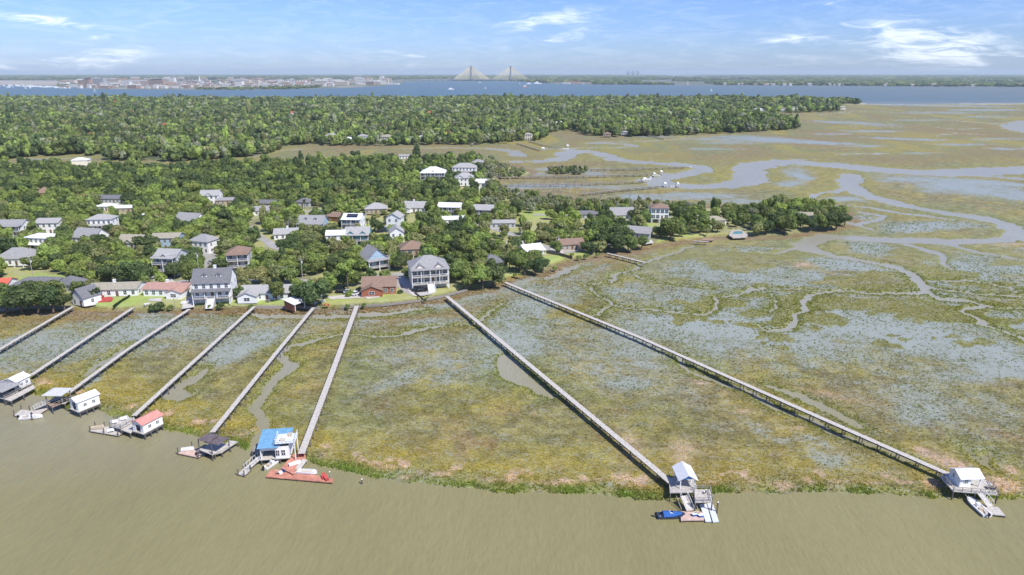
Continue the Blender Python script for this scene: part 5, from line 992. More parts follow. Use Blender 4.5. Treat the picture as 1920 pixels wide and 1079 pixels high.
# ------------------------------------------------------------------ trees
def crown_np(seed, R_, H_, nb, nq, s0, s1, core=.66, flat=.8, zmin=.12, jit=.38):
    """crown standing on z=0: leaf-sized faces on a cluster of lobes, plus a rough inner mass"""
    g = np.random.default_rng(seed); B = []
    for i in range(nb):
        a = g.uniform(0, 2*np.pi); rr = R_*.62*np.sqrt(g.uniform(.05, 1)); zz = H_*(g.uniform(zmin+.12, .78)); k = np.sqrt(max(.08, 1-((zz/H_-.45)/.62)**2)); r = R_*g.uniform(.26, .46)
        B.append((rr*np.cos(a)*k, rr*np.sin(a)*k, zz, r))
    B.append((0, 0, H_*.5, R_*.5)); B = np.array(B)
    w = B[:,3]**2; bi = g.choice(len(B), nq, p=w/w.sum()); d = g.normal(size=(nq,3)); d[:,2] = d[:,2]+.25; d /= np.linalg.norm(d, axis=1)[:,None]
    c = B[bi,:3]+d*B[bi,3:4]*g.uniform(.8, 1.12, (nq,1))*np.array([1,1,flat]); c[:,2] = np.clip(c[:,2], H_*zmin*.6, None)
    nrm = d+g.normal(size=(nq,3))*jit; nrm /= np.linalg.norm(nrm, axis=1)[:,None]
    t = np.cross(nrm, g.normal(size=(nq,3))); t /= np.linalg.norm(t, axis=1)[:,None]; b_ = np.cross(nrm, t); s = g.uniform(s0, s1, (nq,1))
    q = np.stack([c-t*s-b_*s*.55, c+t*s*.9-b_*s*.7, c+t*s+b_*s*.6, c-t*s*.8+b_*s*.75], 1).reshape(-1,3)
    F_ = np.arange(nq*4).reshape(-1,4); V_ = [q]; n = nq*4; FF = [F_]
    for k in range(len(B)):          # inner masses
        th = np.linspace(0, np.pi, 5); ph = np.linspace(0, 2*np.pi, 7)[:-1]
        T, PH = np.meshgrid(th, ph, indexing='ij'); r = B[k,3]*core
        vv = np.stack([B[k,0]+r*np.sin(T)*np.cos(PH), B[k,1]+r*np.sin(T)*np.sin(PH), np.clip(B[k,2]+r*flat*np.cos(T), H_*zmin*.5, None)], -1).reshape(-1,3)
        ff = [(i*6+j, (i+1)*6+j, (i+1)*6+(j+1)%6, i*6+(j+1)%6) for i in range(4) for j in range(6)]
        V_.append(vv); FF.append(np.array(ff)+n); n += len(vv)
    return np.concatenate(V_), np.concatenate(FF)
CROWN = {}
for kind, (R_, H_, nb, nq, n) in dict(oak=(5.2, 6.6, 13, 1700, 5), tall=(4.1, 7.0, 12, 1500, 4), pine=(3.3, 6.6, 12, 1100, 3), shrub=(1.6, 2.1, 6, 420, 3)).items():
    CROWN[kind] = []
    for i in range(n):
        V_, F_ = crown_np(hash((kind == 'oak', kind == 'tall', kind == 'pine', i)) % 9999+i, R_, H_, nb, nq, .20 if kind != 'shrub' else .12, .46 if kind != 'shrub' else .26, zmin=.1 if kind != 'pine' else .02)
        CROWN[kind].append(npmesh('crown', V_, F_, [LEAF]))
def trunk_mesh(h_, r, spread, seed, n=5):
    g = random.Random(seed); mb = MB(); lean = Vector((g.uniform(-.4,.4), g.uniform(-.4,.4), 0)); top = Vector((0,0,h_))+lean
    mb.tube((0,0,-.3), top*.6, r, r*.75, 8); mb.tube(top*.6, top, r*.75, r*.5, 8)
    for i in range(n):
        a = g.uniform(0, 6.28); q = top+Vector((math.cos(a)*spread, math.sin(a)*spread, g.uniform(1.2, 3.4))); s = top*g.uniform(.62, 1); mid = s.lerp(q, .5)+Vector((0,0,.35)); mb.tube(s, mid, r*.45, r*.3, 6); mb.tube(mid, q, r*.3, r*.1, 6)
    return mb.mesh('trunk', BARK)
TRUNK = dict(oak=[trunk_mesh(2.2, .38, 3.2, i, 7) for i in range(3)], tall=[trunk_mesh(3.6, .27, 2.0, i+9) for i in range(2)], pine=[trunk_mesh(7.5, .24, 1.6, i+20) for i in range(2)])
CB = dict(oak=1.5, tall=2.4, pine=6.0, shrub=0)        # height of the underside of the crown
CR = dict(oak=5.2, tall=3.9, pine=3.0, shrub=1.6); CH = dict(oak=8.1, tall=10.6, pine=13.5, shrub=2.1)
TONES = {'dark green': (.118,.164,.062), 'mid green': (.205,.258,.080), 'bright green': (.300,.370,.100), 'olive green': (.275,.285,.120), 'grey-green': (.290,.305,.200)}
ORD = ['nearest','second nearest','third nearest','fourth nearest','fifth nearest','sixth nearest','seventh nearest','eighth nearest','ninth nearest','tenth nearest','eleventh nearest','twelfth nearest']+[f'{n}th nearest' for n in range(13, 60)]
plan = []            # (x, y, kind, scale, tone)
def addt(u, v_, kind='oak', s=1.0, tone=None, z=LAND): p = P(u, v_, z); plan.append([p.x, p.y, kind, s, tone or random.choice(['dark green','mid green','mid green']), True])
for a in [(14,584,'oak',1.0,'mid green'),(42,585,'oak',1.15,'dark green'),(72,584,'oak',1.2,'dark green'),(100,584,'oak',1.15,'dark green'),(121,580,'oak',.8,'dark green'),(28,573,'oak',1,'dark green'),(60,570,'oak',1.1,'dark green'),(92,566,'oak',1.1,'mid green'),(0,570,'oak',1,'mid green'),(118,560,'tall',.8,'olive green'),
 (588,576,'oak',1.2,'dark green'),(519,564,'tall',.85,'mid green'),(383,562,'tall',.5,'bright green'),(883,539,'oak',1.1,'mid green'),(905,541,'tall',1.0,'bright green'),(925,536,'oak',1.1,'dark green'),(868,524,'oak',1,'mid green'),(895,522,'oak',1.1,'olive green'),(918,520,'tall',1,'dark green'),(938,524,'tall',.8,'dark green'),(860,508,'tall',1.05,'mid green'),(884,505,'oak',1,'dark green'),
 (858,488,'tall',1.1,'dark green'),(836,478,'tall',1.1,'bright green'),(815,470,'oak',1.1,'mid green'),(842,462,'oak',1.1,'dark green'),(870,470,'tall',1.1,'mid green'),(905,465,'oak',1.1,'bright green'),
 (974,492,'oak',.85,'dark green'),(1003,513,'oak',.85,'dark green'),(1018,507,'oak',.7,'dark green'),(1099,474,'oak',.7,'dark green'),(1112,475,'oak',.65,'dark green'),(1130,466,'oak',1.1,'dark green'),(1155,470,'oak',1.1,'dark green'),(1178,470,'oak',.9,'mid green'),(1120,452,'oak',1.2,'mid green'),(1146,455,'oak',1.2,'dark green'),(1168,458,'oak',1.1,'dark green'),(1203,465,'oak',.75,'mid green'),(1135,440,'oak',1.1,'mid green'),(1160,440,'oak',1.1,'dark green'),
 (1256,449,'oak',1.3,'mid green'),(1240,447,'oak',.8,'dark green'),(1275,420,'oak',1.2,'dark green'),(1290,423,'oak',1.2,'mid green'),(1318,428,'oak',1.1,'mid green'),(1336,432,'tall',.8,'mid green'),(1345,436,'oak',.8,'olive green'),(1265,432,'oak',.9,'dark green'),(1300,440,'tall',.6,'olive green'),(1325,442,'tall',.5,'olive green'),
 (1418,430,'oak',1,'mid green'),(1438,438,'oak',1,'dark green'),(1455,432,'oak',1.2,'dark green'),(1470,437,'oak',1.2,'mid green'),(1440,420,'oak',1.2,'mid green'),(1478,420,'oak',1.2,'mid green'),(1500,428,'oak',1,'dark green'),(1520,432,'oak',.9,'dark green'),(1535,430,'oak',1.1,'mid green'),(1552,430,'oak',1.1,'dark green'),(1568,428,'oak',1.2,'dark green'),(1583,422,'oak',.9,'dark green'),(1560,415,'oak',1.2,'mid green'),(1542,412,'oak',1.1,'mid green'),(1460,408,'oak',1.1,'bright green'),(1430,408,'oak',1,'dark green'),(1490,405,'oak',1.1,'bright green'),(1410,412,'oak',.9,'grey-green'),(1378,408,'oak',.9,'mid green'),(1395,404,'oak',.8,'dark green'),(1525,405,'oak',1,'mid green'),(1575,410,'oak',1,'mid green'),
 (646,540,'oak',.8,'mid green'),(625,538,'oak',.85,'mid green'),(598,545,'oak',.7,'olive green'),(668,536,'oak',.7,'mid green'),
 (440,540,'tall',.9,'olive green'),(462,533,'oak',.9,'olive green'),(490,532,'oak',.9,'olive green'),(520,530,'oak',1,'olive green'),(545,531,'tall',.9,'grey-green'),(350,512,'oak',1.1,'dark green'),(330,522,'oak',.9,'dark green'),(415,518,'oak',1.0,'dark green'),(402,520,'oak',.7,'dark green'),
 (150,535,'tall',.9,'mid green'),(175,545,'oak',.6,'olive green'),(225,532,'oak',1.1,'dark green'),(250,530,'oak',1.1,'dark green'),(270,526,'oak',1,'dark green'),(205,528,'oak',1,'dark green'),(30,490,'oak',.6,'olive green')]: addt(*a)
KEEP = [ [(126,586),(126,562),(170,545),(262,541),(366,543),(366,586)],[(366,586),(440,570),(560,568),(600,584)],[(600,584),(612,556),(760,548),(752,526),(775,535),(850,532),(886,546),(833,560),(719,582)],
 [(940,530),(948,508),(990,515),(1025,500),(1022,480),(1060,474),(1088,472),(1110,484),(1030,508),(985,520)],[(240,541),(240,530),(300,527),(360,519),(392,508),(398,518),(350,532)],[(572,531),(572,521),(700,513),(765,508),(765,520),(700,525)],[(940,466),(940,452),(998,452),(1045,468),(1030,474),(996,464)],
 [(0,535),(0,520),(30,510),(112,508),(118,528),(90,538)],[(690,430),(690,418),(722,416),(722,436)],[(760,412),(760,402),(800,402),(800,412)],[(652,424),(640,410),(690,406),(690,422)],[(880,484),(888,476),(914,472),(912,480)],[(1357,448),(1357,428),(1412,426),(1412,448)],[(1208,460),(1216,448),(1240,450),(1230,462)],[(1286,452),(1300,438),(1352,440),(1352,450)],
 [(1186,405),(1186,399),(1222,399),(1222,405)],[(1000,402),(1000,396),(1045,396),(1045,402)],[(560,400),(560,392),(598,392),(598,400)],[(1220,425),(1220,412),(1256,412),(1256,425)],[(140,438),(140,432),(235,428),(235,434)],[(480,460),(486,436),(512,440),(520,468)],[(968,420),(975,400),(1035,400),(1030,416)]]
def inpoly(u, v_, pl):
    c = False; n = len(pl)
    for i in range(n):
        (x1, y1), (x2, y2) = pl[i], pl[(i+1) % n]
        if (y1 > v_) != (y2 > v_) and u < (x2-x1)*(v_-y1)/(y2-y1)+x1: c = not c
    return c
RECTS = [(h_['px'], h_['c'].y, (2 if h_['px'][3] > 536 else h_['keep']), h_['c'], h_['w'], h_['d']) for h_ in HOUSES]
def blocked(x, y, kind, s, frac=.30):
    rad = CR[kind]*s; ht = CH[kind]*s; uc, vb = proj(x, y, LAND); _, vt = proj(x, y, LAND+ht); pr = rad*FOC/(y*CP+CAMH*SP); vm = (vt+vb)/2
    for (u, v_) in ((uc, vb), (uc, vm), (uc, vt), (uc-pr*.8, vm), (uc+pr*.8, vm), (uc-pr*.5, vt), (uc+pr*.5, vt)):
        for pl in KEEP:
            if inpoly(u, v_, pl): return True
    for (u0, u1, v0, v1), hy, keep, c, w_, d_ in RECTS:
        if math.hypot(x-c.x, y-c.y) < (w_+d_)*.27+rad*.55: return True
        if y < hy and keep:
            f = (frac if keep == 2 else .6)
            du = (u1-u0)*f; lo, hi = u0+du*.5, u1-du*.5; vlo, vhi = v0, v1-(v1-v0)*(.22 if keep == 2 else .5)
            if uc+pr*.9 > lo and uc-pr*.9 < hi and vt < vhi and vb > vlo: return True
    return False
LW = wpoly(LANDP, LAND)
road_w = [(wpoly([q for q in r_[0]], LAND), r_[1]) for r_ in ROADS]
def on_road(x, y, m=1.0):
    for w_, wd in road_w:
        for i in range(len(w_)-1):
            d, _ = seg_d(np.array([x]), np.array([y]), w_[i], w_[i+1])
            if d[0] < wd/2+m: return True
    return False
cell = {}
def near(x, y, r):
    cx, cy = int(x//12), int(y//12)
    for i in (-1,0,1):
        for j in (-1,0,1):
            for (a, b_, q) in cell.get((cx+i, cy+j), ()):
                if math.hypot(a-x, b_-y) < (q+r)*.62: return True
    return False
def put(x, y, r): cell.setdefault((int(x//12), int(y//12)), []).append((x, y, r))
for t_ in plan: put(t_[0], t_[1], CR[t_[2]]*t_[3])
pr_ = random.Random(5); NC = 45000
cu = np.array([pr_.uniform(-260, 1620) for k in range(NC)]); cv_ = np.array([300+290*pr_.random()**.8 for k in range(NC)])
_dz = -FOC*SP+(539.5-cv_)*CP; _t = (LAND-CAMH)/_dz; cx_ = (cu-960)*_t; cy_ = (FOC*CP+(539.5-cv_)*SP)*_t
csd = sdist(cx_, cy_, LW); ccov = vn(cx_/30, cy_/30, 77); crd = np.full(NC, 1e9)
for w_, wd in road_w:
    for i in range(len(w_)-1): crd = np.minimum(crd, seg_d(cx_, cy_, w_[i], w_[i+1])[0]-wd/2)
for k in range(NC):
    if csd[k] < 5: continue
    u, v_, x_, y_, cover = cu[k], cv_[k], cx_[k], cy_[k], ccov[k]
    q = pr_.random(); wood = v_ < 372 and u < 930
    kind = 'oak' if q < (.5 if not wood else .45) else ('tall' if q < .95 else 'pine'); s = pr_.uniform(.7, 1.2)*(1.0 if not wood else 1.15)
    if 930 < u < 1420 and v_ < 398: kind = 'tall'; s = pr_.uniform(.45, .8)
    r = CR[kind]*s*(1 if cover > .34 or wood else 1.75)
    if crd[k] < r*.35 or near(x_, y_, r*.86) or blocked(x_, y_, kind, s): continue
    tone = pr_.choice(['dark green','mid green','mid green','olive green','bright green','bright green']) if not wood else pr_.choice(['dark green','dark green','mid green','mid green','bright green'])
    if u > 900 and v_ < 400 and u < 1400: tone = pr_.choice(['olive green','grey-green','grey-green','mid green'])
    plan.append([x_, y_, kind, s, tone, False]); put(x_, y_, CR[kind]*s)
def score(t_): return -(CR[t_[2]]*t_[3])*(FOC/math.hypot(t_[1], CAMH))*(1 if -40 < proj(t_[0], t_[1], 5)[0] < 1960 else .05)-(60 if t_[5] else 0)
plan.sort(key=score); NEAR = plan[:296]; REST = plan[296:]
lm = [h_ for h_ in HOUSES if h_['short']]; groups = {}
for t_ in NEAR:
    best = min(lm, key=lambda h_: math.hypot(h_['c'].x-t_[0], h_['c'].y-t_[1])); dx, dy = t_[0]-best['c'].x, t_[1]-best['c'].y
    dr = ('right of' if dx > 0 else 'left of') if abs(dx) > abs(dy) else ('behind' if dy > 0 else 'in front of'); groups.setdefault((best['short'], dr), []).append((math.hypot(dx, dy), t_))
KN = dict(oak='spreading oak', tall='rounded tree', pine='tall slim tree')
made = 0
for (sh, dr), lst in groups.items():
    lst.sort(key=lambda q: q[0])
    for i, (_, t_) in enumerate(lst):
        x, y, kind, s, tone, _f = t_; lab = f'{tone} {KN[kind]}, {ORD[i] if len(lst) > 1 else "alone"} {dr} {sh}'
        a = pr_.uniform(0, 6.28); t = thing(dict(oak='oak_tree', tall='broadleaf_tree', pine='pine_tree')[kind], (x, y, LAND), a, lab, 'tree', 'trees of the shore neighbourhood')
        tr = link('trunk', pr_.choice(TRUNK[kind]), t); tr.scale = (s, s, s)
        c = link('crown', pr_.choice(CROWN[kind]), t, (0, 0, CB[kind]*s)); k = s*pr_.uniform(.92, 1.08); c.scale = (k*pr_.uniform(.92, 1.12), k, s*pr_.uniform(.88, 1.1)); f = pr_.uniform(.85, 1.18); cc = TONES[tone]; c.color = (cc[0]*f*pr_.uniform(.92,1.1), cc[1]*f, cc[2]*f, 1); made += 1
# shrubs one can tell apart
SHR = [(655,557,1.3,'bright green','round clipped bright bush left of the brick house'),(750,551,.9,'dark green','low dark bush at the right end of the brick house'),(298,581,1.6,'dark green','broad dark bush by the shore below the salmon-roofed house'),(285,582,1.1,'dark green','dark bush left of the broad shore bush'),(319,580,.9,'mid green','small green bush right of the broad shore bush'),(413,578,1.1,'dark green','dark round bush on the shore before the big white house'),(392,578,.7,'mid green','small bush left of the dark round shore bush'),(652,578.5,.8,'mid green','green bush left of the orange dock boardwalk head'),(682,577,.8,'mid green','green bush right of the orange dock boardwalk head'),(545,575,.8,'mid green','bush by the water left of the leaning oak'),(470,578,.8,'mid green','bush beside the head of the red boathouse boardwalk'),
 (260,545,1.1,'dark green','dark bush at the right end of the tan-roofed ranch'),(265,548,.8,'mid green','green bush between tan and salmon ranch houses'),(797,566,.6,'dark green','little dark bush at the mansion seawall'),(1085,486,1,'bright green','bright bush right of the dark garden fence'),(1098,484,1.1,'mid green','green bush below the round oaks by the fence'),(1072,480,.8,'bright green','bright bush above the end of the dark fence'),(965,518,.7,'olive green','olive bush on the cabin lawn'),(1120,480,.8,'bright green','bright bush at the shore left of the small pier'),(1040,506,.9,'bright green','bright shore bush below the bungalow lawn'),(590,448,1,'mid green','green bush in front of the dormer house'),(725,470,1,'dark green','dark bush below the narrow gabled house')]
for u, v_, s, tone, lab in SHR:
    p = P(u, v_, LAND-.2); t = thing('shrub', (p.x, p.y, LAND-.2), 0, lab, 'shrub', 'shrubs along the shore gardens'); c = link('foliage', pr_.choice(CROWN['shrub']), t); c.scale = (s, s, s); c.color = (*TONES[tone], 1)
# clipped hedges
for pts, lab in [([(214,577),(228,567),(246,556)],'long clipped hedge between two shore lawns'),([(698,438),(706,426)],'dark hedge beside the tall narrow house')]:
    w = [P(u, v_, LAND) for u, v_ in pts]; V_, F_ = [], []; n = 0; g = np.random.default_rng(3)
    for a, b_ in zip(w[:-1], w[1:]):
        for k in range(int((b_-a).length/.6)):
            q = a.lerp(b_, k*.6/(b_-a).length); vv, ff = crown_np(k, .65, 1.3, 2, 40, .1, .22); V_.append(vv+np.array([q.x, q.y, LAND-.1])); F_.append(ff+n); n += len(vv)
    o = link('hedge', npmesh('hedge', np.concatenate(V_), np.concatenate(F_), [LEAF])); o.color = (.03,.06,.02,1); tag(o, lab, 'hedge')
# palms
def palm_crown(seed):
    g = random.Random(seed); mb = MB()
    for i in range(26):
        a = g.uniform(0, 6.28); e = g.uniform(-.5, 1.1); L_ = g.uniform(1.3, 1.8); pv_ = Vector((0,0,0)); d = Vector((math.cos(a)*math.cos(e), math.sin(a)*math.cos(e), math.sin(e))); n = Vector((-math.sin(a), math.cos(a), 0)); w_ = [.1,.34,.42,.1]; row = []
        for k in range(4): row += [pv_+n*w_[k]*.8-Vector((0,0,.12)), pv_, pv_-n*w_[k]*.8-Vector((0,0,.12))]; pv_ = pv_+d*L_/3; d = (d-Vector((0,0,.32))).normalized()
        mb.add(row, [(3*k+j, 3*k+j+1, 3*k+j+4, 3*k+j+3) for k in range(3) for j in range(2)])
    return mb.mesh('crown', LEAF)
PALMC = [palm_crown(i) for i in range(2)]; PALMT = MB().tube((0,0,-.2), (0,0,5.2), .2, .16, 8).mesh('trunk', BARK)
for u, v_, s, lab in [(869,541,1,'palm at the right corner of the mansion lawn'),(690,428,.9,'lone palm on the lawn left of the tall narrow house'),(912,482,1.1,'palm left of the dark-roofed shore cabin'),(917,480,1.2,'taller palm beside the shore cabin palm'),(948,506,.9,'palm at the right of the dark-roofed shore cabin'),(955,504,.8,'second palm right of the shore cabin'),(984,522,.9,'palm in front of the round dark oak'),(186,566,.9,'palm between the white cottage and the red patio'),(176,568,.8,'leaning palm beside the white cottage'),(1046,466,.9,'palm left of the brown-roofed ranch'),(967,466,.8,'palm by the bungalow drive'),(160,430,.9,'palm left of the two-storey porch house'),(1408,434,1,'palm right of the pool terrace'),(1380,430,.9,'palm behind the swimming pool'),(1204,410,1,'palm on the lane left of the tall glass house'),(1140,400,.9,'palm left of the steep grey-roofed house'),(572,392,1,'palm near the upper lane')]:
    p = P(u, v_, LAND); t = thing('palm_tree', (p.x, p.y, LAND), u, lab, 'palm', 'palms in the gardens'); tr = link('trunk', PALMT, t); tr.scale = (1,1,s); c = link('crown', pr_.choice(PALMC), t, (0,0,5.2*s)); c.color = (.09,.12,.045,1)
# bare trees
def bare(seed):
    g = random.Random(seed); mb = MB()
    def br(p_, d, L_, r, k):
        q = p_+d*L_; mb.tube(p_, q, r, r*.6, 5)
        if k:
            for i in range(3 if k > 1 else 4): br(q if i else p_.lerp(q, .7), (d+Vector((g.uniform(-.8,.8), g.uniform(-.8,.8), g.uniform(-.1,.5)))).normalized(), L_*.62, r*.58, k-1)
    br(Vector((0,0,-.2)), Vector((0,0,1)), 4.2, .2, 3); return mb.mesh('trunk', DEADW)
BARE = [bare(i) for i in range(4)]
bt = [(328,578,.45),(1080,362,1),(1060,366,.9),(1040,368,1.1),(1015,368,1),(1000,366,.8),(985,362,.9),(960,358,1),(945,356,1.1),(930,354,1),(1068,372,1.1),(1095,376,.9),(1110,380,1),(1125,384,.8),(1180,390,.9),(1210,386,.8),(975,370,1.1),(905,354,1),(890,360,.9),(1025,374,1.0),(1050,378,1.1),(1240,386,.8),(520,436,.9),(540,440,.8)]
for i, (u, v_, s) in enumerate(bt):
    p = P(u, v_, LAND); lab = 'small bare tree on the shore lawn before the salmon-roofed house' if i == 0 else 'bare grey tree standing at the edge of the inner marsh'
    t = thing('bare_tree', (p.x, p.y, LAND-.8 if i else LAND), i*1.3, lab if i < 22 else ['bare tree left of the small grey-roofed white house','bare tree just left of the small white house wall'][i-22], 'tree', 'bare trees at the edge of the inner marsh' if 0 < i < 22 else None); tr = link('trunk', BARE[i % 4], t); tr.scale = (s*1.1, s*1.1, s*1.35)

# ------------------------------------------------------------------ woods nobody could count: merged crowns
def mass(name, pts, rad, hgt, tones, temps, zb, seed):
    g = np.random.default_rng(seed); pn = g.random(len(pts)) < (.05 if seed < 4 else 0); rad = np.where(pn, rad*.72, rad); hgt = np.where(pn, hgt*1.5, hgt); n = len(pts); V_, F_, T_ = [], [], []; off = 0; ti = g.integers(0, len(temps), n); a = g.uniform(0, 2*np.pi, n)
    for k, (tv, tf) in enumerate(temps):
        m = np.where(ti == k)[0]
        if not len(m): continue
        c, s = np.cos(a[m])[:,None], np.sin(a[m])[:,None]; R_ = rad[m][:,None]; X = (tv[:,0]*c-tv[:,1]*s)*R_+pts[m,0:1]; Y = (tv[:,0]*s+tv[:,1]*c)*R_+pts[m,1:2]; Z = tv[:,2]*hgt[m][:,None]+zb
        V_.append(np.stack([X, Y, Z], -1).reshape(-1,3)); nv = len(tv); F_.append((tf[None]+(np.arange(len(m))*nv)[:,None,None]+off).reshape(-1,4)); off += nv*len(m)
        T_.append(np.repeat(tones[m], nv, 0))
    return tag(link(name, npmesh(name, np.concatenate(V_), np.concatenate(F_), [LEAFT], {'tint': np.concatenate(T_)})), kind='stuff')
TP = np.array([TONES['dark green'], TONES['mid green'], TONES['bright green'], TONES['olive green'], TONES['grey-green']])
def tones_for(n, g, p, x=None, y=None):
    q = TP[g.choice(5, n, p=p)]*g.uniform(.62, 1.3, (n,1))
    if x is not None: q = q*(.85+.5*vn(x/70, y/70, 5))[:,None]
    return q
T_mid = [crown_np(300+i, 1, 1.5, 8, 420, .075, .14, zmin=.08, jit=.28) for i in range(5)]
T_isl = [crown_np(400+i, 1, 1.5, 5, 150, .12, .22, zmin=.05, jit=.16, core=.8) for i in range(6)]
T_far = [crown_np(500+i, 1, 1.4, 2, 54, .20, .34, zmin=.05, jit=.12, core=.8) for i in range(6)]
g = np.random.default_rng(8)
rp = np.array([(t_[0], t_[1]) for t_ in REST]); rr = np.array([CR[t_[2]]*t_[3] for t_ in REST])*1.06; rh_ = rr*g.uniform(.85, 1.2, len(REST)); rt = np.array([TONES[t_[4]] for t_ in REST])*g.uniform(.8, 1.2, (len(REST),1))
mass('woodland', rp, rr, rh_, rt, T_mid, LAND+.8, 1)
def scatter(poly_px, y0, y1, sp, seed, inset=3.0, umin=-260, umax=2180):
    g = np.random.default_rng(seed); w = wpoly(poly_px, LAND); X0, X1 = -y1*.98, y1*.98; xs = np.arange(X0, X1, sp); ys = np.arange(y0, y1, sp*.87); X, Y = np.meshgrid(xs, ys); X = X+((np.arange(len(ys)) % 2)*sp/2)[:,None]
    X = (X+g.uniform(-.38, .38, X.shape)*sp).ravel(); Y = (Y+g.uniform(-.38, .38, Y.shape)*sp).ravel(); u = 960+FOC*X/(Y*CP+CAMH*SP); m = (u > umin) & (u < umax) & (Y > y0) & (Y < y1); X, Y = X[m], Y[m]
    s = np.full(X.shape, -1.0); B = 200000
    for i in range(0, len(X), B): s[i:i+B] = sdist(X[i:i+B], Y[i:i+B], w)
    m = s > inset; return X[m], Y[m]
def open_holes(X, Y, holes):
    U_, V2 = px_of(X, Y); m = np.ones(len(X), bool)
    for (a, b_, ru, rv) in holes: m &= ((U_-a)/ru)**2+((V2-b_)/rv)**2 > 1
    return m
HOLES = [(h_['px'][0]/2+h_['px'][1]/2, h_['px'][3]+1.5, (h_['px'][1]-h_['px'][0])*.55, 4.5) for h_ in HOUSES if h_['px'][3] < 300]+[(400,193,26,2.5),(565,258,8,2)]
X, Y = scatter(ISLE, 560, 1250, 8.6, 21); m = open_holes(X, Y, HOLES) & (fbm(X, Y, 40, 3, 3) > .31); X, Y = X[m], Y[m]; n = len(X); rad = g.uniform(3.8, 7.6, n)*(.75+.55*vn(X/55, Y/55, 31)); hg = rad*g.uniform(.9, 1.35, n)
mass('island_woods', np.stack([X, Y], 1), rad, hg, tones_for(n, g, [.30,.30,.17,.12,.11], X, Y), T_isl, LAND+1, 2)
X, Y = scatter(ISLE, 1250, 3300, 12.0, 22, 5); m = open_holes(X, Y, HOLES) & (fbm(X, Y*.6, 80, 4, 3) > .31); X, Y = X[m], Y[m]; n = len(X); rad = g.uniform(5, 10, n)*(.75+.5*vn(X/90, Y/90, 32)); hg = rad*g.uniform(.9, 1.25, n)
mass('far_woods', np.stack([X, Y], 1), rad, hg, tones_for(n, g, [.34,.28,.12,.12,.14], X, Y), T_far, LAND, 3)
islet = [(1028,324),(1050,326),(1100,326),(1102,320),(1060,318),(1030,320)]
X, Y = scatter(islet, 500, 800, 6, 23, .5); n = len(X); mass('islet_grove', np.stack([X, Y], 1), g.uniform(2.5,4.2,n), g.uniform(3,4.6,n), tones_for(n, g, [.4,.1,0,.2,.3]), T_mid, .3, 4)
# far mainland: woods seen as low dark bands
X, Y = scatter(FARL, 3700, 9000, 52, 24, 6, -100, 2020); cov = fbm(X*.5, Y*.2, 400, 9, 3); U_, V2 = px_of(X, Y); city = ((U_ > 100) & (U_ < 745)) | ((U_ > 1030) & (U_ < 1110)); m = (cov > np.where(city, .56, .36)) & ~((U_ < 110) & (V2 > 151)); X, Y = X[m], Y[m]; U_, V2 = px_of(X, Y); n = len(X); hc = np.where((U_ > 110) & (U_ < 745) & (V2 > 150), .55, 1.0)
mass('mainland_woods', np.stack([X, Y], 1), g.uniform(22,40,n)*(.5+.5*hc), g.uniform(10,17,n)*hc, tones_for(n, g, [.45,.3,.05,.1,.1]), T_far, LAND, 5)
X, Y = scatter(FARL, 9000, 26000, 170, 25, 10, -100, 2020); m = fbm(X*.4, Y*.1, 1500, 19, 3) > .38; X, Y = X[m], Y[m]; n = len(X)
mass('mainland_woods_beyond', np.stack([X, Y], 1), g.uniform(90,150,n), g.uniform(12,24,n), tones_for(n, g, [.45,.35,.0,.1,.1]), T_far, LAND, 6)

# ------------------------------------------------------------------ marsh grass
Gf_ = G.reshape(-1,3); hf = h.ravel(); wf_ = wet.ravel(); Xf, Yf = GX.ravel(), GY.ravel()
sel = (Yf < 330) & (hf > .05) & (inl.ravel() < .3) & (np.abs(Xf) < Yf*.8+40)
area = np.where(sel, 1.0, 0); eR = edge_r.ravel(); eC = edge_c.ravel()
cellA = (GT.ravel()*2.3)*(np.abs(np.gradient(GY, axis=0)).ravel()+1e-3)
wgt = np.where(sel, cellA*(1.0-np.clip(wf_*1.15, 0, .93))*(.40+2.6*eR*ss(.4,.6,n2.ravel())+.35*eC)*ss(325, 230, Yf), 0); wgt /= wgt.sum()
NT = 80000; g = np.random.default_rng(77); ii = g.choice(len(wgt), NT, p=wgt); jit = GT.ravel()[ii]*2.0
bx = Xf[ii]+g.uniform(-.5,.5,NT)*jit; by = Yf[ii]+g.uniform(-.5,.5,NT)*jit*2; tall = (.20+.35*eR[ii]+.2*eC[ii])*g.uniform(.6,1.5,NT); Vs = []; 
for k in range(3):
    a = g.uniform(0, 6.28, NT); w_ = g.uniform(.14,.30,NT)*np.clip(Yf[ii]/170, .8, 1.5); ca_, sa_ = np.cos(a)*w_, np.sin(a)*w_; lx, ly = g.uniform(-.3,.3,NT), g.uniform(-.3,.3,NT); ox, oy = g.uniform(-.25,.25,NT), g.uniform(-.25,.25,NT); zb = hf[ii]-.05
    Vs.append(np.stack([np.stack([bx+ox-ca_, by+oy-sa_, zb], -1), np.stack([bx+ox+ca_, by+oy+sa_, zb], -1), np.stack([bx+ox+lx, by+oy+ly, zb+tall], -1)], 1))
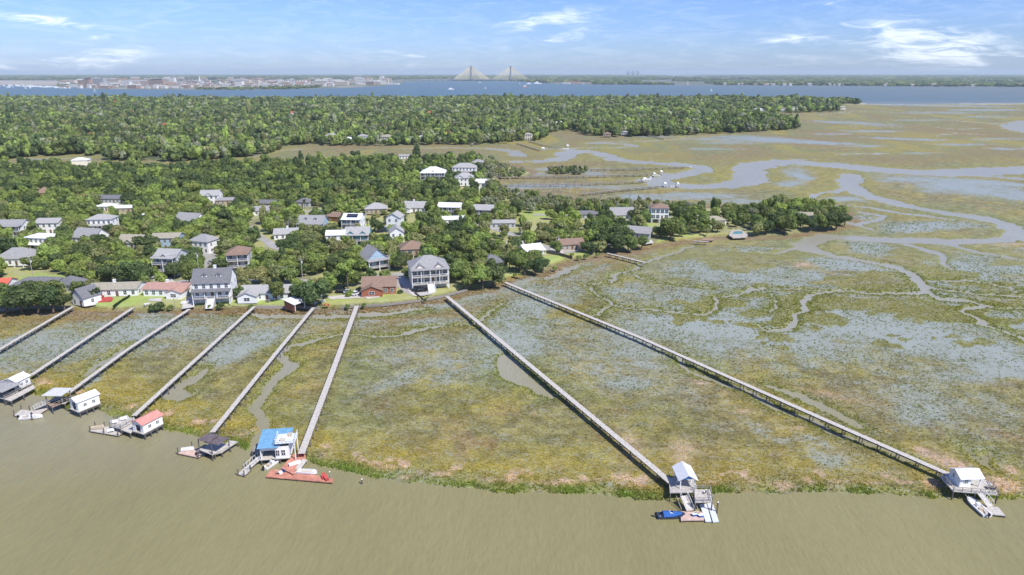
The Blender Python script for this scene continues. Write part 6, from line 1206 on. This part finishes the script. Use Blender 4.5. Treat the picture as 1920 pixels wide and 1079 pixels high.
# sparser, darker sprigs standing in the flooded flats
clump = .25+.5*ss(.40, .62, fbm(Xf*.7, Yf, 5, 131, 4))+ss(.42, .62, fbm(Xf, Yf, 18, 141, 3))
w2 = np.where((Yf < 430) & (hf > .0) & (inl.ravel() < .3) & (np.abs(Xf) < Yf*.8+40), cellA*ss(.15, .5, wf_)*clump*(creek_d.ravel() > 1), 0); w2 /= w2.sum()
N2 = 8000; jj = g.choice(len(w2), N2, p=w2); jt2 = GT.ravel()[jj]*2.0; bx2 = Xf[jj]+g.uniform(-.5,.5,N2)*jt2; by2 = Yf[jj]+g.uniform(-.5,.5,N2)*jt2*2; V2s = []
for k in range(2):
    a = g.normal(.25, .5, N2); w_ = g.uniform(.18,.42,N2)*np.clip(Yf[jj]/230, .8, 1.6); ca_, sa_ = np.cos(a)*w_, np.sin(a)*w_; ox, oy = g.uniform(-.3,.3,N2), g.uniform(-.3,.3,N2); zb = hf[jj]-.02
    V2s.append(np.stack([np.stack([bx2+ox-ca_, by2+oy-sa_, zb], -1), np.stack([bx2+ox+ca_, by2+oy+sa_, zb], -1), np.stack([bx2+ox+g.uniform(-.2,.2,N2), by2+oy+g.uniform(-.2,.3,N2), zb+g.uniform(.2,.5,N2)], -1)], 1))
V2g = np.concatenate(V2s, 0).reshape(-1,3); t2 = np.tile(np.repeat(hxs('#8c9278', 1.1)*g.uniform(.7,1.3,(N2,1)), 3, 0), (2,1))
tag(link('marsh_sprigs', npmesh('marsh_sprigs', V2g, np.arange(len(V2g)).reshape(-1,3), [GRASSM], {'tint': t2})), kind='stuff')
Vg = np.concatenate(Vs, 0).reshape(-1,3); tg = np.tile(np.repeat((Gf_[ii]*1.6*g.uniform(.75,1.3,(NT,1))), 3, 0), (3,1))
tag(link('marsh_grass', npmesh('marsh_grass', Vg, np.arange(len(Vg)).reshape(-1,3), [GRASSM], {'tint': tg})), kind='stuff')
# ------------------------------------------------------------------ the city across the water
gc = random.Random(3)
def block(px, py, w_, d_, h_, m, label=None, kind=0, rz=None, group='city buildings across the harbour', name='city_building'):
    p = P(px, py, 2); t = thing(name, (p.x, p.y, 2), R(gc.uniform(-12, 12) if rz is None else rz), label or 'pale low building in the city across the harbour', 'building', group)
    b_ = MB().box(-w_/2, w_/2, 0, d_, 0, h_)
    if kind == 1: b_.box(-w_*.3, w_*.3, d_*.2, d_*.8, h_, h_*1.18)
    build('wall', b_, m, t)
    if kind == 2: build('roof', MB().add([(-w_/2-1,-1,h_+.01),(w_/2+1,-1,h_+.01),(w_/2+1,d_+1,h_+.01),(-w_/2-1,d_+1,h_+.01),(-w_/2-1,d_/2,h_+w_*.14+2),(w_/2+1,d_/2,h_+w_*.14+2)], [(0,3,2,1),(0,1,5,4),(2,3,4,5),(0,4,3),(1,2,5)]), gc.choice([MIDG, BRNR, LTG]), t)
    else: build('roof', MB().box(-w_/2-.5, w_/2+.5, -.5, d_+.5, h_*(1.18 if kind == 1 else 1)+.01, h_*(1.18 if kind == 1 else 1)+1.2), CITY[0 if kind == 0 else 3], t)
    wb = MB(); nf = max(1, int(h_/4))
    for k in range(nf): wb.box(-w_/2+1, w_/2-1, -.25, -.02, h_*(k+.35)/nf, h_*(k+.7)/nf)
    build('window_band', wb, GLASS, t); return t
for k in range(270):
    u = 118+620*gc.random()**.85; vmax = 166.2 if u < 470 else 166-(u-470)*.03; v_ = vmax-gc.random()**1.7*16+.3
    if 665 < u and v_ > 160.5: v_ = 160-gc.random()*3
    u += gc.uniform(-2, 2); s = ppm(v_); dens = gc.random()
    block(u, v_, gc.uniform(16, 60)*(1 if v_ > 160 else 1.7), gc.uniform(12, 25), gc.uniform(9, 19)*(1 if v_ > 160 else 1.5), gc.choice([CITY[0], CITY[0], CITY[1], CITY[1], CITY[4], CITY[2]]), None, gc.choice([0, 0, 1, 2, 2]))
for (u, v_, wpx, hpx, mi, k, lab) in [(158,161.5,22,9,2,0,'brown hospital block at the left of the city'),(163,164,12,12,2,1,'red brown tower block near the marina'),(182,161,26,11,3,0,'blue grey glass block beside the brown tower'),(215,159.5,16,7,1,1,'tan block right of the glass block'),(292,161.5,28,9,2,1,'long brown block in mid city'),(323,158.5,9,10,0,1,'pale square tower standing above the city'),(270,160.5,14,7,4,0,'rose coloured block in mid city'),(236,161.5,14,6,0,0,'white block in mid city'),(447,163,14,8,0,1,'white block by the battery shore'),(462,161,12,8,1,0,'tan block by the battery shore'),(480,160,10,8,1,1,'tan tower left of the church spires'),
 (716,158.2,7,12,0,1,'white aquarium tower at the tip of the city'),(722,158.4,12,9,1,0,'tan terminal beside the white tower at the tip'),(700,159,22,5,0,0,'long white terminal shed near the tip'),(736,159.4,22,2.5,0,0,'low pale wharf shed at the very tip of the city'),(612,158,18,5,2,0,'brown warehouse in the right half of the city'),(640,160,24,5,1,0,'tan warehouse by the wharves'),(676,158.5,18,5,0,0,'pale warehouse by the wharves'),(560,156.5,26,4,0,0,'long pale hall behind the spires'),(130,158.5,20,6,1,0,'tan building at the marina end'),(118,160,14,5,0,2,'white building behind the marina')]:
    s = ppm(v_); block(u, v_, wpx/s, min(wpx/s, 40), hpx*1.15/s, CITY[mi], lab, k, 0, 'large city buildings across the harbour')
for (u, v_, hpx, lab) in [(375,158,15,'tall white church steeple breaking the horizon'),(541,160.5,9,'church steeple in the right half of the city'),(563,158.5,8,'second church steeple right of the first'),(508,157,7,'slim steeple left of the twin steeples'),(413,158,6,'short steeple right of the tall white one')]:
    p = P(u, v_, 2); s = ppm(v_); t = thing('church_steeple', (p.x, p.y, 2), 0, lab, 'steeple'); hh = hpx/s; build('tower', MB().box(-4, 4, -4, 4, 0, hh*.55), CITY[0], t); build('spire', MB().tube((0,0,hh*.55), (0,0,hh), 4.5, .5, 8), CITY[0], t); build('nave', MB().box(-8, 8, 4.01, 34, 0, hh*.2+6), CITY[1], t)
# right-hand shore: villas and tanks
for k in range(46):
    u = gc.choice([gc.uniform(1040, 1240), gc.uniform(1240, 1900), gc.uniform(1300, 1600)]); v_ = (158.6 if u < 1240 else 160.0+(u-1240)*.0045)-gc.random()*1.2
    block(u, v_, gc.uniform(14, 26), gc.uniform(10, 16), gc.uniform(7, 13), gc.choice([CITY[0], CITY[0], CITY[1]]), 'pale villa on the wooded shore across the harbour', 2, None, 'villas on the shore across the harbour')
for (u, v_, wpx, hpx, mi, lab) in [(1075,157.3,30,3.5,4,'long orange-roofed hangar on the far shore'),(1120,153,30,2.4,0,'long pale shed behind the orange-roofed hangar'),(1150,152.5,24,2.4,1,'tan shed right of the long pale shed'),(1063,158.2,14,3,0,'white hall at the naval pier'),(1210,158.6,18,2,0,'low white shed at the trees edge on the far shore')]:
    s = ppm(v_); t = block(u, v_, wpx/s, 40, hpx/s, CITY[mi], lab, 0, 0, 'sheds on the shore across the harbour')
    if mi == 4: build('roof', MB().box(-wpx/s/2-2, wpx/s/2+2, -3, 44, hpx/s+1.3, hpx/s+3), mat('orange_tile', (.62,.2,.1)), t)
for (u, v_, hpx, lab) in [(1263,148.5,6,'white water tower on the far wooded shore'),(1311,146,4,'smaller water tower right of the white one')]:
    p = P(u, v_, 2); s = ppm(v_); hh = hpx/s; t = thing('water_tower', (p.x, p.y, 2), 0, lab, 'water tower'); build('shaft', MB().tube((0,0,0), (0,0,hh*.7), hh*.06, n=8), CITY[0], t); build('tank', MB().tube((0,0,hh*.68), (0,0,hh*.82), hh*.08, hh*.2, 10).tube((0,0,hh*.8201), (0,0,hh), hh*.2, hh*.08, 10), CITY[0], t)
# container cranes
CRN = mat('crane_steel', (.16,.18,.22), .7, .05, .01, bump=0)
for u, lab in [(1177,'container crane on the horizon, left of three'),(1186,'container crane on the horizon, middle of three'),(1195,'container crane on the horizon, right of three')]:
    p = P(u, 145.5, 2); s = ppm(145.5); hh = 12/s; t = thing('container_crane', (p.x, p.y, 2), 0, lab, 'crane', 'container cranes on the horizon'); r = hh*.035
    for a in (-1, 1):
        for b_ in (-1, 1): build('leg', MB().bar((a*hh*.1,b_*hh*.12,0), (a*hh*.07,b_*hh*.12,hh*.6), r*1.6, r*1.6), CRN, t)
    build('boom', MB().bar((-hh*.3,0,hh*.6), (hh*.35,0,hh*.6), r*1.6, r*1.6).bar((hh*.05,0,hh*.6), (-hh*.02,0,hh), r*1.5, r*1.5).bar((-hh*.02,0,hh), (-hh*.28,0,hh*.62), r, r).bar((-hh*.02,0,hh), (hh*.33,0,hh*.62), r, r), CRN, t)
    build('machinery_house', MB().box(0, hh*.14, -hh*.08, hh*.08, hh*.64, hh*.74), CRN, t)
# ------------------------------------------------------------------ the cable-stayed bridge
BV = 152.2; A = P(883.5, BV, 0); s = FOC/(A.y*CP+CAMH*SP); X0 = A.x; X1 = P(957.5, BV, 0).x; Yb = A.y; HT = (BV-125.2)/s; DK = (BV-149.3)/s
t = thing('suspension_bridge', ((X0+X1)/2, Yb, 0), 0, 'long cable-stayed bridge with two diamond towers across the harbour', 'bridge'); t.name = 'cable_stayed_bridge'; xm = (X0+X1)/2; hw = 22; span = (X1-X0)
def bx(x): return x-xm
xl, xr = P(742, BV, 0).x, P(1060, BV, 0).x; dm = MB(); al, ar = X0-span*.75, X1+span*.55
for a, b_, za, zb_ in ((al, ar, DK, DK), (xl, al, DK*.55, DK), (ar, xr, DK, DK*.4)): dm.bar((bx(a),0,za), (bx(b_),0,zb_), hw*2, 7)
build('deck', dm, BRG, t)
for X in (X0, X1):
    g_ = MB()
    for sd_ in (-1, 1):
        g_.bar((bx(X),sd_*hw*.9,0), (bx(X),sd_*hw*1.5,DK), 15, 12).bar((bx(X),sd_*hw*1.5,DK), (bx(X),sd_*5,HT*.72), 13, 10)
    g_.bar((bx(X),0,HT*.70), (bx(X),0,HT), 12, 12); tw = build('tower', g_, mat('tower_concrete', (.16,.16,.18), .9, .05, .01, bump=0), t)
    for sg in (-1, 1):
        reach = span*.5 if (X == X0) == (sg == 1) else span*.47; c = MB()
        for sd_ in (-1, 1):
            for k in range(30):
                f = (k+1.2)/31; c.tube((bx(X),0,HT*(.72+.26*f)), (bx(X)+sg*reach*f,sd_*hw*.85,DK+3), .75, n=4)
        build('stay_cables', c, CABLE, t)
for u in (756,768,780,792,804,816,828,841,852,862,988,1000,1011,1024,1036,1048):
    x_ = P(u, BV, 0).x; zz = DK if al < x_ < ar else (DK*(.55+.45*(x_-xl)/(al-xl)) if x_ < al else DK*(1-.6*(x_-ar)/(xr-ar))); big = u in (841,852,988,1000,1011)
    build('pier', MB().box(bx(x_)-(9 if big else 6), bx(x_)+(9 if big else 6), -16, 16, -1, zz+(14 if big else -4)), BRG, t)
# low causeway bridge behind
# ------------------------------------------------------------------ boats far out
def ship(u, v_, L_, label, hm=HULL, sup=TRIM, group=None, name='ferry', h_=None, rz=0):
    p = P(u, v_, 0); t = thing(name, (p.x, p.y, 0), R(rz), label, 'ship', group); b_ = L_*.1; h_ = h_ or L_*.1; mb = MB()
    mb.prism([(-L_/2,-b_),(L_*.3,-b_),(L_/2,0),(L_*.3,b_),(-L_/2,b_)], -1, h_); build('hull', mb, hm, t); build('superstructure', MB().box(-L_*.36, L_*.18, -b_*.8, b_*.8, h_+.01, h_*2.0).box(-L_*.2, L_*.08, -b_*.6, b_*.6, h_*2.01, h_*2.8), sup, t); build('funnel', MB().tube((-L_*.1,0,h_*2.81), (-L_*.1,0,h_*3.4), L_*.03, n=8), REDD, t); return t
ship(846,168.2,11/ppm(168.2),'white ferry with red band in mid harbour', rz=4); ship(1027,155.2,22/ppm(155.2),'dark aircraft carrier moored at the naval pier', mat('navy_grey', (.13,.15,.18), .7), CITY[3], name='warship', h_=8); ship(1008,157.4,14/ppm(157.4),'white vessel moored left of the warship'); ship(992,158,9/ppm(158),'small white vessel at the end of the naval pier'); ship(985,163.8,11/ppm(163.8),'red and white barge under way in the harbour', REDD); ship(900,155.5,5/ppm(155.5),'white vessel just left of the right bridge tower')
FOAM = mat('foam', (.75,.78,.8), .9, .1, .05, bump=0)
for k, (u, v_, wpx, lab) in enumerate([(891,161.2,22,'white speedboat wake in mid harbour'),(945,164,36,'faint wake streak right of the ferry'),(942,177.3,56,'long white wake near the wooded island'),(988,164.8,14,'wake behind the red and white barge'),(980,171,26,'thin wake right of the sailing boat'),(135,176.5,18,'short wake on the left water'),(1330,171,5,'small wake on the right water'),(1010,158.6,34,'white water along the naval pier')]):
    p = P(u, v_, .06); s = ppm(v_); L_ = wpx/s; g_ = MB(); g_.add([(-L_/2,-3,0),(L_/2,-1,0),(L_/2,1,0),(-L_/2,4,0)], [(0,1,2,3)]); tag(build('wake', g_, FOAM, None, (p.x, p.y, .06)), lab, 'wake')
for (u, v_, lab) in [(910.5,166.5,'white sailing boat right of the ferry'),(975,158,'white sailing boat near the naval pier'),(178,171.5,'white sailing boat off the city marina'),(1334,171.5,'white boat on the right water')]:
    p = P(u, v_, 0); t = thing('sailing_boat', (p.x, p.y, 0), 0, lab, 'sailing boat'); build('hull', MB().prism([(-6,-1.8),(4,-1.8),(7,0),(4,1.8),(-6,1.8)], -.3, 1.4), HULL, t); build('mast', MB().tube((0,0,1.4), (0,0,15), .15, n=5), TRIM, t); build('sail', MB().add([(.2,-.05,3),(.2,-.05,14),(-5,-.05,3),(.2,.05,3),(.2,.05,14),(-5,.05,3)], [(0,1,2),(5,4,3),(0,3,4,1),(1,4,5,2),(2,5,3,0)]), TRIM, t)
HM = MB().prism([(-7,-2.4),(4,-2.4),(8,0),(4,2.4),(-7,2.4)], -.3, 2.4).mesh('hull', HULL); CM = MB().box(-4, 2, -1.7, 1.7, 2.41, 5).mesh('cabin', TRIM); MM = MB().tube((0,0,5), (0,0,15), .22, n=4).mesh('mast', TRIM)
for k in range(120):
    u = 28+gc.random()*104; v_ = 160.2+ (u-20)*.05+gc.uniform(-.5, 1.3) if k < 100 else gc.uniform(160, 166.5)
    if k >= 100: u = gc.uniform(0, 60)
    p = P(u, v_, 0); t = thing('moored_yacht', (p.x, p.y, 0), gc.uniform(0, 6.28), 'white yacht in the city marina' if k < 100 else 'white yacht anchored off the city marina', 'yacht', 'yachts at the city marina' if k < 100 else 'yachts anchored off the city marina'); link('hull', HM, t); link('cabin', CM, t); link('mast', MM, t)
SKYTINT = (.47, .61, 1.03, 1)
HAZE = 5e-5
EXPO = .68
# ------------------------------------------------------------------ light, sky, air
SUN_AZ, SUN_EL = 132.0, 52.0      # azimuth clockwise from +Y (straight ahead)
sd = Vector((math.sin(R(SUN_AZ))*math.cos(R(SUN_EL)), math.cos(R(SUN_AZ))*math.cos(R(SUN_EL)), math.sin(R(SUN_EL))))
sl = bpy.data.lights.new('sun', 'SUN'); sl.energy = 3.5; sl.angle = R(.5); sl.color = (1, .955, .89)
so = bpy.data.objects.new('sun', sl); col.objects.link(so); so.rotation_euler = sd.to_track_quat('Z', 'Y').to_euler(); so.location = (0, 0, 400)
w = bpy.data.worlds.new('World'); scene.world = w; w.use_nodes = True; N = w.node_tree.nodes; L = w.node_tree.links
bg = N['Background']; sky = N.new('ShaderNodeTexSky'); sky.sky_type = 'NISHITA'; sky.sun_disc = False
sky.sun_elevation = R(SUN_EL); sky.sun_rotation = R(SUN_AZ); sky.altitude = 0; sky.air_density = 1.0; sky.dust_density = .35; sky.ozone_density = 2.5
tc = N.new('ShaderNodeTexCoord'); sx = N.new('ShaderNodeSeparateXYZ'); L.new(tc.outputs['Generated'], sx.inputs[0])
def mth(op, a, b_=None, c_=None):
    m = N.new('ShaderNodeMath'); m.operation = op
    for i, x in enumerate((a, b_, c_)):
        if x is None: continue
        if isinstance(x, (int, float)): m.inputs[i].default_value = x
        else: L.new(x, m.inputs[i])
    return m.outputs[0]
az = mth('ARCTAN2', sx.outputs['X'], sx.outputs['Y']); el = mth('ARCSINE', sx.outputs['Z'])
cv = N.new('ShaderNodeCombineXYZ'); L.new(az, cv.inputs[0]); L.new(el, cv.inputs[1])
def ae(u, v_):
    dx = u-960; dy = FOC*CP+(539.5-v_)*SP; dz = -FOC*SP+(539.5-v_)*CP; q = math.sqrt(dx*dx+dy*dy+dz*dz)
    return math.atan2(dx, dy), math.asin(dz/q)
WISPS = [(90,38,120,9,6,1.0),(190,68,50,8,-8,.7),(160,118,140,18,-10,.85),(200,134,80,6,0,.7),(750,101,42,4,8,1.1),(765,125,50,9,-20,.55),(1030,38,100,18,-6,1.0),(1080,66,90,13,-14,.75),(900,22,60,12,0,.3),(1480,74,80,9,-4,.95),(1490,106,90,8,6,.5),(1740,85,130,36,10,1.2),(1680,60,70,22,16,.9),(1650,55,60,14,14,.7),(1840,92,80,20,-4,.5),(1600,132,80,6,0,.3),(1840,116,70,6,0,.45),(365,136,26,4,0,.9),(0,130,30,12,0,.9),(1400,45,300,12,-3,.28),(1570,3,40,3,-15,.7),(1820,4,60,4,-6,.5),(935,136,24,4,-8,.9),(560,134,80,5,0,.3)]
tot = None
for (u, v_, ru, rv, ti, s) in WISPS:
    a0, e0 = ae(u, v_); m = N.new('ShaderNodeMapping'); m.vector_type = 'TEXTURE'
    m.inputs['Location'].default_value = (a0, e0, 0); m.inputs['Rotation'].default_value = (0, 0, R(-ti)); m.inputs['Scale'].default_value = (ru/1300, rv/1300, 1)
    L.new(cv.outputs[0], m.inputs['Vector']); ln = N.new('ShaderNodeVectorMath'); ln.operation = 'DOT_PRODUCT'; L.new(m.outputs[0], ln.inputs[0]); L.new(m.outputs[0], ln.inputs[1])
    g = mth('MULTIPLY', mth('EXPONENT', mth('MULTIPLY', ln.outputs['Value'], -.9)), s)
    tot = g if tot is None else mth('MAXIMUM', tot, g)
mp = N.new('ShaderNodeMapping'); mp.inputs['Scale'].default_value = (11, 60, 1); mp.inputs['Rotation'].default_value = (0, 0, R(9)); L.new(cv.outputs[0], mp.inputs['Vector'])
no = N.new('ShaderNodeTexNoise'); no.inputs['Scale'].default_value = 1.6; no.inputs['Detail'].default_value = 8; no.inputs['Roughness'].default_value = .62; no.inputs['Distortion'].default_value = 1.3; L.new(mp.outputs[0], no.inputs['Vector'])
cl = N.new('ShaderNodeMapRange'); L.new(mth('MULTIPLY', tot, mth('MULTIPLY_ADD', no.outputs['Fac'], 2.7, -.85)), cl.inputs['Value']); cl.interpolation_type = 'SMOOTHSTEP'
cl.inputs['From Min'].default_value = .08; cl.inputs['From Max'].default_value = .95; cl.inputs['To Max'].default_value = .6
thin = N.new('ShaderNodeMapRange'); L.new(no.outputs['Fac'], thin.inputs['Value']); thin.inputs['From Min'].default_value = .45; thin.inputs['From Max'].default_value = .8; thin.inputs['To Max'].default_value = .16
fac = mth('MAXIMUM', cl.outputs[0], thin.outputs[0])
tint = N.new('ShaderNodeMixRGB'); tint.blend_type = 'MULTIPLY'; tint.inputs['Fac'].default_value = 1; tint.inputs['Color2'].default_value = SKYTINT; L.new(sky.outputs[0], tint.inputs['Color1'])
mix = N.new('ShaderNodeMixRGB'); L.new(fac, mix.inputs['Fac']); L.new(tint.outputs[0], mix.inputs['Color1']); mix.inputs['Color2'].default_value = (9.0, 9.4, 9.9, 1)
L.new(mix.outputs[0], bg.inputs['Color']); bg.inputs['Strength'].default_value = .1
if HAZE > 0:
    hb = MB(); hb.box(-64000, 64000, -600, 46000, -3.5, 188)
    hm = bpy.data.materials.new('haze'); N, L = nt(hm); N.remove(N['Principled BSDF'])
    pv = N.new('ShaderNodeVolumePrincipled'); pv.inputs['Color'].default_value = (.80, .94, 1, 1); pv.inputs['Density'].default_value = HAZE; pv.inputs['Anisotropy'].default_value = 0
    L.new(pv.outputs[0], N['Material Output'].inputs['Volume'])
    tag(build('haze', hb, hm), kind='stuff')
scene.view_settings.view_transform = 'Standard'; scene.view_settings.look = 'None'; scene.view_settings.exposure = EXPO; scene.view_settings.gamma = 1
scene.cycles.max_bounces = 5; scene.cycles.diffuse_bounces = 3; scene.cycles.glossy_bounces = 2; scene.cycles.transmission_bounces = 2; scene.cycles.volume_bounces = 0; scene.cycles.transparent_max_bounces = 4
scene.cycles.use_adaptive_sampling = True; scene.cycles.use_denoising = True
